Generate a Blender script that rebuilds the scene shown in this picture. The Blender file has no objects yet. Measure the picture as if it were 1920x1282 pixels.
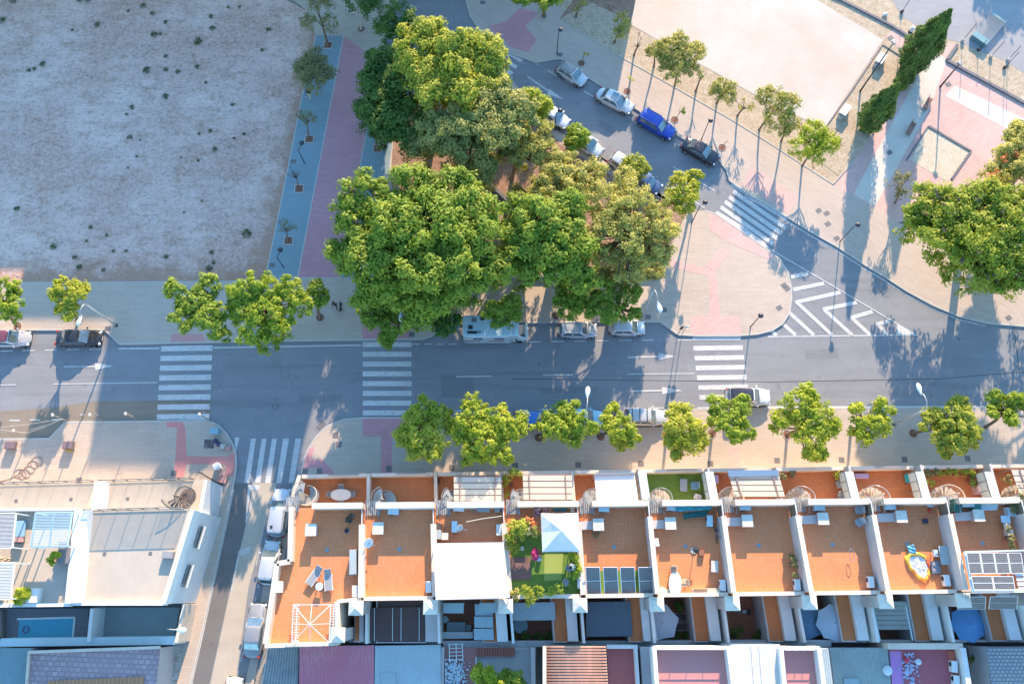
import bpy, bmesh, math, random
import numpy as np
from mathutils import Vector, Matrix
R = math.radians
SC = bpy.context.scene
COL = SC.collection

# ---------------------------------------------------------------- camera
CAM_H, CAM_F, CAM_NY = 80.0, 1515.0, 1120.0          # metres, focal in photo pixels, nadir row
TILT = math.atan((CAM_NY - 641) / CAM_F)
cd = bpy.data.cameras.new('camera'); cam = bpy.data.objects.new('camera', cd); COL.objects.link(cam)
cam.location = (0, 0, CAM_H); cam.rotation_euler = (TILT, 0, 0)
cd.lens = 36 * CAM_F / 1920; cd.sensor_width = 36; cd.clip_end = 2000; cd.clip_start = 1
SC.camera = cam

# ---------------------------------------------------------------- sky, sun, exposure
SUN_AZ, SUN_EL = R(11.7), R(20.0)
w = bpy.data.worlds.new('World'); SC.world = w; w.use_nodes = True
nt = w.node_tree; nt.nodes.clear()
sky = nt.nodes.new('ShaderNodeTexSky'); sky.sky_type = 'NISHITA'; sky.sun_disc = False
sky.sun_elevation = SUN_EL; sky.sun_rotation = SUN_AZ; sky.air_density = 1.3; sky.dust_density = 0.3; sky.ozone_density = 3.0
hs = nt.nodes.new('ShaderNodeMix'); hs.data_type = 'RGBA'; hs.blend_type = 'MULTIPLY'; hs.inputs[0].default_value = 1
hs.inputs[7].default_value = (0.80, 1.03, 1.13, 1)
bg = nt.nodes.new('ShaderNodeBackground'); bg.inputs[1].default_value = 0.15
wo = nt.nodes.new('ShaderNodeOutputWorld')
nt.links.new(sky.outputs[0], hs.inputs[6]); nt.links.new(hs.outputs[2], bg.inputs[0]); nt.links.new(bg.outputs[0], wo.inputs[0])
sd = bpy.data.lights.new('sun', 'SUN'); sd.energy = 4.0; sd.angle = R(0.5); sd.color = (1.0, 0.76, 0.52)
sun = bpy.data.objects.new('sun', sd); COL.objects.link(sun)
SUNV = Vector((math.sin(SUN_AZ) * math.cos(SUN_EL), math.cos(SUN_AZ) * math.cos(SUN_EL), math.sin(SUN_EL)))
sun.rotation_euler = SUNV.to_track_quat('Z', 'Y').to_euler(); sun.location = SUNV * 150
SC.view_settings.view_transform = 'Standard'; SC.view_settings.look = 'None'
SC.view_settings.exposure = 1.62; SC.view_settings.gamma = 1

# ---------------------------------------------------------------- helpers
CT, ST = math.cos(TILT), math.sin(TILT)
def P(px, py, z=0.0):
    """real position at height z of a point surveyed in the aerial photo"""
    dx, dy = px - 960.0, 641.0 - py
    d = (dx, dy * CT + CAM_F * ST, dy * ST - CAM_F * CT)
    s = (z - CAM_H) / d[2]
    return Vector((d[0] * s, d[1] * s, z))
def SCL(px, py, z=0.0):                               # metres per photo pixel there
    return (P(px + 1, py, z) - P(px, py, z)).length
def lerp(a, b, t): return a + (b - a) * t

def tag(o, label=None, cat=None, group=None, kind=None):
    if label: o['label'] = label
    if cat: o['category'] = cat
    if group: o['group'] = group
    if kind: o['kind'] = kind
    return o
def thing(name, label, cat, loc=(0, 0, 0), rz=0.0, group=None):
    o = bpy.data.objects.new(name, None); COL.objects.link(o)
    o.location = loc; o.rotation_euler = (0, 0, rz); o.empty_display_size = .3
    return tag(o, label, cat, group)
def setmat(me, m):
    me.materials.append(m)

class MB:
    """collects shapes; build() links them as ONE mesh. World coordinates, or local to the parent when local=True"""
    def __init__(s): s.v = []; s.f = []
    def add(s, vs, fs):
        o = len(s.v); s.v += [tuple(v) for v in vs]; s.f += [tuple(i + o for i in f) for f in fs]; return s
    def box(s, c, size, rz=0.0, M=None):
        x, y, z = size[0] / 2, size[1] / 2, size[2] / 2
        vs = [Vector((a * x, b * y, d * z)) for d in (-1, 1) for b in (-1, 1) for a in (-1, 1)]
        m = Matrix.Rotation(rz, 3, 'Z'); 
        if M: m = m @ M
        vs = [m @ v + Vector(c) for v in vs]
        return s.add(vs, [(0, 2, 3, 1), (4, 5, 7, 6), (0, 1, 5, 4), (1, 3, 7, 5), (3, 2, 6, 7), (2, 0, 4, 6)])
    def prism(s, poly, z0, z1):
        poly = [(p[0], p[1]) for p in poly]
        a = sum(poly[i][0] * poly[(i + 1) % len(poly)][1] - poly[(i + 1) % len(poly)][0] * poly[i][1] for i in range(len(poly)))
        if a < 0: poly = poly[::-1]
        n = len(poly)
        vs = [(x, y, z0) for x, y in poly] + [(x, y, z1) for x, y in poly]
        return s.add(vs, [tuple(range(n))[::-1], tuple(range(n, 2 * n))] + [(i, (i + 1) % n, (i + 1) % n + n, i + n) for i in range(n)])
    def sheet(s, poly, z):
        poly = [(p[0], p[1]) for p in poly]
        a = sum(poly[i][0] * poly[(i + 1) % len(poly)][1] - poly[(i + 1) % len(poly)][0] * poly[i][1] for i in range(len(poly)))
        if a < 0: poly = poly[::-1]
        return s.add([(x, y, z) for x, y in poly], [tuple(range(len(poly)))])
    def quad(s, a, b, c, d): return s.add([a, b, c, d], [(0, 1, 2, 3)])
    def bar(s, a, b, w, h=None):
        """rectangular bar between two points"""
        a, b = Vector(a), Vector(b); h = h or w
        d = (b - a); L = d.length
        if L < 1e-6: return s
        q = d.to_track_quat('X', 'Z').to_matrix()
        vs = [q @ Vector((x, y * w / 2, z * h / 2)) + a for x in (0, L) for y, z in ((-1, -1), (1, -1), (1, 1), (-1, 1))]
        return s.add(vs, [(0, 3, 2, 1), (4, 5, 6, 7), (0, 1, 5, 4), (1, 2, 6, 5), (2, 3, 7, 6), (3, 0, 4, 7)])
    def wall(s, a, b, th, z0, z1):
        a = Vector((a[0], a[1], 0)); b = Vector((b[0], b[1], 0)); d = (b - a); n = Vector((-d.y, d.x, 0)).normalized() * th / 2
        return s.prism([a - n, b - n, b + n, a + n], z0, z1)
    def tube(s, pts, r, n=8, cap=True):
        pts = [Vector(p) for p in pts]; rs = r if isinstance(r, (list, tuple)) else [r] * len(pts)
        o = len(s.v); up = Vector((0, 0, 1))
        for i, p in enumerate(pts):
            t = (pts[min(i + 1, len(pts) - 1)] - pts[max(i - 1, 0)])
            t = t.normalized() if t.length > 1e-9 else up
            a = t.cross(Vector((1, 0, 0)) if abs(t.x) < .9 else Vector((0, 1, 0))).normalized(); b = t.cross(a)
            for k in range(n):
                an = 2 * math.pi * k / n
                s.v.append(tuple(p + (a * math.cos(an) + b * math.sin(an)) * rs[i]))
        for i in range(len(pts) - 1):
            for k in range(n):
                k2 = (k + 1) % n
                s.f.append((o + i * n + k, o + i * n + k2, o + (i + 1) * n + k2, o + (i + 1) * n + k))
        if cap:
            s.f.append(tuple(o + k for k in range(n))[::-1]); e = o + (len(pts) - 1) * n
            s.f.append(tuple(e + k for k in range(n)))
        return s
    def cyl(s, c, r, z0, z1, n=16, r2=None):
        c = Vector((c[0], c[1], 0)); return s.tube([c + Vector((0, 0, z0)), c + Vector((0, 0, z1))], [r, r if r2 is None else r2], n)
    def lathe(s, c, prof, n=16):
        o = len(s.v); c = Vector(c)
        for r, z in prof:
            for k in range(n):
                a = 2 * math.pi * k / n; s.v.append((c.x + r * math.cos(a), c.y + r * math.sin(a), c.z + z))
        for i in range(len(prof) - 1):
            for k in range(n):
                k2 = (k + 1) % n; s.f.append((o + i * n + k, o + i * n + k2, o + (i + 1) * n + k2, o + (i + 1) * n + k))
        return s
    def ball(s, c, r, n=10, sz=1.0):
        return s.lathe(c, [(max(1e-3, r * math.sin(math.pi * i / n)), -r * sz * math.cos(math.pi * i / n)) for i in range(n + 1)], n + 4)
    def build(s, name, mat, parent=None, smooth=False, local=False, bevel=0.0):
        me = bpy.data.meshes.new(name)
        vs = s.v
        if parent is not None and not local:
            inv = chain_matrix(parent).inverted(); vs = [tuple(inv @ Vector(v)) for v in vs]
        me.from_pydata(vs, [], s.f); me.materials.append(mat)
        bm = bmesh.new(); bm.from_mesh(me); bmesh.ops.recalc_face_normals(bm, faces=bm.faces) if len(s.f) > 1 else None
        bm.to_mesh(me); bm.free()
        if smooth:
            me.polygons.foreach_set('use_smooth', [True] * len(me.polygons))
        me.update()
        o = bpy.data.objects.new(name, me); COL.objects.link(o)
        if parent is not None: o.parent = parent
        if bevel:
            m = o.modifiers.new('bevel', 'BEVEL'); m.width = bevel; m.segments = 2; m.limit_method = 'ANGLE'
        return o
def chain_matrix(o):
    m = Matrix.Identity(4)
    while o is not None:
        m = Matrix.Translation(o.location) @ o.rotation_euler.to_matrix().to_4x4() @ m if True else m
        o = o.parent
    return m
def struct(name, mb, mat):
    o = mb.build(name, mat); o['kind'] = 'structure'; return o
def kids(o): return [c for c in bpy.data.objects if c.parent == o]
def copy_tree(o, parent=None, kidmap=None):
    c = o.copy(); COL.objects.link(c)
    if parent is not None: c.parent = parent
    for ch in list(o.children): copy_tree(ch, c)
    return c

# ---------------------------------------------------------------- materials
def NT(name):
    m = bpy.data.materials.new(name); m.use_nodes = True; t = m.node_tree
    return m, t, t.nodes['Principled BSDF']
def N(t, k, **kw):
    n = t.nodes.new('ShaderNode' + k)
    for a, b in kw.items(): setattr(n, a, b)
    return n
def mixc(t, fac, a, b, mode='MIX'):
    n = N(t, 'Mix', data_type='RGBA', blend_type=mode)
    for i, x in ((0, fac), (6, a), (7, b)):
        if isinstance(x, (int, float)): n.inputs[i].default_value = x
        elif isinstance(x, (tuple, list)): n.inputs[i].default_value = (*x[:3], 1)
        else: t.links.new(x, n.inputs[i])
    return n.outputs[2]
def ramp(t, x, stops):
    n = N(t, 'ValToRGB'); t.links.new(x, n.inputs[0]); r = n.color_ramp
    r.elements[0].position, r.elements[1].position = stops[0][0], stops[-1][0]
    for p, _ in stops[1:-1]: r.elements.new(p)
    for e, (p, c) in zip(r.elements, stops):
        e.color = (c, c, c, 1) if isinstance(c, (int, float)) else (*c[:3], 1)
    return n.outputs[0]
def noise(t, vec, scale, detail=4, rough=.6, stretch=None):
    n = N(t, 'TexNoise'); n.inputs['Scale'].default_value = scale; n.inputs['Detail'].default_value = detail; n.inputs['Roughness'].default_value = rough
    if stretch:
        mp = N(t, 'Mapping'); mp.inputs['Scale'].default_value = stretch[:3]
        if len(stretch) > 3: mp.inputs['Rotation'].default_value = (0, 0, stretch[3])
        t.links.new(vec, mp.inputs[0]); vec = mp.outputs[0]
    t.links.new(vec, n.inputs['Vector']); return n.outputs[0]
def pos(t): return N(t, 'NewGeometry').outputs['Position']
def bump(t, bs, h, strength=.3, dist=.02):
    b = N(t, 'Bump'); b.inputs['Strength'].default_value = strength; b.inputs['Distance'].default_value = dist
    t.links.new(h, b.inputs['Height']); t.links.new(b.outputs[0], bs.inputs['Normal'])
def mul(c, k): return tuple(min(1, x * k) for x in c[:3])
_mc = {}
def mat(name, col, rough=.7, var=.18, scale=1.5, metal=0.0, coat=0.0, spec=.5, fine=True, dirt=0.0):
    if name in _mc: return _mc[name]
    m, t, b = NT(name); p = pos(t)
    n1 = noise(t, p, scale, 6, .65)
    c = mixc(t, ramp(t, n1, [(.3, 0.0), (.7, 1.0)]), mul(col, 1 - var), mul(col, 1 + var * .6))
    if fine:
        n2 = noise(t, p, scale * 11, 3, .7); c = mixc(t, .5, c, mixc(t, ramp(t, n2, [(.35, 0.), (.65, 1.)]), mul(col, 1 - var), mul(col, 1 + var * .5)))
    if dirt:
        n3 = noise(t, p, .7, 8, .75); c = mixc(t, ramp(t, n3, [(.5, 0.), (.75, dirt)]), c, (.12, .09, .07))
    t.links.new(c, b.inputs['Base Color'])
    b.inputs['Roughness'].default_value = rough; b.inputs['Metallic'].default_value = metal
    b.inputs['Coat Weight'].default_value = coat; b.inputs['Specular IOR Level'].default_value = spec
    _mc[name] = m; return m
def tiles(name, col, grout, w=.3, h=.3, mort=.02, var=.12, rot=0.0, off=0.0, rough=.75, stain=.25, blot=.35):
    """paving / floor tiles with staining, world mapped"""
    if name in _mc: return _mc[name]
    m, t, b = NT(name); p = pos(t)
    mp = N(t, 'Mapping'); mp.inputs['Rotation'].default_value = (0, 0, rot); t.links.new(p, mp.inputs[0])
    br = N(t, 'TexBrick'); br.offset = off; br.inputs['Scale'].default_value = 1; br.inputs['Mortar Size'].default_value = mort
    br.inputs['Brick Width'].default_value = w; br.inputs['Row Height'].default_value = h; br.inputs['Bias'].default_value = 0
    br.inputs['Color1'].default_value = (*mul(col, 1 - var), 1); br.inputs['Color2'].default_value = (*mul(col, 1 + var), 1)
    br.inputs['Mortar'].default_value = (*grout, 1); t.links.new(mp.outputs[0], br.inputs[0])
    n1 = noise(t, p, .35, 7, .7); n2 = noise(t, p, 6, 4, .7)
    c = mixc(t, ramp(t, n1, [(.35, blot), (.65, 0.)]), br.outputs[0], mul(col, .62), 'MIX')
    c = mixc(t, ramp(t, n2, [(.45, 0.), (.8, stain)]), c, mul(col, .5))
    n4 = noise(t, p, .13, 5, .6); c = mixc(t, ramp(t, n4, [(.4, 0.), (.7, .3)]), c, mul(col, 1.25))
    t.links.new(c, b.inputs['Base Color']); b.inputs['Roughness'].default_value = rough; b.inputs['Specular IOR Level'].default_value = .25
    _mc[name] = m; return m
def leafmat(name, c1, c2, trans=.3):
    if name in _mc: return _mc[name]
    m, t, b = NT(name); p = pos(t)
    n1 = noise(t, p, .8, 3, .6); n2 = noise(t, p, 7, 2, .6)
    c = mixc(t, ramp(t, n1, [(.35, 0.), (.65, 1.)]), c1, c2); c = mixc(t, ramp(t, n2, [(.3, .35), (.7, 0.)]), c, mul(c1, .6))
    t.links.new(c, b.inputs['Base Color']); b.inputs['Roughness'].default_value = .6; b.inputs['Specular IOR Level'].default_value = .25
    tr = N(t, 'BsdfTranslucent'); mx = N(t, 'MixShader'); mx.inputs[0].default_value = trans
    t.links.new(mixc(t, 1, c, (1.35, 1.3, .7), 'MULTIPLY'), tr.inputs[0])
    t.links.new(b.outputs[0], mx.inputs[1]); t.links.new(tr.outputs[0], mx.inputs[2])
    t.links.new(mx.outputs[0], t.nodes['Material Output'].inputs[0]); _mc[name] = m; return m
def paint(name, col, metal=.25):
    if name in _mc: return _mc[name]
    m, t, b = NT(name); p = N(t, 'TexCoord').outputs['Object']
    n1 = noise(t, p, 3, 5, .7)
    t.links.new(mixc(t, ramp(t, n1, [(.4, 0.), (.75, .3)]), col, mixc(t, .5, col, (.25, .22, .19))), b.inputs['Base Color'])
    t.links.new(ramp(t, n1, [(.3, .25), (.8, .5)]), b.inputs['Roughness'])
    b.inputs['Metallic'].default_value = metal; b.inputs['Coat Weight'].default_value = .7; b.inputs['Coat Roughness'].default_value = .08
    _mc[name] = m; return m

def asphalt(name, col, crack=True):
    m, t, b = NT(name); p = pos(t)
    c = mixc(t, ramp(t, noise(t, p, 14, 4, .8), [(.3, 0.), (.7, 1.)]), mul(col, .8), mul(col, 1.2))
    c = mixc(t, ramp(t, noise(t, p, .12, 6, .6, (1, 5, 1, R(-1))), [(.35, 0.), (.65, .5)]), c, mul(col, .78))
    c = mixc(t, ramp(t, noise(t, p, .5, 7, .7), [(.5, 0.), (.75, .5)]), c, mul(col, 1.2))
    if crack:
        c = mixc(t, ramp(t, noise(t, p, .9, 3, .5), [(.64, 0.), (.74, .4)]), c, mul(col, .55))
        c = mixc(t, ramp(t, noise(t, p, .45, 3, .5, (.12, 2.2, 1, R(-1))), [(.55, 0.), (.68, .3)]), c, mul(col, .6))
        v = N(t, 'TexVoronoi', feature='DISTANCE_TO_EDGE'); v.inputs['Scale'].default_value = .16
        wv = N(t, 'VectorMath', operation='ADD'); t.links.new(p, wv.inputs[0])
        nn = N(t, 'TexNoise'); nn.inputs['Scale'].default_value = .8; nn.inputs['Detail'].default_value = 6; t.links.new(p, nn.inputs[0])
        t.links.new(nn.outputs[1], wv.inputs[1]); t.links.new(wv.outputs[0], v.inputs[0])
        c = mixc(t, ramp(t, v.outputs[0], [(.001, .3), (.005, 0.)]), c, mul(col, .5))
    t.links.new(c, b.inputs['Base Color']); b.inputs['Roughness'].default_value = .85; b.inputs['Specular IOR Level'].default_value = .25
    bump(t, b, noise(t, p, 30, 2), .3, .01); return m
M_ROAD = asphalt('asphalt', (.26, .26, .27))
M_LANE = asphalt('dark_asphalt', (.19, .175, .165))
M_COURT_GREY = asphalt('pale_tarmac', (.33, .32, .33), False)
def dirtmat():
    m, t, b = NT('lot_dirt'); p = pos(t)
    c = mixc(t, ramp(t, noise(t, p, .12, 8, .65), [(.42, 0.), (.60, 1.)]), (.58, .34, .26), (.78, .54, .45))
    c = mixc(t, ramp(t, noise(t, p, .35, 9, .75, (1, 2.2, 1, R(8))), [(.47, 0.), (.62, .75)]), c, (.40, .22, .14))
    c = mixc(t, ramp(t, noise(t, p, 2.6, 6, .8), [(.4, 0.), (.62, .65)]), c, (.82, .60, .52))
    c = mixc(t, ramp(t, noise(t, p, 2.2, 6, .85, (1, 1.8, 1)), [(.53, 0.), (.64, .8)]), c, (.30, .20, .15))
    c = mixc(t, ramp(t, noise(t, p, 5, 2, .5), [(.68, 0.), (.74, .75)]), c, (.09, .08, .06))
    # browner soil towards the pavement and towards the grey path
    def band(pa, pb, width):
        a_, b_ = P(*pa), P(*pb); d_ = (b_ - a_).normalized(); nn_ = Vector((-d_.y, d_.x, 0)); dp = N(t, 'VectorMath', operation='DOT_PRODUCT'); t.links.new(p, dp.inputs[0]); dp.inputs[1].default_value = nn_
        m1 = N(t, 'MapRange'); t.links.new(dp.outputs['Value'], m1.inputs[0]); m1.inputs[1].default_value = a_.dot(nn_); m1.inputs[2].default_value = a_.dot(nn_) + width; m1.inputs[3].default_value = .42; m1.inputs[4].default_value = -.25
        ad = N(t, 'Math', operation='ADD'); t.links.new(m1.outputs[0], ad.inputs[0]); t.links.new(noise(t, p, .45, 8, .7), ad.inputs[1]); return ramp(t, ad.outputs[0], [(.6, 0.), (.85, .8)])
    c = mixc(t, band((0, 529), (499, 526), 5.5), c, (.42, .24, .16)); c = mixc(t, band((501, 505), (592, 66), 4.5), c, (.44, .25, .17))
    c = mixc(t, ramp(t, noise(t, p, .6, 4, .6), [(.62, 0.), (.72, .45)]), c, (.76, .68, .62))
    t.links.new(c, b.inputs['Base Color']); b.inputs['Roughness'].default_value = .95; b.inputs['Specular IOR Level'].default_value = .1
    bump(t, b, noise(t, p, 4, 8, .8), .8, .12); return m
M_DIRT = dirtmat()
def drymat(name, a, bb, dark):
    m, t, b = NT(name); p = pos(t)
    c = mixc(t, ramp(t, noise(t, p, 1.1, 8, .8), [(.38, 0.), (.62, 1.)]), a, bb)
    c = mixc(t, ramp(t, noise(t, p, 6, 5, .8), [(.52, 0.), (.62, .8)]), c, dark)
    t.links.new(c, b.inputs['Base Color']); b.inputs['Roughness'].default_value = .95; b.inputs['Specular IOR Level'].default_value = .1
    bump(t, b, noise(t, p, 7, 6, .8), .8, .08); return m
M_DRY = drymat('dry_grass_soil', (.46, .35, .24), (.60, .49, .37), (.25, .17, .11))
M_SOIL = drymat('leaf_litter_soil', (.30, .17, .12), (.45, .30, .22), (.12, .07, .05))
M_SAND = drymat('pale_sand', (.60, .50, .38), (.68, .58, .46), (.42, .32, .22))
M_BASE = drymat('outer_ground_soil', (.35, .30, .25), (.42, .37, .32), (.25, .2, .16))
def concmat():
    m, t, b = NT('court_concrete'); p = pos(t)
    c = mixc(t, ramp(t, noise(t, p, .09, 6, .7), [(.35, 0.), (.65, 1.)]), (.50, .40, .32), (.56, .50, .45))
    c = mixc(t, ramp(t, noise(t, p, .3, 7, .7), [(.5, 0.), (.7, .5)]), c, (.45, .35, .27))
    c = mixc(t, ramp(t, noise(t, p, 3, 6, .8), [(.5, 0.), (.75, .3)]), c, (.45, .36, .29))
    t.links.new(c, b.inputs['Base Color']); b.inputs['Roughness'].default_value = .8; return m
M_CONC = concmat()
M_PAVE = tiles('paving_slabs', (.51, .41, .33), (.43, .35, .28), 1.2, .28, .02, .06, R(1), .5, blot=.2, stain=.2)
M_PAVE_D = tiles('paving_slabs_diagonal', (.51, .41, .34), (.43, .35, .29), .9, .28, .02, .06, R(33), .5, blot=.2, stain=.2)
M_BLUEP = tiles('grey_path_slabs', (.25, .33, .35), (.20, .27, .30), .9, .22, .015, .05, R(1), .5, blot=.25, stain=.15)
M_PURP = tiles('red_path_slabs', (.56, .28, .29), (.46, .23, .25), 1.0, .20, .015, .07, R(1), .5, blot=.25, stain=.2)
M_PINK = tiles('pink_slabs', (.60, .29, .27), (.5, .25, .22), .8, .2, .015, .07, R(1), .5, blot=.2, stain=.2)
M_PINKP = tiles('park_pink_pavers', (.62, .40, .35), (.50, .30, .26), .9, .25, .02, .07, R(-33), .5, blot=.2, stain=.2)
M_LIGHTP = tiles('park_pale_pavers', (.60, .54, .47), (.52, .46, .40), 2.0, .25, .015, .04, R(-33), .5, blot=.2, stain=.15)
M_KERB = mat('kerb_stone', (.5, .47, .42), .8, .15, 2)
def worn(name, col, thr=.62):
    m, t, b = NT(name); p = pos(t)
    c = mixc(t, ramp(t, noise(t, p, 2.2, 8, .8, (1, 2.5, 1)), [(thr - .03, 0.), (thr + .1, .8)]), col, (.2, .19, .18))
    c = mixc(t, ramp(t, noise(t, p, .4, 4, .6), [(.4, 0.), (.7, .35)]), c, (.35, .33, .31))
    t.links.new(c, b.inputs['Base Color']); b.inputs['Roughness'].default_value = .7; return m
M_PAINT = worn('road_paint', (.60, .58, .55), .55)
M_WHITE = mat('white_render', (.72, .70, .67), .8, .08, .8, dirt=.2)
M_CREAM = mat('cream_render', (.70, .58, .47), .8, .1, .8, dirt=.3)
M_LILAC = mat('pale_party_wall_render', (.50, .46, .45), .8, .1, .8, dirt=.25)
M_STEEL = mat('grey_steel', (.35, .36, .37), .45, .15, 4, metal=.6)
M_WSTEEL = mat('white_painted_steel', (.75, .75, .75), .45, .08, 4)
M_DARK = mat('dark_plastic', (.03, .03, .035), .6, .2, 4)
M_BLACKM = mat('dark_metal', (.06, .06, .07), .5, .2, 4, metal=.4)
M_TERRA = tiles('terracotta_roof_tiles', (.72, .26, .11), (.56, .22, .12), .33, .33, .02, .06, R(1), 0, blot=.32, stain=.3)
M_TERRB = tiles('terracotta_terrace_tiles', (.58, .20, .075), (.46, .17, .08), .33, .33, .02, .06, R(1), 0, blot=.35, stain=.3)
M_BARK = mat('bark', (.20, .14, .10), .9, .3, 5)
M_GLASS = None
def glassm():
    m, t, b = NT('car_glass'); p = N(t, 'TexCoord').outputs['Object']
    t.links.new(mixc(t, ramp(t, noise(t, p, 1.5, 3), [(.3, 0.), (.7, 1.)]), (.10, .15, .18), (.20, .27, .30)), b.inputs['Base Color'])
    b.inputs['Metallic'].default_value = .45; b.inputs['Roughness'].default_value = .04; b.inputs['IOR'].default_value = 1.9; b.inputs['Coat Weight'].default_value = 1; b.inputs['Coat Roughness'].default_value = .02
    return m
M_GLASS = glassm()
rng = random.Random(7)
# ================================================================ ground and roads
ZR, ZP = 0.0, 0.13            # road surface, pavement surface
def PL(pts, z=0.0): return [P(x, y, z) for x, y in pts]
struct('ground', MB().sheet([(-600, -600), (600, -600), (600, 900), (-600, 900)], -.05), M_BASE)
struct('road', MB().sheet(PL([(-300, 560), (240, 600), (500, 560), (560, 420), (700, -60), (900, -60), (1080, 60), (1450, 330), (1700, 480), (2150, 560), (2150, 830), (700, 830), (600, 1000), (420, 1400), (230, 1400), (400, 1000), (420, 860), (-300, 860)], ZR), ZR), M_ROAD)
struct('side_street_lane', MB().sheet(PL([(440, 905), (472, 905), (466, 960), (430, 1110), (384, 1320), (345, 1320), (400, 1092), (436, 915)], ZR + .004), ZR + .004), M_LANE)
M_CREAMROAD = asphalt('pale_parking_concrete', (.50, .42, .33), False)
struct('parking_strip', MB().sheet(PL([(472, 905), (520, 905), (510, 935), (466, 1100), (436, 1320), (386, 1320), (431, 1110), (467, 960)], ZR + .008), ZR + .008), M_CREAMROAD)
struct('road_patch', MB().sheet(PL([(826, 703), (887, 703), (889, 745), (828, 746)], ZR + .004), ZR + .004), asphalt('fresh_asphalt', (.225, .225, .235)))
for _q in (((560, 742), (640, 740), (642, 752), (561, 754)), ((1010, 726), (1120, 725), (1120, 736), (1011, 737)), ((1510, 655), (1570, 654), (1572, 672), (1511, 673)), ((1128, 225), (1160, 245), (1152, 256), (1120, 236))): struct('road_patch', MB().sheet(PL(_q, ZR + .005), ZR + .005), bpy.data.materials['fresh_asphalt'])
struct('dirt_gutter', MB().sheet(PL([(-10, 772), (-10, 820), (92, 820), (121, 790), (300, 789), (395, 787), (396, 752), (300, 751), (180, 752), (100, 764)], ZR + .004), ZR + .004), asphalt('sandy_asphalt', (.27, .22, .17)))

def slab(name, pts, m, kerb=None, z0=-.04, z1=ZP):
    w = PL(pts, z1)
    o = struct(name, MB().prism(w, z0, z1), m)
    if kerb:
        mb = MB(); kp = PL(kerb, z1)
        for a, b in zip(kp, kp[1:]):
            mb.wall(a, b, .16, -.03, z1 + .012)
        struct('kerb', mb, M_KERB)
    return o
# curves
def arc(c, r0, a0, a1, n=10, r1=None):
    r1 = r1 or r0
    return [(c[0] + r0 * math.cos(R(a0 + (a1 - a0) * i / n)), c[1] + r1 * math.sin(R(a0 + (a1 - a0) * i / n))) for i in range(n + 1)]
# vacant lot
slab('dirt_lot', [(-400, -200), (300, -200), (420, -70), (500, -25), (535, 0), (575, 20), (592, 66), (587, 92), (567, 177), (539, 320), (501, 505), (499, 526), (260, 528), (0, 529), (-400, 531)], M_DIRT, z1=.11)
# upper pavement along the main road (with car bays)
slab('upper_pavement', [(-400, 531), (0, 529), (260, 528), (499, 526), (558, 521), (730, 516), (870, 516), (1236, 514), (1250, 470), (1290, 395), (1322, 395), (1344, 402), (1440, 468), (1462, 486), (1476, 508), (1483, 535), (1484, 562), (1480, 587), (1468, 606), (1448, 619), (1420, 626), (1380, 629), (1310, 629), (1272, 627), (1238, 603), (1100, 603), (832, 606), (812, 628), (795, 635), (560, 638), (300, 643), (224, 645), (196, 618), (0, 618), (-400, 621)], M_PAVE,
     kerb=[(1322, 395), (1344, 402), (1440, 468), (1462, 486), (1476, 508), (1483, 535), (1484, 562), (1480, 587), (1468, 606), (1448, 619), (1420, 626), (1380, 629), (1310, 629), (1272, 627), (1238, 603), (1100, 603), (832, 606), (812, 628), (795, 635), (560, 638), (300, 643), (224, 645), (196, 618), (0, 618), (-400, 621)])
def over(name, pts, m, z=ZP + .004): return struct(name, MB().sheet(PL(pts, z), z), m)
over('grey_path', [(592, 66), (644, 68), (596, 320), (558, 521), (499, 526), (501, 505), (539, 320), (567, 177), (587, 92)], M_BLUEP, .135)
struct('red_path_base', MB().prism(PL([(535, -10), (575, 20), (592, 66), (587, 92), (501, 505), (499, 527), (730, 524), (745, 250), (720, 80), (760, -40), (600, -60), (520, -40)], .13), -.03, .129), M_PAVE)
over('red_path', [(644, 68), (697, 106), (685, 257), (672, 330), (640, 521), (558, 521), (596, 320)], M_PURP, .135)
over('grey_path', [(697, 106), (760, 130), (738, 255), (728, 330), (715, 420), (690, 520), (640, 521), (672, 330), (685, 257)], M_BLUEP, .139)
mb = MB()
for pl in ([(592, 66), (587, 92), (567, 177), (539, 320), (501, 505)], [(644, 68), (596, 320), (558, 520)], [(685, 257), (672, 330)], [(738, 255), (730, 320)]):
    q = PL(pl, .14)
    for a, b in zip(q, q[1:]): mb.wall(a, b, .13, .10, .15)
struct('path_edging', mb, M_KERB)
q = PL([(-10, 530), (499, 527), (558, 521), (640, 521)], .14); mb = MB()
for a, b in zip(q, q[1:]): mb.wall(a, b, .12, .10, .148)
struct('path_edging', mb, M_KERB)
# coloured tactile areas of pavements
over('red_paving', [(322, 626), (380, 626), (386, 643), (320, 643)], M_PINK)
over('red_paving', [(678, 600), (768, 600), (768, 634), (680, 636)], M_PURP)
over('pink_paving', [(1294, 592), (1386, 592), (1391, 627), (1296, 627)], M_PINKP)
over('pink_paving', [(1326, 500), (1342, 500), (1350, 592), (1332, 592)], M_PINKP)
over('pink_paving', [(1245, 482), (1322, 503), (1326, 518), (1243, 497)], M_PINKP, ZP + .008)
over('pink_paving', [(1322, 500), (1342, 508), (1372, 470), (1350, 465)], M_PINKP, ZP + .012)
over('pink_paving', [(1326, 398), (1344, 404), (1432, 466), (1455, 484), (1440, 486), (1360, 452), (1330, 430)], M_PINKP, ZP + .008)
# tree island
slab('tree_island', [(738, 232), (790, 150), (900, 130), (1000, 200), (1050, 270), (1180, 350), (1290, 394), (1250, 470), (1236, 514), (870, 515), (730, 515), (735, 320)], M_SOIL, z0=.0, z1=.17)
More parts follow.
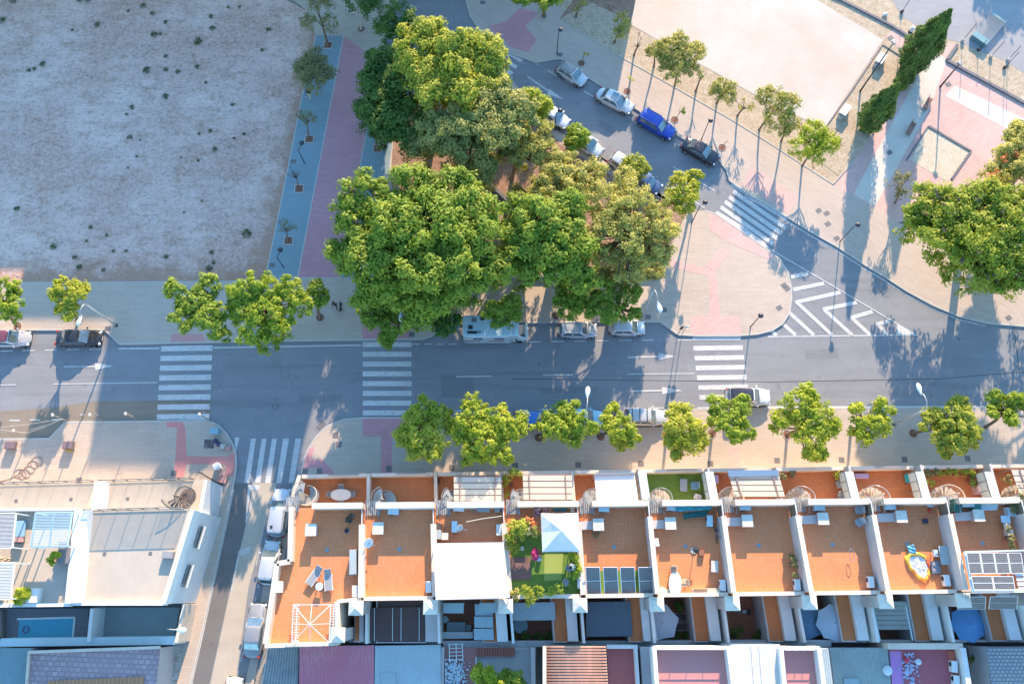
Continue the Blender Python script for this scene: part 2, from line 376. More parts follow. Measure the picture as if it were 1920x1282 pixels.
# pavement strip between upper street and island
slab('island_pavement', [(900, 128), (960, 150), (1030, 235), (1064, 256), (1130, 300), (1210, 345), (1260, 385), (1290, 395), (1180, 352), (1045, 272), (1000, 202)], M_PAVE_D, z0=-.03, z1=.15)
# east pavement of the upper street and the big south east sweep
EK = [(872, -60), (874, 0), (882, 30), (900, 58), (925, 78), (960, 100), (1005, 117), (1050, 110), (1062, 116), (1110, 150), (1190, 202), (1268, 252), (1345, 296), (1362, 318), (1368, 338), (1400, 362), (1440, 384), (1520, 434), (1570, 462), (1620, 495), (1665, 522), (1700, 545), (1750, 572), (1800, 593), (1850, 605), (1920, 611), (2200, 612)]
slab('east_pavement', EK + [(2200, 500), (1920, 500), (1722, 437), (1685, 417), (1562, 346), (1440, 267), (1370, 224), (1270, 167), (1167, 109), (1115, 77), (1049, 38), (1075, -60)], M_PAVE_D, kerb=EK)
over('purple_paving', [(915, 50), (950, 40), (975, 15), (1010, 25), (985, 50), (1006, 75), (990, 98), (960, 90)], M_PURP)
over('pink_paving', [(1392, 345), (1410, 312), (1500, 370), (1478, 402)], M_PINKP)
# ground beyond the east pavement
slab('dry_verge', [(1049, 38), (1115, 77), (1167, 109), (1270, 167), (1370, 224), (1440, 267), (1562, 346), (1620, 376), (1760, 380), (2200, 500), (2200, -120), (1060, -120)], M_DRY, z0=-.03, z1=.10)
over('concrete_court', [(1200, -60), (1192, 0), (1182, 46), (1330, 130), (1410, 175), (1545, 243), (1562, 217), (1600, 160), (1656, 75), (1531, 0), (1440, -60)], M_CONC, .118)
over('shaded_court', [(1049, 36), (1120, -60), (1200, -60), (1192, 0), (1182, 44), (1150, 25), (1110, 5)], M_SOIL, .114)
over('grey_court', [(1650, -60), (1672, 0), (1692, 32), (1740, 62), (1800, 80), (1840, 98), (1880, 112), (1920, 138), (2200, 300), (2200, -100)], M_COURT_GREY, .108)
over('park_paving', [(1660, 70), (1680, 52), (1720, 77), (1775, 82), (1796, 82), (1776, 111), (1860, 160), (1925, 196), (2200, 350), (2200, 500), (1760, 400), (1685, 417), (1562, 346), (1580, 320), (1655, 190), (1705, 130), (1712, 112)], M_PINKP, .112)
over('pale_park_path', [(1776, 111), (1745, 95), (1718, 150), (1640, 290), (1600, 365), (1640, 388), (1690, 300), (1745, 200)], M_LIGHTP, .118)
over('pale_park_path', [(1772, 180), (1790, 160), (1925, 225), (1925, 262)], M_LIGHTP, .120)
over('rose_park_paving', [(1768, 185), (1890, 250), (1850, 330), (1822, 284), (1744, 235)], M_PINKP, .121)
over('dry_bed', [(1656, 84), (1700, 112), (1690, 150), (1630, 262), (1602, 300), (1575, 332), (1535, 300), (1545, 245), (1562, 219)], M_DRY, .126)
over('sandy_bed', [(1741, 236), (1821, 283), (1790, 332), (1775, 340), (1706, 300)], M_SAND, .124)
# low kerbs and garden walls in the park
def curbline(name, pts, w, z1, m, label=None):
    q = PL(pts, z1); mb = MB()
    for a, b in zip(q, q[1:]): mb.wall(a, b, w, 0.0, z1)
    o = mb.build(name, m)
    if label: tag(o, label, 'wall')
    else: o['kind'] = 'structure'
    return o
M_DKERB = mat('dark_blue_grey_edging', (.16, .15, .17), .8, .2, 2)
curbline('garden_wall', [(1530, -20), (1580, 0), (1670, 46), (1722, 78)], .3, .28, M_DKERB, 'low dark wall running from the top edge towards the tall cypress')
curbline('garden_wall', [(1796, 83), (1776, 112), (1860, 158), (1925, 194)], .34, .3, M_DKERB, 'low dark wall with a corner beside the thin fence posts')
curbline('edging', [(1741, 236), (1821, 283), (1785, 335)], .22, .22, M_DKERB)
curbline('edging', [(1741, 236), (1700, 300)], .16, .2, M_DKERB)
curbline('edging', [(1655, 84), (1600, 166), (1545, 243)], .14, .2, M_DKERB)
curbline('edging', [(1656, 84), (1700, 112)], .14, .2, M_DKERB)
curbline('edging', [(1049, 37), (1115, 76), (1167, 108), (1270, 166), (1370, 223), (1440, 266), (1562, 345)], .12, .17, M_KERB)
curbline('edging', [(1562, 345), (1602, 300)], .12, .19, M_KERB)
curbline('garden_wall', [(746, 228), (781, 250)], .3, .7, M_KERB, 'short pale garden wall by the red path under dark trees')
curbline('garden_wall', [(886, 318), (920, 345), (962, 385)], .35, .6, M_DKERB, 'dark garden wall between the big ficus and the olive coloured trees')
curbline('garden_wall', [(735, 516), (870, 516), (1236, 515), (1252, 470)], .35, .5, M_KERB, 'long low garden wall closing the tree island towards the parked cars')
# lower pavement
LKB = [(566, 900), (566, 880), (570, 860), (578, 842), (590, 822), (605, 806), (622, 794), (645, 786), (680, 783), (765, 783), (788, 806), (1238, 802), (1262, 768), (1400, 766), (1920, 764), (2200, 764)]
slab('lower_pavement', LKB + [(2200, 900), (1900, 905), (600, 925), (540, 960), (552, 905)], M_PAVE, kerb=LKB)
over('pink_paving', [(680, 784), (757, 784), (757, 817), (735, 818), (735, 905), (714, 905), (714, 818), (680, 818)], M_PURP)
over('pink_paving', [(566, 890), (567, 868), (576, 842), (590, 836), (584, 860), (604, 861), (636, 895), (615, 900), (596, 876), (576, 877), (574, 900)], M_PURP)
over('pink_paving', [(1366, 838), (1386, 838), (1390, 888), (1368, 888)], M_PINKP)
# left lower pavement with its corner
LL = [(-300, 824), (0, 823), (92, 822), (122, 791), (250, 790), (388, 788), (408, 796), (424, 812), (436, 832), (442, 852), (443, 872), (440, 895), (436, 915), (418, 1002), (400, 1088), (380, 1175), (357, 1282), (340, 1360)]
slab('corner_pavement', LL + [(200, 1360), (300, 1100), (380, 910), (-300, 930)], M_PAVE, kerb=LL)
over('red_paving', [(312, 791), (342, 791), (347, 800), (350, 855), (424, 856), (440, 848), (443, 872), (438, 892), (424, 892), (422, 870), (349, 870), (345, 896), (326, 896), (330, 840), (332, 802), (312, 800)], mat('bright_red_paving', (.62, .25, .22), .75, .12, 2))
over('rubble_ground', [(300, 1212), (345, 1210), (330, 1282), (310, 1340), (285, 1340)], drymat('gravelly_verge', (.45, .33, .24), (.72, .66, .60), (.28, .18, .12)), ZP + .03)
slab('east_street_kerb', [(552, 905), (566, 905), (528, 1060), (512, 1130), (490, 1210), (468, 1320), (452, 1320), (480, 1180), (500, 1060), (522, 960)], M_PAVE, z1=.10)

# ---------------------------------------------------------------- painted markings
ZM = ZR + .012
mk = MB(); _k = [0]
def zz(): _k[0] += 1; return ZM + .0016 * (_k[0] % 9)
def rect(pts): mk.sheet(PL(pts, ZM), zz())
def strip(a, b, w):
    a, b = P(*a, ZM), P(*b, ZM); n = Vector((-(b - a).y, (b - a).x, 0)).normalized() * w / 2
    mk.sheet([a - n, b - n, b + n, a + n], zz())
def dash(a, b, n, frac, w, t0=0.0):
    for i in range(n):
        s = (i + t0) / n; e = s + frac / n
        strip((lerp(a[0], b[0], s), lerp(a[1], b[1], s)), (lerp(a[0], b[0], e), lerp(a[1], b[1], e)), w)
def zebra(rows): 
    for r in rows: rect(r)
for i in range(8):     # left crossing
    y = 647 + i * 18.3; x0 = 302 - i * 1.1; x1 = 398.5 - i * .8
    rect([(x0, y + 1.5), (x1, y), (x1, y + 10.5 if i < 7 else y + 11.5), (x0, y + 11.5)])
for i in range(8):     # middle crossing
    y = 641 + i * 18.3
    rect([(680, y), (771, y), (772, y + 9.5), (680, y + 9.5)])
rect([(1300, 629), (1390, 629), (1388, 638), (1297, 638)])
for i in range(6):     # right crossing
    y = 647.5 + i * 18.4; x0 = 1299.5 + i * 2.3
    rect([(x0, y + 1), (x0 + 93, y - .5), (x0 + 93.5, y + 8.5), (x0 + 1, y + 10)])
for i, x in enumerate((440, 458, 478, 497, 518, 541)):   # side street crossing
    rect([(x + 13, 822 if i else 820), (x + 22 + (i > 3) * 2, 822), (x + 10, 905), (x, 905)] if i else [(440, 820), (449, 820), (443, 845), (441, 850)])
def obq(a, b, t): return (lerp(a[0], b[0], t), lerp(a[1], b[1], t))
# oblique zebras on the upper street
for k in range(6):
    s = (1368, 350); ox, oy = -6.6 * k * .95, 10.4 * k
    x, y = 1373 + [0, 4, -4, -12, -20, -28][k], 341 + [0, 15, 25, 34, 44, 54][k] 
    L = (98, 70) if 0 < k else (104, 68)
    nx, ny = -3.6, 5.6
    rect([(x, y), (x + L[0], y + L[1] * .98), (x + L[0] + nx, y + L[1] + ny), (x + nx, y + ny + 1)])
rect([(1341, 400), (1345, 396), (1393, 424), (1434, 455), (1440, 466), (1390, 432)])
for k in range(4):
    x, y = 915 + [4, -8, -18, -26][k] , 62 + [0, 12, 24, 36][k]
    rect([(x, y + 2), (x + 4, y - 2), (x + 74, y + 38), (x + 70, y + 44)])
strip((880, 0), (884, 30), .12); strip((884, 30), (905, 58), .12); strip((988, 109), (1010, 123), .14)
# bay dashes of the upper street
dash((1026, 132), (1335, 308), 9, .55, .13)
dash((1048, 218), (1345, 405), 6, .42, .13, .1)
strip((989, 144), (1030, 172), .2)
rect([(1030, 167), (1058, 188), (1026, 177)])
strip((1262, 313), (1340, 358), .12)
# long edge line of the sweep
for a, b in zip(EK[15:], EK[16:]): strip((a[0] - 4, a[1] + 6), (b[0] - 3, b[1] + 6), .14) if a[0] < 1830 else None
strip((1440, 465), (1718, 628), .13); strip((1440, 631), (1720, 628), .14)
strip((1270, 637), (1299, 637), .12)
# hatched nose
for a, b in (((1483, 519), (1515, 513)), ((1487, 543), (1545, 531)), ((1491, 567), (1576, 548)), ((1543, 580), (1606, 567)), ((1595, 596), (1636, 584)), ((1643, 608), (1668, 602))):
    strip(a, b, .42)
for a, b in (((1493, 566), (1560, 628)), ((1545, 580), (1598, 628)), ((1595, 594), (1632, 628)), ((1644, 606), (1664, 628)), ((1480, 586), (1526, 628)), ((1464, 604), (1492, 628)), ((1446, 619), (1456, 629))):
    strip(a, b, .4)
rect([(1682, 608), (1719, 628), (1680, 628)])
# main road lines
strip((222, 653.5), (299, 653), .16); strip((400, 652), (678, 647), .16)
dash((772, 645), (865, 645), 4, .62, .12); dash((992, 641), (1245, 637), 5.5.__int__() + 1, .55, .13)
dash((-40, 659), (208, 654), 6, .55, .13)
strip((100, 720), (295, 717), .1); strip((-10, 722), (30, 721), .1)
strip((855, 706), (922, 705), .13); strip((1018, 703), (1074, 702.5), .12); strip((1177, 701), (1302, 700), .1)
strip((1177, 670), (1236, 668), .16); rect([(1235, 661), (1267, 668), (1235, 675)])
strip((1183, 733), (1242, 732), .16); rect([(1241, 725), (1280, 732), (1242, 739)])
strip((120, 687), (180, 687), .14); rect([(178, 680), (213, 686), (179, 694)])
dash((1170, 765), (1400, 763.5), 5, .62, .12); strip((1420, 763), (1920, 762), .18)
dash((770, 771), (1130, 767), 9, .5, .12)
strip((18, 788), (37, 788), .13); strip((56, 787), (75, 787), .13); strip((97, 787), (116, 786), .13); strip((150, 777), (158, 777), .1)
# side street
strip((438, 917), (400, 1096), .18); strip((399, 1100), (357, 1290), .18)
rect([(465, 908), (489, 910), (484, 918), (470, 918), (462, 980), (460, 980)])
strip((482, 915), (461, 980), .1); strip((449, 1032), (434, 1105), .14); rect([(449, 1030), (469, 1024), (468, 1036), (450, 1042)])
strip((500, 960), (480, 1060), .06)
dash((512, 980), (440, 1290), 9, .55, .1)
struct('road_markings', mk, M_PAINT)
# covers
mh = MB(); MH = mat('cast_iron_cover', (.17, .16, .16), .6, .3, 6)
for x, y, s, z in ((1172, 0, 0, 0),):
    pass
def cover(x, y, w=.75, h=.75, z=ZP, r=0): mh.box(P(x, y, z) + Vector((0, 0, .006)), (w, h, .012), r)
for x, y in ((629, 816), (635, 833), (572, 882), (599, 883), (729, 878), (847, 876), (966, 872), (1084, 871), (1202, 869), (1332, 869), (1457, 863), (1578, 862), (1696, 861), (1814, 859), (772, 627), (326, 887), (148, 900)):
    cover(x, y, .55, .55)
for x, y in ((550, 303), (510, 497), (1050, 103), (1215, 594), (1245, 581), (905, 5), (1470, 535), (1476, 541), (1461, 577), (1535, 395), (1550, 400), (1552, 420), (1569, 447), (1891, 596), (1670, 71), (1778, 158), (1668, 286), (202, 616)):
    cover(x, y, .6, .5, ZP, R(30) if x > 1300 else 0)
for x, y in ((35, 686), (1010, 683), (1762, 626), (1798, 636), (602, 797)):
    mh.cyl(P(x, y, ZR), .16, ZR, ZR + .01, 12)
mh.box(P(602, 797, 0) + Vector((0, 0, .01)), (.5, .9, .02), R(-40))
mh.box(P(516, 763, 0) + Vector((0, 0, .006)), (.01, .01, .01))
struct('manhole_covers', mh, MH)
mr = MB(); c = P(516, 763, 0); mr.tube([c + Vector((.3 * math.cos(a * .4), .3 * math.sin(a * .4), .012)) for a in range(17)], .02, 5, False)
struct('manhole_rim', mr, MH)
# tyre tracks / cracks: thin tar joints
tj = MB()
for a, b in (((960, 790 - 80), (1300, 714)), ((1440, 716), (1760, 710)), ((1760, 710), (1920, 697)), ((1900, 608), (1912, 700)), ((1300, 714), (1440, 716))):
    a, b = P(*a, .006), P(*b, .006); tj.wall(a, b, .06, .001, .006)
struct('tar_joints', tj, mat('tar', (.05, .05, .05), .6))
# tree pits
pit = MB(); pf = MB()
for x, y, k in ((615, 85, 0), (580, 261, 0), (561, 354, 0), (541, 451, 0), (708, 279, 0), (677, 55, 1), (148, 601, 1), (600, 595, 1), (1042, 592, 1), (1010, 820, 1), (1126, 818, 1), (1090, 119, 1), (1176, 172, 1), (1265, 225, 1), (1354, 277, 1), (1712, 812, 1), (1476, 814, 1), (1250, 815, 1), (1335, 812, 1), (33, 612, 1)):
    c = P(x, y, ZP)
    if k: pit.cyl(c, .42, ZP - .1, ZP + .016, 18); pf.tube([c + Vector((.45 * math.cos(a * .4), .45 * math.sin(a * .4), .01)) for a in range(17)], .035, 5, False)
    else:
        pit.box(c + Vector((0, 0, .008)), (.85, .85, .02))
        for sx, sy, a, b in ((0, 1, 1.05, .1), (0, -1, 1.05, .1), (1, 0, .1, .85), (-1, 0, .1, .85)): pf.box(c + Vector((sx * .475, sy * .475, .02)), (a, b, .05))
struct('tree_pit_soil', pit, mat('reddish_mulch', (.26, .12, .08), .95, .4, 8)); struct('tree_pit_frames', pf, M_KERB)

# ---------------------------------------------------------------- apartment blocks just outside the frame, whose shade lies over the lot
K = math.tan(SUN_AZ); SL = 1 / math.tan(SUN_EL) * math.cos(SUN_AZ); YB = 74.0
def xe(px, py, z=0.0): q = P(px, py, z); return q.x + K * (YB - q.y)
def hgt(px, py): return (YB - P(px, py, 0).y) / SL
def block(label, x0, x1, h):
    r = thing('apartment_block', label, 'building', ((x0 + x1) / 2, YB + 7, 0))
    MB().prism([(x0, YB), (x1, YB), (x1, YB + 14), (x0, YB + 14)], 0, h).build('wall', M_CREAM, r)
    MB().prism([(x0 - .3, YB - .3), (x1 + .3, YB - .3), (x1 + .3, YB + 14.3), (x0 - .3, YB + 14.3)], h + .003, h + .25).build('roof', M_KERB, r)
    n = max(2, int((x1 - x0) / 3.2)); first = None
    for fl in range(int(h / 3)):
        for i in range(n):
            cx = x0 + (i + .5) * (x1 - x0) / n
            if first is None:
                first = MB().box((0, -.03, 0), (1.3, .06, 1.3)).build('window', M_GLASS, r, local=True)
                MB().box((0, -.12, -.72), (1.6, .24, .08)).build('sill', M_KERB, first, local=True)
                first.location = (cx - r.location.x, YB - r.location.y, fl * 3 + 1.7)
            else:
                c = copy_tree(first, r); c.location = (cx - r.location.x, YB - r.location.y, fl * 3 + 1.7)
xa, xb, xc, xd, xf = xe(-700, 500), xe(60, 530), xe(255, 640), xe(742, 60, 9), xe(1192, 0)
block('low cream apartment block beyond the lot, far left', xa, xb, hgt(60, 497))
block('mid height cream apartment block beyond the lot', xb + .01, xc, hgt(160, 590))
block('tall cream apartment block beyond the lot', xc + .01, xd, hgt(300, 866))
block('two storey cream block beyond the upper street', xd + .01, xf, hgt(1150, 235))
# ================================================================ the terrace of houses
ZRF, ZT, ZW, ZPF, ZPR = 6.4, 3.2, 8.3, 7.9, 7.2     # roof, front terrace, party wall top, front / rear parapet top
def L2(a, b, z): return (P(*a, z), P(*b, z))
def isect(l1, l2):
    (a, b), (c, d) = l1, l2; r = b - a; s = d - c
    t = ((c.x - a.x) * s.y - (c.y - a.y) * s.x) / (r.x * s.y - r.y * s.x); return Vector((a.x + r.x * t, a.y + r.y * t, 0))
LF = L2((545, 948), (1920, 937), ZPF); LR = L2((680, 1122), (1800, 1108), ZPR)
LT = L2((564, 892), (1700, 876), ZT + 1.0); LC = L2((652, 1204), (1750, 1201), 2.4)
# party wall top lines as surveyed
WT = [((545, 950), (535, 1122), 7.3), ((679, 950), (677, 1125), 7.3), ((812, 950), (816, 1124), 7.3), ((943, 950), (956, 1121), 7.3), ((1084, 950), (1096, 1117), ZW),
      ((1218, 965), (1233, 1113), ZW), ((1356, 961), (1376, 1113), ZW), ((1494, 958), (1522, 1113), ZW), ((1637, 958), (1666, 1112), ZW), ((1780, 957), (1812, 1107), ZW), ((1921, 955), (1962, 1105), ZW), ((2062, 953), (2110, 1103), ZW)]
WL = [L2(a, b, z) for a, b, z in WT]
F = [isect(l, LF) for l in WL]; RR = [isect(l, LR) for l in WL]; T = [isect(l, LT) for l in WL]; CC = [isect(l, LC) for l in WL]
def up(v, z): return Vector((v.x, v.y, z))
U = (F[9] - F[1]).normalized(); V = Vector((-U.y, U.x, 0)); RA = math.atan2(U.y, U.x)
M_RENDER = M_CREAM
M_PW = tiles('terrace_floor_plain', (.5, .3, .2), (.4, .2, .1))
desc = ['corner house with sun loungers and a bare awning frame on its terracotta roof', 'terraced house with a bare terracotta roof and a satellite dish near its left wall',
        'terraced house whose roof is half covered by a big flat white canopy', 'terraced house with a green roof garden and a white pavilion tent',
        'terraced house with four solar panels standing on the rear of its roof', 'terraced house with an oval dining table and green cover on its roof',
        'terraced house with an empty roof and plants against its right wall', 'terraced house with two wicker chairs on an otherwise empty roof',
        'terraced house with a deflated paddling pool lying on its roof', 'terraced house with a large solar canopy over the rear of its roof', 'terraced house cut by the right edge of the photo']
H = []
for i in range(11):
    a, b, c, d = F[i], F[i + 1], RR[i + 1], RR[i]
    h = thing('terraced_house', desc[i], 'house', ((a + b + c + d) / 4), RA, 'houses of the terrace'); H.append(h)
    if i == 0:
        # corner house: wider foot print stepping out to the side street
        e1, e2, e3 = P(543, 1052, 7.3), P(519, 1056, 7.3), P(497, 1206, 7.3); f1 = P(546, 950, 7.3)
        g1, g2 = P(632, 1206, 7.3), P(632, 1127, 7.3)
        poly = [f1, b, c, g2, g1, e3, e2, e1]
        body = MB().prism(poly, 0, ZRF - .01).build('wall', M_RENDER, h)
        fl = MB().prism(poly, ZRF - .009, ZRF).build('roof', M_TERRA, h)
        pm = MB()
        for p0, p1 in ((f1, e1), (e1, e2), (e2, e3)): pm.wall(p0, p1, .42, ZRF - .5, 7.3)
        pm.wall(e3 + (e2 - e3).normalized() * -.2, g1, .3, ZRF - .5, 7.32); pm.wall(g1, g2, .42, ZRF - .5, 7.28); pm.wall(g2, c, .3, ZRF - .5, 7.26)
        pm.build('parapet', M_CREAM, h)
    else:
        poly = [a, b, c, d]
        body = MB().prism(poly, 0, ZRF - .01).build('wall', M_RENDER, h)
        fl = MB().prism(poly, ZRF - .009, ZRF).build('roof', M_TERRA, h)
        n = (d - a).normalized()
        MB().wall(d + U * .2, c - U * .2, .34, ZRF - .3, ZPR).build('parapet', M_CREAM, h)
    # front parapet leaves a gap at the left for the stair bridge
    s = 1.3 if i else 2.0
    MB().wall(a + U * s, b + U * .12, .5, ZRF - .3, ZPF).build('parapet', M_WHITE if i in (1, 2) else M_CREAM, h)
    # party wall to the right
    lo = i in (0, 1, 2, 3)
    k = b + (c - b).normalized() * (1.2 if not lo else 1.6)
    MB().wall(k, c - (c - b).normalized() * .1, .34 if not lo else .42, ZRF - .3, ZW if not lo else 7.35).build('party_wall', M_LILAC if not lo else M_CREAM, h)
    MB().wall(k, c - (c - b).normalized() * .1, .42 if not lo else .5, (ZW if not lo else 7.35) + .002, (ZW if not lo else 7.35) + .05).build('coping', M_CREAM, h)
    # smoked glass and rail screen at the front end of the party wall
    sm = MB(); sm.wall(b + (c - b).normalized() * .15, k, .05, ZRF + .1, ZW - .15 if not lo else 7.3)
    sm.build('screen', mat('smoked_screen', (.20, .16, .12), .3, .2, 3), h)
    MB().bar(up(b, ZW - .1 if not lo else 7.35), up(k, ZW - .1 if not lo else 7.35), .07).build('rail', M_WSTEEL, h)
    # front terrace
    t0, t1 = T[i] + U * .0, T[i + 1]
    if i == 0: t0 = P(562, 893, 4.2); ta = P(543, 948, 4.2)
    else: ta = a
    MB().prism([t0, t1, b, ta], 0, ZT - .01).build('wall', M_RENDER, h)
    grass = i == 5
    MB().prism([t0, t1, b, ta], ZT - .009, ZT).build('terrace_floor', mat('artificial_grass', (.14, .24, .04), .95, .35, 2) if grass else M_TERRB, h)
    MB().wall(t0 + U * .2, t1 - U * .2, .32, ZT - .2, ZT + 1.0).build('front_wall', M_CREAM, h)
    MB().wall(t1 + V * .1, b + V * .3, .3 if lo else .22, ZT - .2, ZT + (1.1 if lo else 1.9)).build('side_wall', M_CREAM if lo else M_LILAC, h)
    if i == 0: MB().wall(t0 + V * .1, ta, .35, ZT - .2, ZT + 1.1).build('side_wall', M_CREAM, h)
    # grille set in the front wall
    g = MB(); g0 = lerp(t0, t1, .42); g1_ = lerp(t0, t1, .86)
    for kk in range(2): g.bar(up(g0, ZT + 1.06 + kk * .16) + V * .1, up(g1_, ZT + 1.06 + kk * .16) + V * .1, .06)
    for kk in range(9): q = lerp(g0, g1_, kk / 8) + V * .1; g.bar(up(q, ZT + 1.0), up(q, ZT + 1.3), .035)
    if i in (0, 1, 5, 8): g.build('grille', M_STEEL, h)
    # spiral stair between terrace and roof, with its bridge
    sc = (ta + U * 1.65 + V * .72) if i else (ta + U * 1.7 + V * .85); sc.z = 0; rad = .95
    st = MB(); st.cyl(sc, .07, ZT, ZRF + 1.0, 8)
    for kk in range(15):
        z = ZT + .2 + kk * .2; a0 = R(100 + i * 17 - kk * 25); a1 = a0 - R(27)
        st.prism([sc, sc + Vector((rad * math.cos(a0), rad * math.sin(a0), 0)), sc + Vector((rad * math.cos((a0 + a1) / 2), rad * math.sin((a0 + a1) / 2), 0)), sc + Vector((rad * math.cos(a1), rad * math.sin(a1), 0))], z, z + .04)
    stair = st.build('spiral_stair', mat('stair_steel', (.40, .40, .38), .5, .15, 4, metal=.3) if i < 5 else mat('stair_beige', (.50, .42, .33), .5, .15, 4), h)
    rl = MB(); pts = []
    for kk in range(31):
        an = R(100 + i * 17 - kk * 12.5); z = ZT + .35 + kk * .1
        q = sc + Vector((rad * math.cos(an), rad * math.sin(an), z)); pts.append(q + Vector((0, 0, .9)))
        rl.bar(q - Vector((0, 0, .1)), q + Vector((0, 0, .9)), .03)
    rl.tube(pts, .035, 6); rl.build('railing', M_STEEL if i % 3 else mat('beige_steel', (.5, .44, .38), .5, .1, 4), stair)
    lb = MB(); l0 = ta + U * .35 + V * .55; 
    for kk in range(7): lb.bar(up(l0 + U * (.18 * kk), ZRF + .12), up(l0 + U * (.18 * kk) - V * 1.3, ZRF + .12), .13, .04)
    lb.build('landing', mat('stair_steel', (.40, .40, .38)), stair)
    lr = MB()
    for sd_ in (0, 1.15): 
        lr.bar(up(l0 + U * sd_, ZRF + 1.0), up(l0 + U * sd_ - V * 1.5, ZRF + 1.0), .045)
        for kk in range(3): q = l0 + U * sd_ - V * .7 * kk; lr.bar(up(q, ZRF + .1), up(q, ZRF + 1.0), .035)
    lr.build('handrail', M_STEEL, stair)
    # rear corner pier with pyramid cap
    pc = CC[i + 1] * .0 + c - V * .75 - U * .0; pc = pc + U * (.0 if not lo else -.35); s2 = .58
    if i == 0: pass
    for (ppc, nm) in [(pc, 1)] + ([(P(633, 1190, 7.6) , 1)] if i == 0 else []):
        pp = ppc.copy(); pp.z = 0
        pr = MB(); pr.box((pp.x, pp.y, 3.75), (1.05, 1.0, 7.5), RA); pr.build('pier', M_LILAC, h)
        pb = MB(); m = [pp + U * (sx * .62) + V * (sy * .6) for sx, sy in ((-1, -1), (1, -1), (1, 1), (-1, 1))]
        pb.prism(m, 7.503, 7.62); ap = up(pp, 7.95); m = [up(q, 7.622) for q in m]
        for kk in range(4): pb.add([m[kk], m[(kk + 1) % 4], ap], [(0, 1, 2)])
        pb.build('pier_cap', mat('mossy_cap', (.62, .60, .52), .85, .15, 3, dirt=.4), h)
    # chimney
    if i != 2:
        px, py = [(583, 993), (709, 990), None, (984, 990), (1122, 983), (1257, 981), (1401, 976), (1543, 972), (1690, 968), (1835, 966), (1985, 962)][i]
        q = P(px, py, ZRF + (1.1 if i < 3 else 1.9)); q.z = 0; hh = 1.0 if i < 3 else 1.75
        hh = .85 if i < 4 else .9
        q = P(px, py, ZRF + hh); q.z = 0
        chm = MB(); chm.box((q.x, q.y, ZRF + hh / 2), (.8, .9, hh), RA); ch = chm.build('chimney', M_LILAC, h)
        if i > 3: MB().prism([q - U * 1.9 - V * .42, q - U * .42 - V * .36, q - U * .42 + V * .36, q - U * 1.9 + V * .3], ZRF, ZRF + .55).build('duct', M_LILAC, ch)
        MB().box((q.x, q.y, ZRF + hh + .05), (.95, 1.05, .1), RA).build('chimney_cap', mat('mossy_cap', (0, 0, 0)), ch)
    # roof drain
    if i != 3:
        q = lerp(lerp(a, b, .5), lerp(d, c, .5), .47); dm = MB(); dm.box((q.x, q.y, ZRF + .008), (.32, .32, .016), RA); dm.build('drain', mat('blue_grey_metal', (.25, .33, .36), .5, .2, 3, metal=.3), h)
    # rear: courtyard wing, ledge, yard
    if i >= 0:
        y0, y1 = RR[i], RR[i + 1]; c0, c1 = CC[i], CC[i + 1]
        if i == 0: y0 = g2; c0 = g1
        def Q(t, s): return lerp(lerp(y0, y1, t), lerp(c0, c1, t), s)
        t_a, t_b, t_c = ((.36, .62, .80) if i == 0 else (.10, .80, .97) if i == 1 else (.58, .78, .93))
        if i == 4: t_a, t_b, t_c = .66, .86, .97
        MB().prism([Q(t_a, .0), Q(t_b, .0), Q(t_b, 1), Q(t_a, 1)], 0.0, ZT).build('rear_wing', M_LILAC, h)
        MB().sheet([Q(t_a + .02, .0), Q(t_b - .0, .0), Q(t_b - .0, .98), Q(t_a + .02, .98)], ZT + .006).build('balcony_floor', M_TERRB if i != 1 else mat('brown_awning', (.10, .06, .055), .8, .15, 2), h)
        if t_c > t_b: MB().prism([Q(t_b + .003, 0), Q(t_c, 0), Q(t_c, .97), Q(t_b + .003, .97)], 0, ZT + .55).build('ledge', M_WHITE if i > 1 else M_LILAC, h)
        if i > 0 and t_a > .3: MB().prism([Q(.02, 0), Q(t_a - .002, 0), Q(t_a - .002, 1), Q(.02, 1)], -.04, .1).build('yard_floor', tiles('yard_tiles', (.34, .14, .09), (.2, .1, .07), .4, .4, .02, .1), h)
        MB().wall(y1 - V * .2, c1, .22, 0, ZT + 1.3).build('yard_wall', M_WHITE, h)
        MB().wall(c0, c1 - U * .12, .22, 0, 2.4).build('back_wall', M_LILAC, h)
if 1:
    # corner house: narrow dark shaft steps and the frame of an awning
    fr = thing('gazebo', 'bare square white metal awning frame on the corner roof', 'gazebo', P(582, 1164, ZRF))
    z = ZRF + 2.2; c4 = [P(550, 1133, z), P(620, 1133, z), P(617, 1204, z), P(547, 1204, z)]; ct = P(581, 1170, z + .5)
    m = MB()
    for k in range(4):
        m.bar(c4[k], c4[(k + 1) % 4], .05); m.bar(c4[k], ct, .045); m.bar(lerp(c4[k], c4[(k + 1) % 4], .5), ct, .035)
    m.build('roof_frame', M_WSTEEL, fr)
    for k in range(4): MB().bar(up(c4[k], ZRF), c4[k], .06).build('leg', M_WSTEEL, fr)
    for k in (1, 3):
        m = MB(); a_, b_ = c4[k], c4[(k + 1) % 4]
        for j in range(14): q = lerp(a_, b_, (j + .5) / 14); m.bar(up(q, ZRF + .9) - U * .25, up(q, ZRF + .9) + U * .25, .04)
        m.bar(up(a_, ZRF + .9), up(b_, ZRF + .9), .05)
        m.build('side_rack', M_WSTEEL, fr)
# ================================================================ the white modern house and its neighbours on the left
M_SCREED = tiles('cream_screed', (.50, .42, .34), (.44, .37, .30), .6, .6, .008, .03, R(3), 0, blot=.15, stain=.1)
M_WHITEB = mat('bright_white_render', (.72, .72, .72), .75, .06, .8, dirt=.15)
h = thing('modern_house', 'white flat roofed modern house with pale terraces at the street corner', 'house', P(200, 1040, 0))
zt, zr, zs = 3.4, 6.6, 7.7
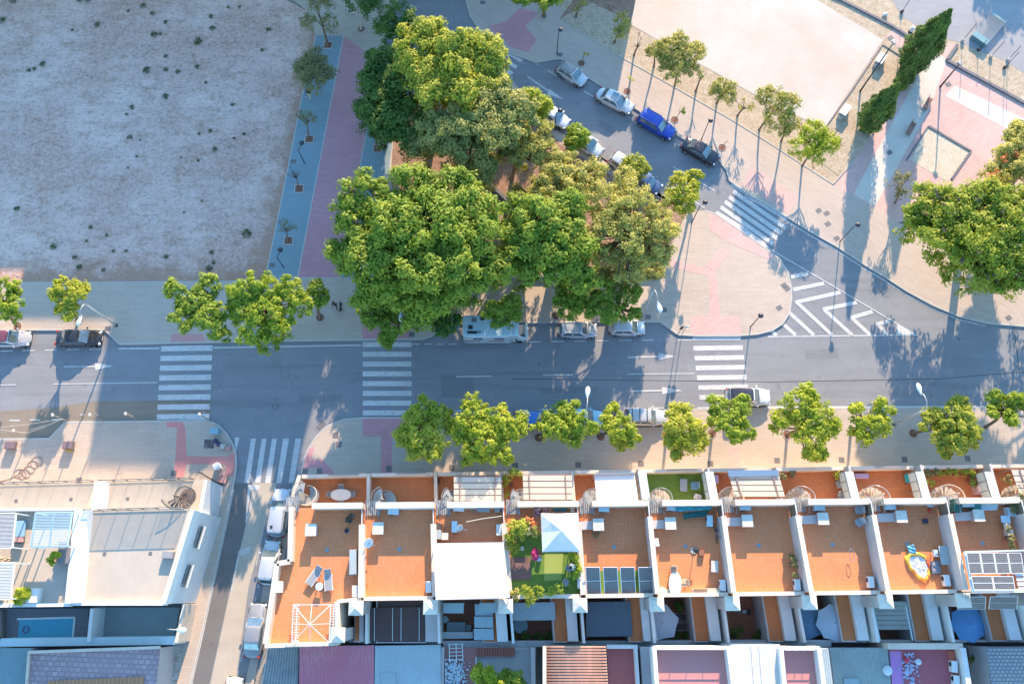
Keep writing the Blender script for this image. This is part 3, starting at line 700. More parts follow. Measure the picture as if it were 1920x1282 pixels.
# footprint front part (first floor terrace, z=3.4) and main block (z=6.6)
E0, E1, E2, E3 = P(386, 900, 4.5), P(377, 958, 4.5), P(360, 955, 7.6), P(304, 1133, 7.6)
ft0, ft1 = P(188, 905, zt), P(384, 898, zt)
rt = [P(152, 955, zr), P(354, 952, zr), P(302, 1133, zr), P(140, 1133, zr)]
MB().prism([ft0, ft1, P(372, 960, zt), P(176, 962, zt)], 0, zt).build('terrace', M_SCREED, h)
wl = [P(160, 955, zr), E2, E3, P(142, 1133, zr)]
MB().prism([P(154, 955, zr), P(360, 955, 7.6), P(306, 1131, 7.6), P(141, 1131, zr)], 0, zr - .01).build('wall', M_WHITEB, h)
MB().prism([P(154, 955, zr), P(360, 955, 7.6), P(306, 1131, 7.6), P(141, 1131, zr)], zr - .009, zr).build('roof', M_SCREED, h)
m = MB(); m.wall(P(360, 955, 7.6), P(306, 1131, 7.6), .4, zr - .2, 7.6); m.build('parapet', M_WHITEB, h)
m = MB(); m.wall(P(152, 955, 7.6), P(134, 1130, 7.6), 1.2, zr - .2, 7.58); m.build('parapet', M_WHITEB, h)
m = MB(); m.wall(P(134, 1131, 7.2), P(308, 1131, 7.2), .3, zr - .2, 7.0); m.build('parapet', M_WHITEB, h)
m = MB(); m.wall(P(386, 899, 4.5), P(375, 960, 4.5), .3, 0, 4.5); m.build('parapet', M_WHITEB, h)
m = MB(); m.wall(P(186, 902, 4.6), P(180, 958, 4.6), .9, 0, 4.6); m.build('parapet', M_WHITEB, h)
def fence_posts(pts, hgt_, n, z, nm, par, sh=True):
    m = MB(); a, b = P(*pts[0], z), P(*pts[1], z)
    for k in range(n + 1):
        q = lerp(a, b, k / n); m.bar(q, q + Vector((0, 0, hgt_)), .05)
    m.bar(a + Vector((0, 0, hgt_)), b + Vector((0, 0, hgt_)), .05); m.bar(a + Vector((0, 0, .1)), b + Vector((0, 0, .1)), .06)
    return m.build(nm, M_BLACKM, par)
def glassy(pts, z, hh, par):
    m, t, b = NT('clear_glass') if 'clear_glass' not in _mc else (None, None, None)
    if m:
        b.inputs['Base Color'].default_value = (.75, .85, .9, 1); b.inputs['Roughness'].default_value = .05; b.inputs['Alpha'].default_value = .28; _mc['clear_glass'] = m
    MB().wall(P(*pts[0], z), P(*pts[1], z), .02, z + .1, z + hh).build('glass_panel', _mc['clear_glass'], par)
fence_posts([(194, 903), (364, 898)], 1.05, 7, zt, 'railing', h); glassy([(194, 903), (364, 898)], zt, 1.0, h)
fence_posts([(168, 958), (352, 953)], 1.3, 7, zr, 'railing', h); glassy([(168, 958), (352, 953)], zr, 1.25, h)
# slot windows on the street facade
for x, y in ((380, 1005), (345, 1078)):
    q = P(x, y, 5.0) ; d = (E3 - E2).normalized(); d.z = 0
    ln = isect((E2, E3), (q, q + V * .001 + Vector((1, 0, 0)))); c = up(ln, 4.6) - Vector((0, 0, 0))
    rz = math.atan2(d.y, d.x); nrm = Vector((-d.y, d.x, 0)); nrm = nrm if nrm.x > 0 else -nrm
    c += nrm * .21
    MB().box(c, (1.9, .06, .9), rz).build('window', M_GLASS, h)
    MB().box(c - Vector((0, 0, .5)) + nrm * .06, (2.0, .18, .08), rz).build('sill', M_WHITEB, h)
# round black steel stair
sc = P(347, 935, 5); sc.z = 0; st = MB()
for k in range(18):
    a0, a1 = R(200 - k * 20), R(182 - k * 20); z = zt + .17 * (k + 1)
    st.prism([sc] + [sc + Vector((1.05 * math.cos(x), 1.05 * math.sin(x), 0)) for x in (a0, (a0 + a1) / 2, a1)], z, z + .04)
st.cyl(sc, .08, zt, zr + 1, 8); s_ = st.build('spiral_stair', mat('brown_steel', (.16, .12, .10), .6, .2, 4), h)
rl = MB(); pts = []
for k in range(37):
    an = R(200 - k * 10); q = sc + Vector((1.08 * math.cos(an), 1.08 * math.sin(an), zt + .3 + k * .085)); pts.append(q + Vector((0, 0, .9))); rl.bar(q, q + Vector((0, 0, .9)), .03)
rl.tube(pts, .04, 6); rl.build('railing', M_BLACKM, s_)
for x, y in ((239, 935),): MB().box(P(x, y, zt) + Vector((0, 0, .01)), (.3, .3, .02)).build('drain', MH, h)
for x, y in ((196, 1038), (282, 1037)): MB().box(P(x, y, zr) + Vector((0, 0, .01)), (.3, .3, .02)).build('drain', MH, h)
# rear lower courtyard (dark green) with coloured walls
M_TEALF = mat('grey_green_screed', (.25, .30, .30), .9, .15, .8)
MB().prism([P(190, 1138, .9), P(337, 1138, .9), P(326, 1200, .9), P(186, 1201, .9)], 0, .9).build('yard', M_TEALF, h)
MB().wall(P(345, 1132, 3.0), P(330, 1204, 3.0), .28, 0, 3.0).build('yard_wall', M_CREAM, h)
MB().wall(P(172, 1140, 3.2), P(166, 1203, 3.2), .3, 0, 3.2).build('yard_wall', M_WHITE, h)
MB().wall(P(0, 1204, 2.9), P(328, 1200, 2.9), .7, 0, 2.9).build('yard_wall', mat('pale_blue_render', (.50, .60, .62), .8, .08, 1), h)

g = thing('modern_house', 'white house with slatted pergolas and a plunge pool, left of the bare terraces', 'house', P(60, 1040, 0))
MB().prism([P(-160, 912, zt), P(186, 905, zt), P(176, 962, zt), P(-170, 968, zt)], 0, zt - .002).build('terrace', M_SCREED, g)
MB().prism([P(-170, 958, zr), P(150, 955, zr), P(130, 1135, zr), P(-170, 1138, zr)], 0, zr).build('wall', M_WHITEB, g)
MB().prism([P(-170, 958, zr), P(138, 955, zr), P(124, 1130, zr), P(-170, 1130, zr)], zr + .001, zr + .01).build('roof', M_SCREED, g)
MB().wall(P(-170, 1137, 7.2), P(130, 1133, 7.2), .3, zr, 7.2).build('parapet', M_WHITEB, g)
MB().wall(P(-170, 956, 7.2), P(142, 954, 7.2), .25, zr, 7.2).build('parapet', M_WHITEB, g)
fence_posts([(-40, 909), (178, 903)], 1.05, 9, zt, 'railing', g); glassy([(-40, 909), (178, 903)], zt, 1.0, g)
for x, y in ((30, 939), (133, 936)): MB().box(P(x, y, zt) + Vector((0, 0, .01)), (.3, .3, .02)).build('drain', MH, g)
MB().prism([P(-170, 1140, .9), P(166, 1140, .9), P(164, 1201, .9), P(-170, 1203, .9)], 0, .9).build('deck', tiles('grey_deck', (.20, .19, .20), (.12, .12, .13), 3, .15, .015, .08, R(2), .5), g)
pw, tt, bb = NT('pool_water'); bb.inputs['Base Color'].default_value = (.06, .33, .45, 1); bb.inputs['Roughness'].default_value = .06
MB().sheet([P(36, 1160, .93), P(138, 1157, .93), P(134, 1203, .93), P(33, 1203, .93)], .93).build('pool', pw, g)
pm = MB(); pp = [P(32, 1160, .95), P(140, 1157, .95), P(136, 1200, .95)]
for a, b in zip(pp, pp[1:]): pm.wall(a, b, .16, .9, .97)
pm.build('pool_coping', M_WHITE, g)
MB().prism([P(110, 1016, 7.6), P(134, 1016, 7.6), P(130, 1056, 7.6), P(107, 1056, 7.6)], zr, 7.6).build('stair_head', mat('brown_grey_panel', (.22, .19, .18), .7, .2, 2), g)
# pergolas
def pergola(name, label, cat, quad, z, n, m_, posts, zf, cross=0, slat=.07, gap_h=.12, grp=None):
    a, b, c, d = [P(*q, z) for q in quad]
    o = thing(name, label, cat, up((a + b + c + d) / 4, zf), 0, grp)
    s = MB()
    for k in range(n + 1):
        t = k / n; s.bar(lerp(a, d, t), lerp(b, c, t), slat, .05)
    s.build('slats', m_, o)
    f_ = MB()
    for p0, p1 in ((a, b), (b, c), (c, d), (d, a)): f_.bar(p0 - Vector((0, 0, .1)), p1 - Vector((0, 0, .1)), .12)
    for k in range(cross):
        t = (k + 1) / (cross + 1); f_.bar(lerp(a, b, t) + Vector((0, 0, -.1)), lerp(d, c, t) + Vector((0, 0, -.1)), .1)
    f_.build('frame', m_, o)
    for q in (a, b, c, d): MB().bar(up(q, zf), up(q, z - .1), .1).build('post', m_, o)
    return o
pergola('pergola', 'white pergola with closely set slats at the left edge, nearer the pavement', 'pergola', [(-60, 963), (29, 962), (22, 1026), (-70, 1027)], zr + 2.3, 26, M_WHITEB, 4, zr, slat=.17)
pergola('pergola', 'open pale blue pergola with thin rods beside the white wall', 'pergola', [(66, 961), (134, 960), (125, 1024), (57, 1025)], zr + 2.3, 22, mat('pale_blue_metal', (.50, .66, .76), .5, .1, 2), 4, zr, 1, slat=.05)
pergola('pergola', 'white slatted pergola at the left edge behind the spiky plants', 'pergola', [(-60, 1056), (26, 1055), (19, 1122), (-70, 1123)], zr + 2.3, 24, M_WHITEB, 4, zr, slat=.17)
lp = thing('lounge_bed', 'padded blue and pink lounge bed between the two pergolas', 'bed', P(40, 1000, zr))
MB().prism([P(32, 975, zr), P(50, 975, zr), P(46, 1018, zr), P(27, 1018, zr)], zr, zr + .35).build('base', M_DARK, lp)
MB().prism([P(32, 976, zr + .3), P(50, 976, zr + .3), P(47, 1006, zr + .3), P(29, 1006, zr + .3)], zr + .36, zr + .55).build('mattress', mat('blue_fabric', (.25, .45, .60), .9, .2, 3), lp)
MB().prism([P(29, 1007, zr + .3), P(46, 1007, zr + .3), P(45, 1016, zr + .3), P(27, 1016, zr + .3)], zr + .36, zr + .62).build('pillow', mat('pink_fabric', (.55, .30, .30), .9, .2, 3), lp)

# neighbours in the bottom left corner
def corr(nm, quad, z, n, m_, par, amp=.06, flip=False):
    """corrugated sheet between four surveyed corners"""
    a, b, c, d = [P(*q, z if not isinstance(z, (list, tuple)) else z[k]) for k, q in enumerate(quad)]
    mbb = MB(); k2 = n * 4
    for k in range(k2 + 1):
        t = k / k2; zz = Vector((0, 0, amp * math.sin(2 * math.pi * k / 4 + .01)))
        mbb.v += [tuple(lerp(a, b, t) + zz), tuple(lerp(d, c, t) + zz)]
    mbb.f += [(2 * k, 2 * k + 2, 2 * k + 3, 2 * k + 1) for k in range(k2)]
    o = mbb.build(nm, m_, par); sm = o.modifiers.new('thickness', 'SOLIDIFY'); sm.thickness = .02; return o
def lowhouse(label, quad, z, wallm=None, name='low_house'):
    q = [P(*a, z) for a in quad]; o = thing(name, label, 'house', up(sum(q, Vector()) / 4, 0))
    MB().prism(q, 0, z - .12).build('wall', wallm or M_LILAC, o); return o
M_TEALR = mat('blue_green_sheet', (.27, .38, .40), .6, .15, 1)
o = lowhouse('low house with a blue-green corrugated roof in the bottom left corner', [(-160, 1216), (60, 1214), (50, 1330), (-160, 1330)], 3.0)
corr('roof', [(-160, 1216), (60, 1214), (50, 1330), (-160, 1330)], 3.0, 60, M_TEALR, o, .04)
o = lowhouse('low house with a weathered mauve tiled roof beside the gravel verge', [(54, 1222), (300, 1214), (288, 1330), (46, 1330)], 3.6)
M_SHING = tiles('mauve_roof_tiles', (.44, .31, .31), (.24, .18, .19), .55, .42, .05, .2, R(2), .5, blot=.4, stain=.3)
MB().prism([P(a, b, 3.6) for a, b in ((54, 1222), (300, 1214), (288, 1330), (46, 1330))], 3.48, 3.6).build('roof', M_SHING, o)
mm = MB(); 
mm.wall(P(54, 1222, 3.75), P(300, 1213, 3.75), .25, 3.6, 3.85); mm.wall(P(54, 1222, 3.75), P(46, 1330, 3.75), .2, 3.6, 3.8); mm.build('parapet', M_CREAM, o)
corr('eaves_tiles', [(90, 1276), (270, 1268), (264, 1330), (88, 1330)], 3.75, 24, mat('orange_clay', (.50, .25, .13), .8, .2, 2), o, .06)

# ================================================================ low houses along the bottom edge, right of the street
def cor(label, quad, z, n, m_, name='low_house', amp=.05, wallm=None, thru=True):
    o = lowhouse(label, quad, z, wallm, name); corr('roof', quad, z, n, m_, o, amp); return o
M_FIBRE = mat('fibre_cement', (.36, .37, .37), .85, .25, 1.2, dirt=.5)
M_FIBREB = mat('grey_blue_sheet', (.42, .50, .52), .7, .12, .6, dirt=.2)
M_RED = mat('faded_red_coating', (.42, .11, .13), .8, .12, .6)
M_REDP = mat('dark_red_terrace', (.40, .12, .12), .8, .1, .5)
cor('shed with a rusty ribbed fibre cement roof below the corner house', [(503, 1213), (560, 1212), (556, 1340), (480, 1340)], 3.0, 12, M_FIBRE, 'shed', .07)
def redworn():
    m, t, b = NT('worn_red_coating'); p = pos(t)
    c = mixc(t, ramp(t, noise(t, p, 2.4, 8, .8, (3.5, 1, 1)), [(.48, 0.), (.6, .8)]), (.60, .20, .25), (.62, .48, .52))
    c = mixc(t, ramp(t, noise(t, p, .18, 3, .5), [(.4, 1.), (.6, 0.)]), c, (.58, .19, .24))
    t.links.new(c, b.inputs['Base Color']); b.inputs['Roughness'].default_value = .8; return m
o = lowhouse('low house with a flaking crimson ribbed roof under the courtyards', [(562, 1212), (701, 1209), (701, 1340), (560, 1340)], 3.2)
corr('roof', [(562, 1212), (701, 1209), (701, 1340), (560, 1340)], 3.2, 34, redworn(), o, .03)
o = cor('low house with a smooth grey-blue corrugated roof beside the crimson one', [(703, 1210), (826, 1208), (826, 1340), (702, 1340)], 3.2, 44, M_FIBREB, amp=.02)
mm = MB(); z = 3.6
for a, b in (((713, 1258), (713, 1300)), ((743, 1258), (743, 1300)), ((713, 1259), (743, 1259))): mm.bar(P(*a, z), P(*b, z), .06)
mm.build('roof_rail', M_STEEL, o)
o = lowhouse('low house with a red terrace full of rubble and an inner patio', [(830, 1211), (1005, 1213), (1004, 1340), (828, 1340)], 2.6)
MB().prism([P(a, b, 2.6) for a, b in ((832, 1213), (895, 1213), (893, 1340), (830, 1340))], 2.48, 2.7).build('terrace', mat('dull_red_floor', (.36, .16, .15), .85, .15, 1, dirt=.3), o)
corr('eaves_tiles', [(895, 1213), (965, 1213), (965, 1230), (895, 1230)], 2.9, 14, mat('dull_clay', (.33, .13, .10), .8, .2, 2), o, .06)
MB().prism([P(a, b, 2.3) for a, b in ((896, 1232), (1000, 1214), (1000, 1340), (893, 1340))], 2.485, 2.55).build('patio', mat('patio_cement', (.33, .34, .34), .9, .15, 1, dirt=.3), o)
mm = MB(); mm.wall(P(999, 1213, 3.4), P(1001, 1340, 3.4), .35, 0, 3.4); mm.wall(P(830, 1213, 3.0), P(828, 1340, 3.0), .3, 0, 3.0); mm.wall(P(893, 1231, 3), P(890, 1340, 3), .16, 2.3, 3); mm.build('parapet', M_LILAC, o)
# clay tile gable
o = lowhouse('house with a salmon clay tile roof, its rows running left to right', [(1022, 1212), (1136, 1213), (1142, 1340), (1020, 1340)], 6.3, M_CREAM)
M_CLAY = tiles('salmon_clay', (.62, .34, .24), (.5, .25, .17), .45, 3, .01, .12, R(2), .5, blot=.2, stain=.2)
def rows(nm, x0, x1, y0, y1, z, n, m_, par, amp=.09):
    mbb = MB(); k2 = n * 4
    for k in range(k2 + 1):
        t = k / k2; zz = Vector((0, 0, amp * math.sin(2 * math.pi * k / 4))); y = lerp(y0, y1, t)
        mbb.v += [tuple(P(lerp(x0[0], x0[1], t), y, z) + zz), tuple(P(lerp(x1[0], x1[1], t), y, z + .2) + zz)]
    mbb.f += [(2 * k, 2 * k + 2, 2 * k + 3, 2 * k + 1) for k in range(k2)]
    ob = mbb.build(nm, m_, par, smooth=True); s_ = ob.modifiers.new('thickness', 'SOLIDIFY'); s_.thickness = .03
rows('roof', (1024, 1024), (1136, 1143), 1211, 1340, 6.3, 23, M_CLAY, o)
MB().wall(P(1021, 1211, 6.5), P(1021, 1340, 6.5), .3, 6.0, 6.55).build('verge', M_CREAM, o)
o = lowhouse('low house with a plain maroon terrace between white walls', [(1138, 1214), (1194, 1214), (1204, 1340), (1142, 1340)], 3.8)
MB().prism([P(a, b, 3.8) for a, b in ((1138, 1214), (1192, 1214), (1200, 1340), (1144, 1340))], 3.7, 3.85).build('terrace', M_REDP, o)
mm = MB(); mm.wall(P(1192, 1213, 4.6), P(1200, 1340, 4.6), .3, 0, 4.6); mm.wall(P(1138, 1212, 4.5), P(1196, 1212, 4.5), .3, 0, 4.5); mm.build('parapet', M_WHITE, o)
MB().prism([P(a, b, 4.2) for a, b in ((1200, 1212), (1222, 1212), (1228, 1340), (1208, 1340))], 0, 4.2).build('lean_to', M_LILAC, o)
def terr(label, x0, x1, x0b, x1b, y, z, m_, pm=M_WHITE):
    o = lowhouse(label, [(x0, y), (x1, y), (x1b, 1340), (x0b, 1340)], z)
    MB().prism([P(a, b, z) for a, b in ((x0, y), (x1, y), (x1b, 1340), (x0b, 1340))], z - .1, z).build('terrace', m_, o)
    t = MB(); t.wall(P(x0 - 2, y, z + .7), P(x1 + 2, y, z + .7), .3, z - .5, z + .7); t.wall(P(x0, y, z + 1.1), P(x0b, 1340, z + 1.1), .34, z - .5, z + 1.1); t.wall(P(x1, y, z + 1.1), P(x1b, 1340, z + 1.1), .34, z - .5, z + 1.1)
    t.build('parapet', pm, o)
    t = MB(); q0, q1 = P(x0 + 8, y + 2, z + .95), P(x1 - 6, y + 2, z + .95); t.bar(q0, q1, .05)
    for k in range(5): q = lerp(q0, q1, k / 4); t.bar(up(q, z + .6), q, .05)
    t.build('rail', M_WSTEEL, o)
    return o
terr('house with a wide pink-red terrace and white parapet, left of the pale membrane roof', 1227, 1366, 1236, 1382, 1214, 6.2, mat('pinkish_red_terrace', (.55, .23, .21), .8, .08, .5))
o = lowhouse('house with a pale white membrane roof between two red terraces', [(1369, 1208), (1462, 1208), (1474, 1340), (1376, 1340)], 6.6, M_WHITE)
M_MEMB = mat('stained_white_membrane', (.56, .54, .50), .7, .1, .7, dirt=.25)
MB().prism([P(a, b, 6.6) for a, b in ((1368, 1207), (1462, 1207), (1475, 1340), (1376, 1340))], 6.485, 6.62).build('roof', M_MEMB, o)
mm = MB(); 
for x in (1409, 1424, 1458): mm.bar(P(x, 1209, 6.66), P(x + 10, 1340, 6.66), .1, .06)
mm.build('seam', M_WHITE, o)
terr('house with a narrow pink-red terrace and white parapet, right of the pale membrane roof', 1465, 1536, 1477, 1552, 1215, 6.2, mat('pinkish_red_terrace', (0, 0, 0)))
o = lowhouse('narrow house with a pale ribbed ledge right of the pink-red terraces', [(1540, 1215), (1553, 1215), (1569, 1340), (1554, 1340)], 6.0, M_WHITE)
corr('roof', [(1540, 1215), (1553, 1215), (1569, 1340), (1554, 1340)], 6.1, 4, M_FIBREB, o, .04)
o = cor('low house with a long grey-green plank like sheet roof', [(1556, 1214), (1664, 1214), (1676, 1340), (1572, 1340)], 3.4, 30, mat('grey_green_sheet', (.36, .42, .40), .8, .15, .5, dirt=.3), amp=.035)
MB().prism([P(a, b, 3.6) for a, b in ((1582, 1271), (1610, 1271), (1612, 1290), (1584, 1290))], 3.3, 3.6).build('skylight', M_TEALR, o)
o = lowhouse('house with a cluttered crimson terrace, two air conditioners on it', [(1667, 1216), (1802, 1216), (1822, 1340), (1676, 1340)], 3.4)
MB().prism([P(a, b, 3.4) for a, b in ((1668, 1216), (1802, 1216), (1822, 1340), (1676, 1340))], 3.3, 3.4).build('terrace', M_RED, o)
mm = MB(); mm.wall(P(1665, 1211, 4.4), P(1806, 1211, 4.4), .5, 0, 4.4); mm.build('parapet', M_CREAM, o)
MB().wall(P(1806, 1214, 4.6), P(1826, 1340, 4.6), .45, 0, 4.6).build('parapet', M_WHITE, o)
MB().sheet([P(a, b, 3.41) for a, b in ((1668, 1220), (1690, 1220), (1697, 1340), (1677, 1340))], 3.41).build('lilac_panel', mat('lilac_paint', (.50, .22, .48), .7, .1, 1), o)
MB().prism([P(a, b, 3.9) for a, b in ((1782, 1220), (1799, 1220), (1816, 1340), (1798, 1340))], 3.4, 3.6).build('step', mat('red_brown', (.50, .14, .09), .8, .1, 1), o)
o = lowhouse('house with a dark narrow patio right of the crimson terrace', [(1812, 1212), (1850, 1212), (1868, 1340), (1830, 1340)], .8)
MB().prism([P(a, b, .8) for a, b in ((1808, 1214), (1850, 1214), (1866, 1340), (1826, 1340))], .7, .85).build('patio', mat('dark_patio', (.16, .14, .13), .9, .2, 1), o)
o = lowhouse('house with a mottled grey scalloped tile roof in the bottom right corner', [(1852, 1213), (2080, 1213), (2100, 1340), (1868, 1340)], 4.2)
def scal():
    m, t, b = NT('mottled_tiles'); p = pos(t)
    ch = N(t, 'TexBrick'); ch.offset = .5; ch.inputs['Scale'].default_value = 1; ch.inputs['Brick Width'].default_value = .38; ch.inputs['Row Height'].default_value = .3; ch.inputs['Mortar Size'].default_value = .07; ch.inputs['Mortar Smooth'].default_value = 1
    ch.inputs['Color1'].default_value = (.42, .37, .33, 1); ch.inputs['Color2'].default_value = (.30, .31, .33, 1); ch.inputs['Mortar'].default_value = (.10, .13, .16, 1); t.links.new(p, ch.inputs[0])
    t.links.new(ch.outputs[0], b.inputs['Base Color']); b.inputs['Roughness'].default_value = .8; return m
MB().prism([P(a, b, 4.2) for a, b in ((1850, 1213), (2080, 1213), (2100, 1340), (1866, 1340))], 4.085, 4.2).build('roof', scal(), o)
MB().prism([P(a, b, 2.6) for a, b in ((830, 1204), (1560, 1203), (1560, 1212), (830, 1212))], 0, 2.45).build('alley_wall', M_FIBRE, None)
tag(bpy.data.objects['alley_wall'], 'long grey mossy wall behind the dark courtyards', 'wall')
# ================================================================ trees
nr = np.random.RandomState(11)
def quads_mesh(name, cen, nor, size, m, parent, asp=.48):
    """many small leaf shaped faces"""
    n = len(cen); rnd = nr.normal(size=(n, 3)); t = np.cross(nor, rnd); t /= np.linalg.norm(t, axis=1)[:, None] + 1e-9
    b = np.cross(nor, t); b /= np.linalg.norm(b, axis=1)[:, None] + 1e-9
    s = size * (.7 + .6 * nr.rand(n))[:, None]
    fold = nor * s * .18
    v = np.stack([cen - t * s, cen - b * s * asp + fold, cen + t * s, cen + b * s * asp + fold], 1).reshape(-1, 3)
    me = bpy.data.meshes.new(name); me.vertices.add(4 * n); me.vertices.foreach_set('co', v.astype(np.float32).ravel())
    me.loops.add(4 * n); me.loops.foreach_set('vertex_index', np.arange(4 * n, dtype=np.int32))
    me.polygons.add(n); me.polygons.foreach_set('loop_start', np.arange(0, 4 * n, 4, dtype=np.int32)); me.polygons.foreach_set('loop_total', np.full(n, 4, np.int32))
    me.materials.append(m); me.update(calc_edges=True)
    o = bpy.data.objects.new(name, me); COL.objects.link(o); o.parent = parent; return o
def unit(n):
    d = nr.normal(size=(n, 3)); return d / np.linalg.norm(d, axis=1)[:, None]
def foliage(lobes, leaf, dens, clump, per, flat=.75, gap=.0, spiky=0.0):
    """lobes: (centre, radius). clumps of leaves over and through each lobe"""
    C_, D_ = [], []
    for c, r in lobes:
        n = max(4, int(dens * r * r)); d = unit(n); d[:, 2] = np.where(d[:, 2] < -.35, -d[:, 2], d[:, 2])
        rad = r * (1 - .45 * nr.rand(n) ** 2.2) * (.86 + .24 * nr.rand(n))
        cc = np.array(c)[None] + d * rad[:, None] * np.array([1, 1, flat]); keep = nr.rand(n) > gap; cc, d = cc[keep], d[keep]
        for q, dd in zip(cc, d):
            k = int(per * (.6 + .8 * nr.rand())); u = unit(k); rr = clump * (.75 + .5 * nr.rand()) * nr.rand(k) ** .4
            pts = q + u * rr[:, None] * np.array([1, 1, .75]) + dd * spiky * nr.rand(k)[:, None]
            nn = u * .75 + dd * .35 + np.array([0, 0, .5]) + nr.normal(size=(k, 3)) * .3
            C_.append(pts); D_.append(nn)
    c = np.concatenate(C_); d = np.concatenate(D_); d /= np.linalg.norm(d, axis=1)[:, None]; return c, d
def tree(name, label, base, lobes, m, leaf=.2, dens=7, clump=.5, per=26, flat=.75, gap=.05, r0=.14, group=None, zg=ZP, limbs=True, branchy=0, wood=None, cat='tree'):
    """base: surveyed foot pixel or None; lobes: (px, py, radius px, height)"""
    L = []
    for x, y, r, z in lobes:
        s = SCL(x, y, z); L.append((P(x, y, z), r * s))
    cen = sum((l[0] * l[1] for l in L), Vector()) / sum(l[1] for l in L)
    under = [(Vector((c.x, c.y, c.z * .52)), r * .95) for c, r in L if c.z > 6 and r > 1.1]  # hidden lower foliage, added so tall crowns cast a denser shadow
    foot = P(*base, zg) if base else up(cen, zg)
    o = thing(name, label, cat, foot, 0, group)
    tm = MB(); top = cen - Vector((0, 0, .35 * max(l[1] for l in L))); h = top.z - foot.z
    k1 = foot + Vector(((top.x - foot.x) * .25, (top.y - foot.y) * .25, h * .42)); 
    tm.tube([foot - Vector((0, 0, .05)), foot + Vector((0, 0, .15)), k1, lerp(k1, top, .6), top], [r0 * 1.5, r0 * 1.1, r0, r0 * .75, r0 * .5], 9)
    if limbs:
        for c, r in L:
            for j in range(1 + branchy):
                e = c + Vector(nr.normal(size=3)) * r * (.3 if j == 0 else .62); e.z = max(e.z, c.z - r * .2)
                st = lerp(k1, top, .35 + .3 * nr.rand()); md = lerp(st, e, .5) + Vector(nr.normal(size=3)) * .15 * r
                tm.tube([st, md, e], [r0 * .5, r0 * .33, r0 * .12], 6)
                for j2 in range(branchy and 3):
                    e2 = e + Vector(unit(1)[0]) * r * .45; tm.tube([lerp(md, e, .5), lerp(e, e2, .5), e2], [r0 * .2, r0 * .12, .012], 5)
    tm.build('trunk', wood or M_BARK, o, smooth=True)
    if m is not None:
        c, d = foliage([(np.array(l[0]) , l[1]) for l in L], leaf, dens, clump, per, flat, gap)
        if under:
            c2, d2 = foliage([(np.array(l[0]), l[1]) for l in under], leaf, dens * .4, clump, per, flat, 0); c, d = np.concatenate([c, c2]), np.concatenate([d, d2])
        c = c - np.array(foot)[None]; c[:, 2] = np.maximum(c[:, 2], .6)
        quads_mesh('crown', c, d, leaf, m, o)
    return o
LF_BRIGHT = leafmat('leaf_bright', (.29, .39, .03), (.54, .56, .07), .42)
LF_YEL = leafmat('leaf_yellow_green', (.29, .36, .04), (.50, .50, .08), .38)
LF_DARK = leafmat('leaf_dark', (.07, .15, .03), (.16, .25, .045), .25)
LF_FICUS = leafmat('leaf_ficus', (.16, .27, .03), (.36, .43, .055), .32)
LF_OLIVE = leafmat('leaf_olive', (.39, .40, .11), (.62, .57, .18), .42)
LF_PINE = leafmat('leaf_grey_green', (.26, .31, .09), (.50, .47, .16), .35)
LF_RUST = leafmat('leaf_rusty', (.33, .36, .08), (.54, .46, .14), .35)
LF_DULL = leafmat('leaf_dull', (.22, .22, .09), (.34, .31, .13), .3)
LF_CYP = leafmat('leaf_cypress', (.08, .15, .035), (.22, .31, .06), .12)
LF_ROAD = leafmat('leaf_right', (.20, .30, .03), (.44, .46, .06), .35)
LF_PINKF = leafmat('petals_magenta', (.55, .03, .16), (.65, .08, .25), .2)
LF_ORF = leafmat('petals_orange', (.65, .16, .05), (.70, .30, .12), .2)
LFB2 = leafmat('leaf_bright_b', (.22, .34, .03), (.44, .50, .06), .4)
LFB3 = leafmat('leaf_bright_c', (.34, .40, .04), (.58, .57, .09), .42)
G1, G2_, G3, G4 = 'street trees along the upper pavement', 'street trees along the lower pavement', 'young trees on the grey path', 'thin trees beside the concrete court'
st_ = dict(leaf=.155, dens=24, clump=.36, per=30, gap=.22, flat=.6)
def street(label, base, lobes, m=LF_BRIGHT, g=None, **kw):
    a = dict(st_); a.update(kw)
    if m is LF_BRIGHT: m = rng.choice((LF_BRIGHT, LFB2, LFB3)); a['gap'] = rng.uniform(.12, .38); a['clump'] = rng.uniform(.3, .44)
    lb = [(x, y, r * 1.12, z) for x, y, r, z in lobes]
    # break every lobe into a few bumps
    out = []
    for x, y, r, z in lb:
        out.append((x, y, r * .68, z))
        for k in range(6):
            an = rng.uniform(0, 6.28); out.append((x + r * .68 * math.cos(an), y + r * .66 * math.sin(an), r * rng.uniform(.2, .45), z + rng.uniform(-.7, .4)))
    return tree('street_tree', label, base, out, m, group=g, **a)
H5 = 5.2
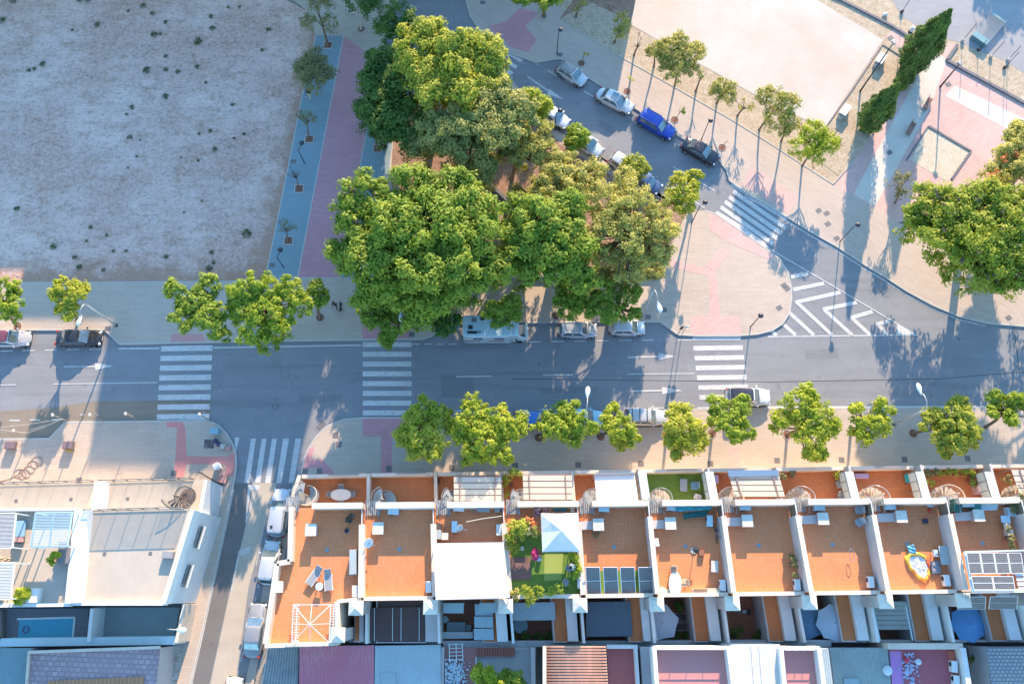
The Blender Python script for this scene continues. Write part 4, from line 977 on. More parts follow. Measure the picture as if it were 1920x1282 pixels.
for label, base, lobes, m in [
    ('street tree cut by the left edge of the photo, above the first parked hatchback', (33, 612), [(8, 540, 30, H5), (28, 580, 26, H5), (5, 570, 28, H5)], LF_BRIGHT),
    ('street tree beside the lamp with the long curved arm', (148, 601), [(115, 543, 22, 5), (143, 555, 22, 5.2), (122, 582, 20, 4.6), (147, 540, 16, 5)], LF_BRIGHT),
    ('broad patchy street tree over the left crossing, flecked with dry flowers', (352, 606), [(332, 548, 24, 5), (390, 540, 26, 5), (345, 598, 26, 5), (390, 598, 32, 5.4), (365, 568, 32, 5), (400, 615, 22, 5)], LF_FICUS),
    ('largest bright street tree left of the slender one', (500, 605), [(462, 540, 32, 5.4), (505, 545, 32, 5.4), (548, 545, 28, 5.4), (560, 572, 26, 5), (452, 578, 28, 5), (475, 620, 34, 5), (500, 590, 40, 5.6), (530, 600, 22, 5)], LF_BRIGHT),
    ('slender leaning street tree with a round pit next to the walking person', (600, 595), [(596, 542, 16, 4.2), (602, 562, 13, 4.0)], LF_FICUS),
    ('street tree hanging over the middle crossing in front of the huge ficus', (738, 604), [(700, 592, 26, 5), (735, 612, 32, 5), (728, 635, 16, 4.6), (715, 575, 26, 5)], LF_FICUS),
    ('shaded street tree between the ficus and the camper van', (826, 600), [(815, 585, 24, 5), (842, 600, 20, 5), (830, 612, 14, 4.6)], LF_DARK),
    ('street tree reaching over the camper van', (900, 600), [(925, 580, 20, 5), (955, 568, 20, 5), (940, 600, 20, 4.6), (965, 585, 14, 5)], LF_FICUS),
    ('flowering street tree above the silver estate car', (1042, 592), [(1068, 548, 28, 5), (1060, 578, 26, 5), (1098, 580, 22, 5), (1085, 562, 26, 5.4), (1110, 560, 14, 5)], LF_FICUS),
    ('street tree above the silver three door hatchback', (1172, 600), [(1140, 548, 26, 5), (1178, 555, 24, 5), (1150, 585, 22, 5), (1188, 590, 12, 4.6), (1132, 575, 18, 5)], LF_FICUS)]:
    up_ = 2.6 if base[0] in (352, 500, 600) else 0.0
    street(label, base, [(x, y, r, z + up_) for x, y, r, z in lobes], m, G1)
for label, base, lobes, m in [
    ('street tree at the start of the lower row, beside the red T shaped paving', (800, 812), [(790, 770, 28, 5), (788, 815, 42, 5.4), (820, 790, 28, 5), (812, 835, 26, 5), (765, 815, 22, 5)], LF_BRIGHT),
    ('widest street tree of the lower row, touching the first one', (905, 812), [(882, 775, 32, 5.4), (938, 790, 36, 5.4), (905, 825, 42, 5.4), (940, 850, 24, 5), (968, 800, 26, 5), (880, 850, 22, 5), (860, 812, 28, 5)], LF_BRIGHT),
    ('street tree standing over the bright blue parked car', (1010, 820), [(1062, 772, 28, 5), (1088, 800, 28, 5.4), (1045, 800, 30, 5.4), (1068, 820, 22, 5), (1018, 790, 14, 5)], LF_BRIGHT),
    ('ragged street tree just left of the grey pickup with roof bars', (1126, 818), [(1150, 778, 20, 5), (1160, 805, 26, 5.2), (1185, 818, 18, 5), (1160, 832, 14, 4.6), (1140, 795, 16, 5)], LF_BRIGHT),
    ('street tree right of the grey pickup, with a gap near its top', (1250, 815), [(1272, 775, 20, 5), (1285, 808, 36, 5.4), (1302, 835, 24, 5), (1262, 825, 18, 5), (1312, 800, 16, 5), (1268, 848, 10, 4.6)], LF_BRIGHT),
    ('street tree beside the white car that stands out in the road', (1335, 812), [(1345, 760, 20, 5), (1392, 768, 24, 5), (1372, 798, 32, 5.4), (1396, 812, 24, 5), (1345, 785, 18, 5)], LF_BRIGHT),
    ('tall oval street tree hanging down towards the front gardens', (1476, 814), [(1500, 758, 38, 5.4), (1465, 790, 22, 5), (1535, 785, 38, 5.4), (1520, 825, 34, 5.4), (1526, 850, 20, 5), (1555, 800, 20, 5)], LF_BRIGHT),
    ('loose two lobed street tree left of the right hand street lamp', (1595, 812), [(1608, 795, 20, 5), (1655, 765, 18, 5.2), (1648, 798, 24, 5.2), (1618, 825, 16, 5), (1605, 765, 9, 5)], LF_BRIGHT),
    ('dense street tree right of the right hand street lamp', (1712, 812), [(1745, 788, 24, 5.2), (1785, 775, 30, 5.6), (1800, 808, 38, 5.6), (1762, 820, 26, 5.2), (1802, 762, 18, 5.2), (1825, 820, 18, 5), (1770, 845, 12, 5)], LF_YEL),
    ('thin leaved street tree at the right edge of the lower row', (1848, 800), [(1866, 748, 15, 5), (1905, 752, 20, 5.2), (1895, 782, 14, 5), (1860, 770, 9, 5), (1925, 770, 18, 5)], LF_BRIGHT)]:
    up_ = 1.2 if base[0] < 1000 else 0.0
    street(label, base, [(x, y, r, z + up_) for x, y, r, z in lobes], m, G2_)
# grey path
sm_ = dict(leaf=.12, dens=12, clump=.45, per=26, gap=.2)
tree('path_tree', 'dull brownish green tree at the top end of the grey path', (615, 85), [(600, 20, 26, 4.6), (615, 45, 20, 4.4), (585, 45, 22, 4.4), (600, 5, 18, 4.6)], LF_DULL, group=G3, **sm_)
tree('path_tree', 'round dark olive tree at the edge of the dirt lot, person beneath it', (598, 165), [(588, 132, 30, 4.6), (570, 135, 22, 4.4), (608, 140, 24, 4.4), (590, 155, 22, 4.2), (590, 110, 22, 4.4)], LF_DULL, group=G3, **dict(sm_, gap=.02, dens=22))
tree('path_tree', 'small sparse tree with a few dull leaves below the round olive one', (580, 261), [(576, 218, 13, 3.6), (562, 215, 9, 3.2), (588, 220, 8, 3.4)], LF_DULL, group=G3, branchy=2, r0=.08, **dict(sm_, gap=.45))
tree('path_tree', 'leafless sapling in the middle of the grey path', (561, 354), [(553, 322, 12, 2.8), (548, 328, 8, 2.4), (560, 325, 8, 2.6)], None, group=G3, r0=.06, branchy=4)
tree('path_tree', 'nearly leafless sapling near the lower end of the grey path', (541, 451), [(536, 425, 13, 2.8), (528, 420, 10, 2.6), (545, 425, 8, 2.6)], LF_DULL, group=G3, r0=.06, branchy=4, **dict(sm_, dens=8, gap=.6, per=12))
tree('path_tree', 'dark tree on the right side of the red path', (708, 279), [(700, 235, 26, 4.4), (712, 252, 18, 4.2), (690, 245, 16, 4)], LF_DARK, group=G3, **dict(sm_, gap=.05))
tree('path_tree', 'green tree with a pale trunk at the top edge, small dog beside it', (677, 55), [(668, 0, 26, 4.6), (692, 12, 26, 4.6), (715, 5, 26, 4.6)], LF_DARK, wood=mat('pale_bark', (.45, .38, .34), .8, .2, 5), group=G3, **dict(sm_, gap=.0, dens=20))
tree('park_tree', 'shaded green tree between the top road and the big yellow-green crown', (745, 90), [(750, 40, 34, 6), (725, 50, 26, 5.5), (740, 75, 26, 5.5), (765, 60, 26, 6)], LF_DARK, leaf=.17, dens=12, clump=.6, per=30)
# the big cluster
big = dict(leaf=.19, dens=11, clump=.62, per=40, gap=.06, flat=.7, r0=.4, zg=.17)
def bigtree(label, base, lobes, m, name='park_tree', **kw):
    a = dict(big); a.update(kw); out = []; zk = 1.06 if 600 < base[0] < 1300 and 150 < base[1] < 600 and lobes[0][3] > 6 else 1
    lobes = [(x, y, r, z * zk) for x, y, r, z in lobes]
    for x, y, r, z in lobes:
        r *= 1.08; out.append((x, y, r * .8, z))
        for k in range(10):
            an = rng.uniform(0, 6.28); rr = rng.uniform(.3, 1.02); out.append((x + r * rr * math.cos(an), y + r * rr * math.sin(an), r * rng.uniform(.14, .36), z + (1 - rr) * r * .05 * .55 + rng.uniform(-.3, .9)))
    return tree(name, label, base, out, m, **a)
bigtree('dark green tree leaning over the red path, left flank of the big cluster', (715, 200), [(700, 150, 34, 6.5), (725, 190, 42, 7), (728, 240, 30, 6), (690, 205, 22, 6), (765, 235, 38, 7), (715, 115, 30, 6.5), (760, 140, 40, 7.5)], LF_DARK)
bigtree('tallest yellow-green tree at the top of the big cluster', (835, 160), [(785, 90, 38, 10), (800, 60, 22, 10), (850, 95, 48, 10.5), (905, 95, 42, 10), (800, 145, 44, 10), (870, 150, 52, 10), (815, 55, 20, 9.5), (925, 130, 34, 9.5), (775, 120, 30, 9.5)], LF_YEL)
bigtree('grey-green pine like tree in the middle of the big cluster', (880, 245), [(925, 180, 44, 9.5), (905, 225, 50, 9.5), (845, 250, 44, 9), (970, 205, 36, 9), (885, 285, 36, 8), (945, 245, 36, 9), (820, 235, 34, 8.5), (905, 318, 26, 7), (790, 270, 24, 7)], LF_PINE, clump=.6, leaf=.16, per=52)
bigtree('small bright tree beside the half hidden white car of the upper street', (1002, 212), [(1005, 190, 24, 5.6), (1015, 210, 18, 5.2), (985, 182, 16, 5.4)], LF_BRIGHT, r0=.15, leaf=.14, dens=14, clump=.45)
bigtree('pale olive tree right of the pine, its trunk showing through', (960, 335), [(1000, 240, 28, 7.5), (985, 275, 30, 7), (960, 290, 22, 6.5), (1020, 262, 20, 7), (950, 265, 18, 6.5), (1015, 290, 16, 6.5)], LF_OLIVE, gap=.24, clump=.48, leaf=.14, per=36, branchy=1, r0=.2)
bigtree('huge round ficus filling the middle of the cluster', (790, 455), [(690, 365, 44, 9.5), (770, 350, 48, 10.5), (840, 350, 42, 10.5), (740, 420, 56, 11), (820, 420, 60, 11.5), (880, 390, 48, 10.5), (665, 410, 38, 9), (650, 470, 30, 8), (700, 495, 52, 9.5), (780, 490, 60, 10.5), (860, 470, 52, 10.5), (905, 445, 44, 9.5), (870, 520, 40, 8.5), (740, 545, 46, 8), (810, 555, 44, 8), (690, 545, 30, 7), (780, 590, 30, 6), (925, 500, 28, 8), (835, 520, 44, 9)], LF_FICUS, r0=.7)
bigtree('mid green tree between the ficus and the pale olive crown', (1045, 480), [(985, 400, 36, 8.5), (1030, 415, 48, 9), (995, 455, 42, 8.5), (1075, 450, 44, 8.5), (1085, 505, 36, 7.5), (985, 495, 32, 7), (1040, 485, 34, 8), (1075, 385, 28, 8.5), (960, 430, 26, 8)], LF_FICUS)
bigtree('broad pale olive tree at the right end of the cluster, branches visible', (1163, 470), [(1140, 375, 42, 8), (1195, 385, 44, 8.5), (1235, 410, 36, 8), (1225, 455, 34, 7), (1130, 420, 34, 7.5), (1180, 495, 34, 6.5), (1240, 480, 18, 6), (1170, 345, 26, 7.5), (1178, 440, 34, 8.6), (1140, 480, 26, 6.5), (1255, 430, 14, 7)], LF_OLIVE, gap=.24, clump=.48, leaf=.14, per=36, branchy=1, r0=.2)
bigtree('pale olive tree along the upper street kerb opposite the blue car', (1085, 370), [(1075, 335, 34, 7.5), (1110, 325, 28, 7), (1050, 300, 22, 6.5), (1045, 350, 28, 7), (1100, 355, 26, 7.5), (1030, 335, 22, 7), (1015, 360, 18, 7)], LF_OLIVE, gap=.22, clump=.48, leaf=.14, per=36, branchy=1, r0=.2)
bigtree('dry brownish small tree under the cluster beside the dark garden wall', (1010, 385), [(1000, 350, 22, 4.5), (975, 365, 18, 4), (1025, 375, 18, 4.5)], LF_RUST, gap=.5, clump=.45, leaf=.13, per=20, branchy=2, r0=.18)
bigtree('grey-green bushy tree near the end of the long garden wall', (1175, 505), [(1150, 510, 30, 4.2), (1110, 520, 20, 4), (1195, 500, 24, 4.2), (1225, 505, 16, 3.6)], LF_PINE, gap=.2, clump=.45, leaf=.14, per=30, r0=.2)
# small trees in the bays of the upper street
for label, base, lobes, m in [
    ('bright street tree hiding the rear of the white hatchback, upper street', (1068, 290), [(1082, 250, 20, 4.6), (1078, 268, 18, 4.4), (1090, 260, 16, 4.6)], LF_BRIGHT),
    ('yellow street tree hiding the front of the silver hatchback, upper street', (1168, 340), [(1192, 302, 20, 4.6), (1190, 320, 18, 4.4), (1205, 310, 14, 4.4), (1178, 312, 14, 4.4)], LF_YEL),
    ('bright street tree beside the tip of the triangular plaza', (1240, 402), [(1270, 345, 20, 4.8), (1282, 365, 22, 5), (1262, 372, 20, 5), (1285, 388, 16, 4.6), (1300, 352, 10, 4.8)], LF_BRIGHT),
    ('smallest tuft like street tree nearest the upper zebra crossing', (1298, 372), [(1306, 334, 13, 4.6), (1298, 330, 9, 4.4)], LF_BRIGHT)]:
    street(label, base, lobes, m, 'street trees of the upper street')
bigtree('dense dark tree cut by the top edge near the purple paving', (1020, 30), [(1012, -8, 26, 6), (990, -12, 24, 6), (1040, -15, 22, 6)], LF_FICUS, r0=.2, leaf=.15, clump=.5)
# slender trees by the concrete court
tn = dict(leaf=.135, dens=18, clump=.42, per=22, gap=.2, branchy=2, r0=.10)
for label, base, lobes, m in [
    ('slender rusty leaved tree at the corner of the concrete court', (1152, 80), [(1165, 42, 17, 3.4), (1160, 62, 14, 3), (1172, 55, 13, 3)], LF_RUST),
    ('tiny shaded tree at the top edge left of the court', (1080, 32), [(1090, 8, 10, 2.4), (1083, 18, 7, 2.2)], LF_RUST),
    ('leafless crooked tree left of the fullest autumn tree', (1189, 103), [(1203, 78, 15, 2.6), (1193, 85, 12, 2.6)], None),
    ('thin leaved tree tucked against the left of the fullest autumn tree', (1226, 125), [(1232, 92, 16, 3), (1222, 98, 12, 2.8)], LF_RUST),
    ('fullest autumn tinged tree beside the court', (1265, 160), [(1252, 98, 28, 4), (1290, 105, 28, 4), (1270, 130, 26, 3.6), (1305, 95, 18, 3.6), (1270, 85, 26, 4), (1298, 132, 14, 3.6), (1250, 120, 20, 3.6)], LF_RUST),
    ('nearly bare tree right under the fullest autumn tree', (1305, 170), [(1312, 145, 11, 2.4), (1320, 135, 9, 2.4)], LF_RUST),
    ('light leaved tree right of the fullest autumn tree', (1344, 193), [(1350, 165, 18, 3), (1365, 182, 15, 2.8), (1342, 178, 12, 2.8), (1368, 165, 13, 3)], LF_RUST),
    ('bare topped tree between two light leaved ones', (1383, 217), [(1395, 195, 13, 2.6), (1405, 200, 9, 2.4)], LF_RUST),
    ('brownish green tree left of the greenest one by the court corner', (1424, 243), [(1450, 185, 26, 4), (1478, 198, 24, 4), (1455, 222, 24, 3.6), (1435, 178, 16, 4)], LF_RUST),
    ('brown leaved low tree between the brownish green and the greenest one', (1465, 264), [(1480, 228, 20, 3.4), (1470, 245, 12, 3)], LF_RUST),
    ('greenest slender tree by the court corner, near the white boxes', (1504, 311), [(1525, 248, 26, 4), (1548, 272, 24, 3.8), (1505, 278, 24, 3.8), (1530, 292, 20, 3.6), (1560, 258, 14, 3.8)], LF_BRIGHT),
    ('grey nearly bare tree left of the biggest crown on the right', (1678, 380), [(1688, 342, 22, 3.4), (1702, 332, 16, 3.4), (1678, 355, 16, 3), (1692, 362, 14, 3)], LF_DULL)]:
    tree('slender_tree', label, base, lobes, m, group=G4, zg=.13, **(dict(tn, gap=.65) if 'bare' in label or 'leafless' in label else tn if 'greenest' not in label and 'fullest' not in label else dict(tn, gap=.05, per=30, dens=20)))
for label, base, lobes in [('reddish staked sapling beside the silver mini car', (1090, 120), [(1096, 101, 8, 1.8)]), ('little green sapling beside the silver saloon with the sunroof', (1176, 172), [(1182, 150, 7, 1.8)]),
                           ('little green sapling between the blue and black cars', (1266, 226), [(1277, 208, 8, 1.9)]), ('bare twig like sapling beside the black car', (1354, 277), [(1364, 262, 7, 1.9)])]:
    tree('sapling', label, base, lobes, None if 'bare' in label else LF_BRIGHT if 'green' in label else LF_RUST, leaf=.1, dens=16, clump=.25, per=24, r0=.035, branchy=1, group='saplings on the east pavement')
# right hand big trees
bigtree('biggest bright crown overhanging the sweep of the east pavement', (1800, 470), [(1745, 375, 34, 8), (1790, 385, 44, 9), (1845, 375, 44, 9), (1770, 430, 44, 8.5), (1830, 440, 52, 9.5), (1880, 420, 46, 9), (1900, 470, 40, 8.5), (1840, 490, 42, 8), (1725, 415, 26, 7), (1790, 470, 32, 7.5), (1875, 520, 26, 6.5), (1850, 530, 14, 6), (1925, 380, 40, 8.5), (1930, 510, 34, 7)], LF_ROAD, gap=.08, leaf=.17, clump=.6, per=36, branchy=1)
o = bigtree('tree with orange blossom at the right edge above the biggest crown', (1890, 350), [(1895, 300, 34, 6.5), (1920, 270, 34, 6.5), (1875, 325, 24, 6), (1925, 315, 30, 6.5), (1905, 245, 14, 6)], LF_OLIVE, gap=.1, leaf=.16, clump=.55, per=34)
bl = []
for x, y in ((1868, 328), (1884, 300), (1905, 290), (1876, 345), (1860, 335)): bl.append((np.array(P(x, y, 7.6)), .5))
c, d = foliage(bl, .1, 14, .3, 16); quads_mesh('blossom', c - np.array(o.location)[None], d, .1, LF_ORF, o)
bigtree('broad unseen tree added beyond the right edge to shade the road bend', (2020, 480), [(2000, 400, 46, 9), (2050, 430, 50, 9), (2010, 470, 46, 8.5), (2070, 380, 44, 9)], LF_ROAD, gap=.08, leaf=.2, clump=.7, per=24)  # unseen tree, added to extend the shadow across the road bend
# cypresses
def cypress(label, base, h, r, n, name='cypress'):
    f = P(*base, .12); o = thing(name, label, 'tree', f, 0, 'cypresses beside the court')
    MB().tube([f, f + Vector((0, 0, h * .6))], [r * .22, .05], 8).build('trunk', M_BARK, o)
    z = nr.rand(n) ** .85; prof = np.where(z < .25, .55 + z * 1.8, np.clip(1.0 - ((z - .25) / .75) ** 1.7, 0.04, 1))
    an = nr.rand(n) * 2 * np.pi; lob = 1 + .2 * np.sin(an * 5 + z * 9) + .16 * np.sin(an * 9 - z * 21)
    rr = r * prof * lob * (1 - .28 * nr.rand(n) ** 2)
    c = np.stack([rr * np.cos(an), rr * np.sin(an), .25 + z * h], 1)
    c += nr.normal(size=c.shape) * .06
    d = np.stack([np.cos(an), np.sin(an), .4 + 0 * an], 1) + nr.normal(size=(n, 3)) * .45; d /= np.linalg.norm(d, axis=1)[:, None]
    quads_mesh('crown', c, d, .15, LF_CYP, o, .4); return o
cypress('nearer plump cypress with the broad blue shadow', (1622, 240), 8.0, 1.4, 14000)
cypress('taller cypress at the end of the garden wall', (1703, 125), 9.2, 1.75, 20000)
cypress('short cypress wedged between the two tall ones', (1690, 150), 5.6, .9, 6000)
cypress('slim cypress filling the gap below the taller one', (1683, 165), 4.2, .8, 5000)
# off-frame tree whose shade reaches the top right corner and the left road edge
tree('park_tree', 'leafy tree just outside the top right corner', (1945, -330), [(1935, -345, 44, 7), (1980, -340, 44, 7), (1890, -340, 30, 6)], LF_DARK, leaf=.3, dens=6, clump=.8, per=20, r0=.3, zg=.1)
# weeds on the dirt lot
W = [(25, 2, 9), (5, 38, 8), (150, 1, 7), (165, 1, 7), (268, 12, 7), (287, 26, 6), (241, 21, 4), (182, 47, 7), (290, 66, 8), (301, 64, 4), (396, 31, 6), (399, 54, 7), (371, 78, 10), (310, 42, 5), (81, 121, 7), (64, 130, 5), (54, 133, 5), (276, 133, 9), (311, 131, 6), (334, 135, 6), (370, 126, 6), (311, 106, 5), (311, 182, 8), (386, 155, 4), (247, 202, 6), (237, 215, 4), (437, 197, 5), (244, 257, 6), (263, 263, 3), (373, 252, 4), (394, 246, 5), (403, 281, 7), (458, 252, 5), (440, 260, 4), (372, 301, 4), (257, 294, 4), (136, 57, 4), (32, 392, 7), (101, 462, 8), (140, 482, 6), (149, 501, 7), (194, 506, 5), (170, 427, 5), (200, 441, 4), (163, 452, 4), (213, 471, 4), (237, 471, 4), (463, 439, 11), (312, 481, 6), (397, 474, 6), (392, 503, 8), (400, 493, 5), (345, 398, 3), (449, 14, 4), (428, 15, 4), (240, 315, 3), (504, 57, 6), (492, 94, 5), (340, 295, 3), (378, 377, 3)]
wname = ['round', 'flat', 'ragged', 'tufted', 'bushy']
first = None
for i, (x, y, r) in enumerate(W):
    s = SCL(x, y) * r; q = P(x, y, .11)
    zone = ('top' if y < 110 else 'upper middle' if y < 230 else 'lower middle' if y < 380 else 'lower') + ' ' + ('left' if x < 170 else 'centre' if x < 330 else 'right')
    if first is None or i % 6 == 0:
        o = thing('weed_tuft', 'x', 'weed', q); c, d = foliage([(np.array((0, 0, .25)), .8), (np.array((.35, .1, .2)), .5), (np.array((-.2, -.35, .2)), .5)], .1, 30, .22, 9, .45)
        quads_mesh('leaves', c, d, .11, mat('weed_green', (.07, .13, .045), .8, .3, 3), o); first = o
    else:
        o = copy_tree(first); o.location = q
    o.scale = (s, s, s * .8); o.rotation_euler = (0, 0, rng.uniform(0, 6)); o['group'] = 'weeds on the dirt lot'
    o['label'] = 'low green weed tuft growing on the bare dirt lot'
    if r >= 10: o['label'] = 'largest round weed at the %s of the dirt lot' % ('lower right' if y > 300 else 'top right')
mbp = MB()
for k in range(900):
    x, y = rng.uniform(0, 560), rng.uniform(0, 522)
    if x > 498 + (505 - y) * .17: continue
    if rng.random() < .55 and x < 300: continue
    s = rng.choice((.04, .05, .06, .08, .12)); q = P(x, y, .11); mbp.box(q + Vector((0, 0, s * .3)), (s * rng.uniform(.6, 1.6), s, s * .7), rng.uniform(0, 3))
o = mbp.build('rubble', mat('pale_rubble', (.55, .50, .47), .9, .35, 3)); tag(o, kind='stuff', label='loose pale stones and rubble scattered over the dirt lot')
# ================================================================ vehicles
M_TYRE = mat('tyre_rubber', (.025, .025, .027), .9, .2, 5)
M_RIM = mat('alloy_rim', (.45, .45, .47), .35, .15, 5, metal=.7)
M_HEAD = paint('headlamp_glass', (.70, .75, .80), .1); M_TAIL = paint('tail_lamp_red', (.45, .02, .02), 0)
M_PLATE = mat('plate_white', (.75, .75, .72), .5, .05, 5)
def superloop(L0, L1, W_, z, n=28, e=3.2, nose=0.0):
    """rounded plan outline between x=L0..L1"""
    cx, a = (L0 + L1) / 2, (L1 - L0) / 2; out = []
    for k in range(n):
        t = 2 * math.pi * k / n; c, s = math.cos(t), math.sin(t)
        x = math.copysign(abs(c) ** (2 / e), c) * a; y = math.copysign(abs(s) ** (2 / e), s) * W_ / 2
        y *= 1 - nose * max(0, x / a) ** 3
        out.append((cx + x, y, z))
    return out
def loft(mb, loops, cap=True):
    o = len(mb.v); n = len(loops[0])
    for l in loops: mb.v += [tuple(p) for p in l]
    for i in range(len(loops) - 1):
        for k in range(n):
            k2 = (k + 1) % n; mb.f.append((o + i * n + k, o + i * n + k2, o + (i + 1) * n + k2, o + (i + 1) * n + k))
    if cap: mb.f.append(tuple(o + (len(loops) - 1) * n + k for k in range(n))); mb.f.append(tuple(o + k for k in range(n))[::-1])
def car(name, label, cat, px, py, ang, L, W_, Hh, style, col, roofcol=None, extras=(), group='cars parked along the kerbs', z=ZR):
    q = P(px, py, z + Hh * .5); q.z = z
    # ang: heading of the nose in the photo, degrees clockwise from right
    a = P(px + math.cos(R(ang)), py + math.sin(R(ang)), z) - P(px, py, z); rz = math.atan2(a.y, a.x)
    o = thing(name, label, cat, q, rz, group)
    pm = paint('paint_%02x%02x%02x' % tuple(int(c * 255) for c in col), col)
    rm = paint('roof_%02x%02x%02x' % tuple(int(c * 255) for c in roofcol), roofcol) if roofcol else pm
    h = L / 2; zb = .92 if style != 'suv' else 1.02; zh = zb - .06      # belt, hood
    body = MB()
    def sec(z_, inset, endin, nose=.10): return superloop(-h + endin, h - endin, W_ - inset * 2, z_, 32, 4.2, nose)
    loft(body, [sec(.20, .10, .08), sec(.30, .02, .01), sec(.55, 0, 0), sec(.72, .02, .02), sec(zh - .04, .05, .05), sec(zh, .12, .12)], True)
    # tilt hood and boot down a little
    nv = []
    for (x, y, zz) in body.v:
        if zz > .6: zz -= .16 * max(0, (abs(x) - h * .45) / (h * .55)) ** 1.6 * (1 if x > 0 else (.35 if style in ('hatch', 'suv', 'estate') else .9))
        nv.append((x, y, zz))
    body.v = nv; bo = body.build('body', pm, o, True, True); 
    bo.modifiers.new('split', 'EDGE_SPLIT').split_angle = R(50)
    # greenhouse
    g = {'sedan': (-.36, .24, -.22, .06), 'hatch': (-.47, .27, -.38, .09), 'suv': (-.48, .24, -.43, .08), 'estate': (-.485, .24, -.43, .08), 'pickup': (-.10, .26, -.04, .12)}[style]
    b0, b1, r0, r1 = [x * L for x in g]; wb, wr = W_ - .16, W_ - .46
    if style == 'suv': wr = W_ - .38
    zt_ = Hh
    def ring(x0, x1, w_, zz, ee=7): return superloop(x0, x1, w_, zz, 32, ee, .05)
    gh = MB(); loft(gh, [ring(b0, b1, wb, zb - .10), ring(lerp(b0, r0, .85), lerp(b1, r1, .85), lerp(wb, wr, .85), lerp(zb, zt_, .86)), ring(r0, r1, wr, zt_ - .03), ring(r0 + .12, r1 - .12, wr - .2, zt_)])
    cb = gh.build('cabin', pm, o, True, True); cb.modifiers.new('split', 'EDGE_SPLIT').split_angle = R(35)
    if roofcol:
        rf = MB(); loft(rf, [ring(r0 + .0, r1 - .02, wr - .02, zt_ - .02), ring(r0 + .12, r1 - .14, wr - .2, zt_ + .012)]); rf.build('roof', rm, o, True, True)
    # windows: quads set 6 mm off the cabin faces
    def pane(nm, p4, off=.012):
        p4 = [Vector(p) for p in p4]; nn = (p4[1] - p4[0]).cross(p4[3] - p4[0]).normalized(); c = sum(p4, Vector()) / 4
        if nn.dot(c - Vector(((b0 + b1) / 2, 0, zb - .3))) < 0: nn = -nn
        m = MB(); top = [p + nn * off for p in p4]; m.add([*top, *[p - nn * .03 for p in p4]], [(0, 1, 2, 3), (0, 4, 5, 1), (1, 5, 6, 2), (2, 6, 7, 3), (3, 7, 4, 0)])
        return m.build(nm, M_GLASS, o, False, True)
    def pt(s, t, sy, fr):    # s 0..1 along, t height 0..1, on the side
        x = lerp(lerp(b0, r0, t), lerp(b1, r1, t), s); y = lerp(wb, wr, t) / 2 * sy; return (x, y, lerp(zb - .04, zt_ - .03, t))
    t0, t1 = .08, .90
    bw, tw = wb / 2 * .84, wr / 2 * .86
    pane('windscreen', [(lerp(b1, r1, t0) + .02, -lerp(bw, tw, t0), lerp(zb - .04, zt_ - .03, t0)), (lerp(b1, r1, t0) + .02, lerp(bw, tw, t0), lerp(zb - .04, zt_ - .03, t0)), (lerp(b1, r1, t1) + .02, lerp(bw, tw, t1), lerp(zb - .04, zt_ - .03, t1)), (lerp(b1, r1, t1) + .02, -lerp(bw, tw, t1), lerp(zb - .04, zt_ - .03, t1))], .02)
    pane('rear_window', [(lerp(b0, r0, t0 + .1) - .02, lerp(bw, tw, .1), lerp(zb - .04, zt_ - .03, t0 + .1)), (lerp(b0, r0, t0 + .1) - .02, -lerp(bw, tw, .1), lerp(zb - .04, zt_ - .03, t0 + .1)), (lerp(b0, r0, t1) - .02, -lerp(bw, tw, t1), lerp(zb - .04, zt_ - .03, t1)), (lerp(b0, r0, t1) - .02, lerp(bw, tw, t1), lerp(zb - .04, zt_ - .03, t1))], .02)
    for sy in (-1, 1):
        for s0, s1 in ((.12, .47), (.51, .88)):
            pane('side_window', [pt(s0, .10, sy, 0), pt(s1, .10, sy, 0), pt(s1 if s1 < .8 else .86, .86, sy, 0), pt(s0 if s0 > .4 else .16, .86, sy, 0)], .014)
        mi = MB(); mi.box((b1 - .28, sy * (W_ / 2 + .09), zb - .02), (.16, .2, .13)); mi.build('mirror', pm, o, False, True, .02)
        hl = MB(); hl.box((h - .17, sy * (W_ / 2 - .30), .64), (.22, .34, .12), -sy * R(28)); hl.build('headlight', M_HEAD, o, False, True, .02)
        tl = MB(); tl.box((-h + .10, sy * (W_ / 2 - .22), .74), (.14, .26, .14), sy * R(20)); tl.build('tail_light', M_TAIL, o, False, True, .02)
        for sx in (-1, 1):
            wp = (sx * (h - .80), sy * (W_ / 2 - .12), .31)
            t = MB(); t.tube([(wp[0], wp[1] - .11, wp[2]), (wp[0], wp[1] + .11, wp[2])], .31, 16); wh = t.build('wheel', M_TYRE, o, False, True)
            t = MB(); t.tube([(wp[0], wp[1] + sy * .105, wp[2]), (wp[0], wp[1] + sy * .125, wp[2])], .19, 10); t.build('rim', M_RIM, wh, False, True)
    for sx in (-1, 1):
        MB().box((sx * (h - .01), 0, .48), (.03, .5, .11)).build('number_plate', M_PLATE, o, False, True)
        MB().box((sx * (h - .05), 0, .34), (.12, W_ * .8, .10)).build('bumper_trim', M_DARK, o, False, True, .02)
    # seams
    sm = MB(); 
    for x in (b1 + .02, b1 - (b1 - b0) * .47): sm.box((x, 0, .0), (.01, .01, .01))
    if 'sunroof' in extras: MB().box((lerp(r0, r1, .72), 0, zt_ + .012), (.75, wr * .72, .02)).build('sunroof', M_GLASS, o, False, True)
    if 'twinroof' in extras: MB().box((lerp(r0, r1, .5), 0, zt_ + .01), ((r1 - r0) * .9, wr * .82, .02)).build('sunroof', M_GLASS, o, False, True)
    if 'rails' in extras:
        for sy in (-1, 1): 
            t = MB(); t.tube([(r0 + .2, sy * wr * .46, zt_ - .01), (r0 + .25, sy * wr * .46, zt_ + .05), (r1 - .3, sy * wr * .46, zt_ + .05), (r1 - .2, sy * wr * .46, zt_)], .025, 6); t.build('roof_rail', M_STEEL, o, False, True)
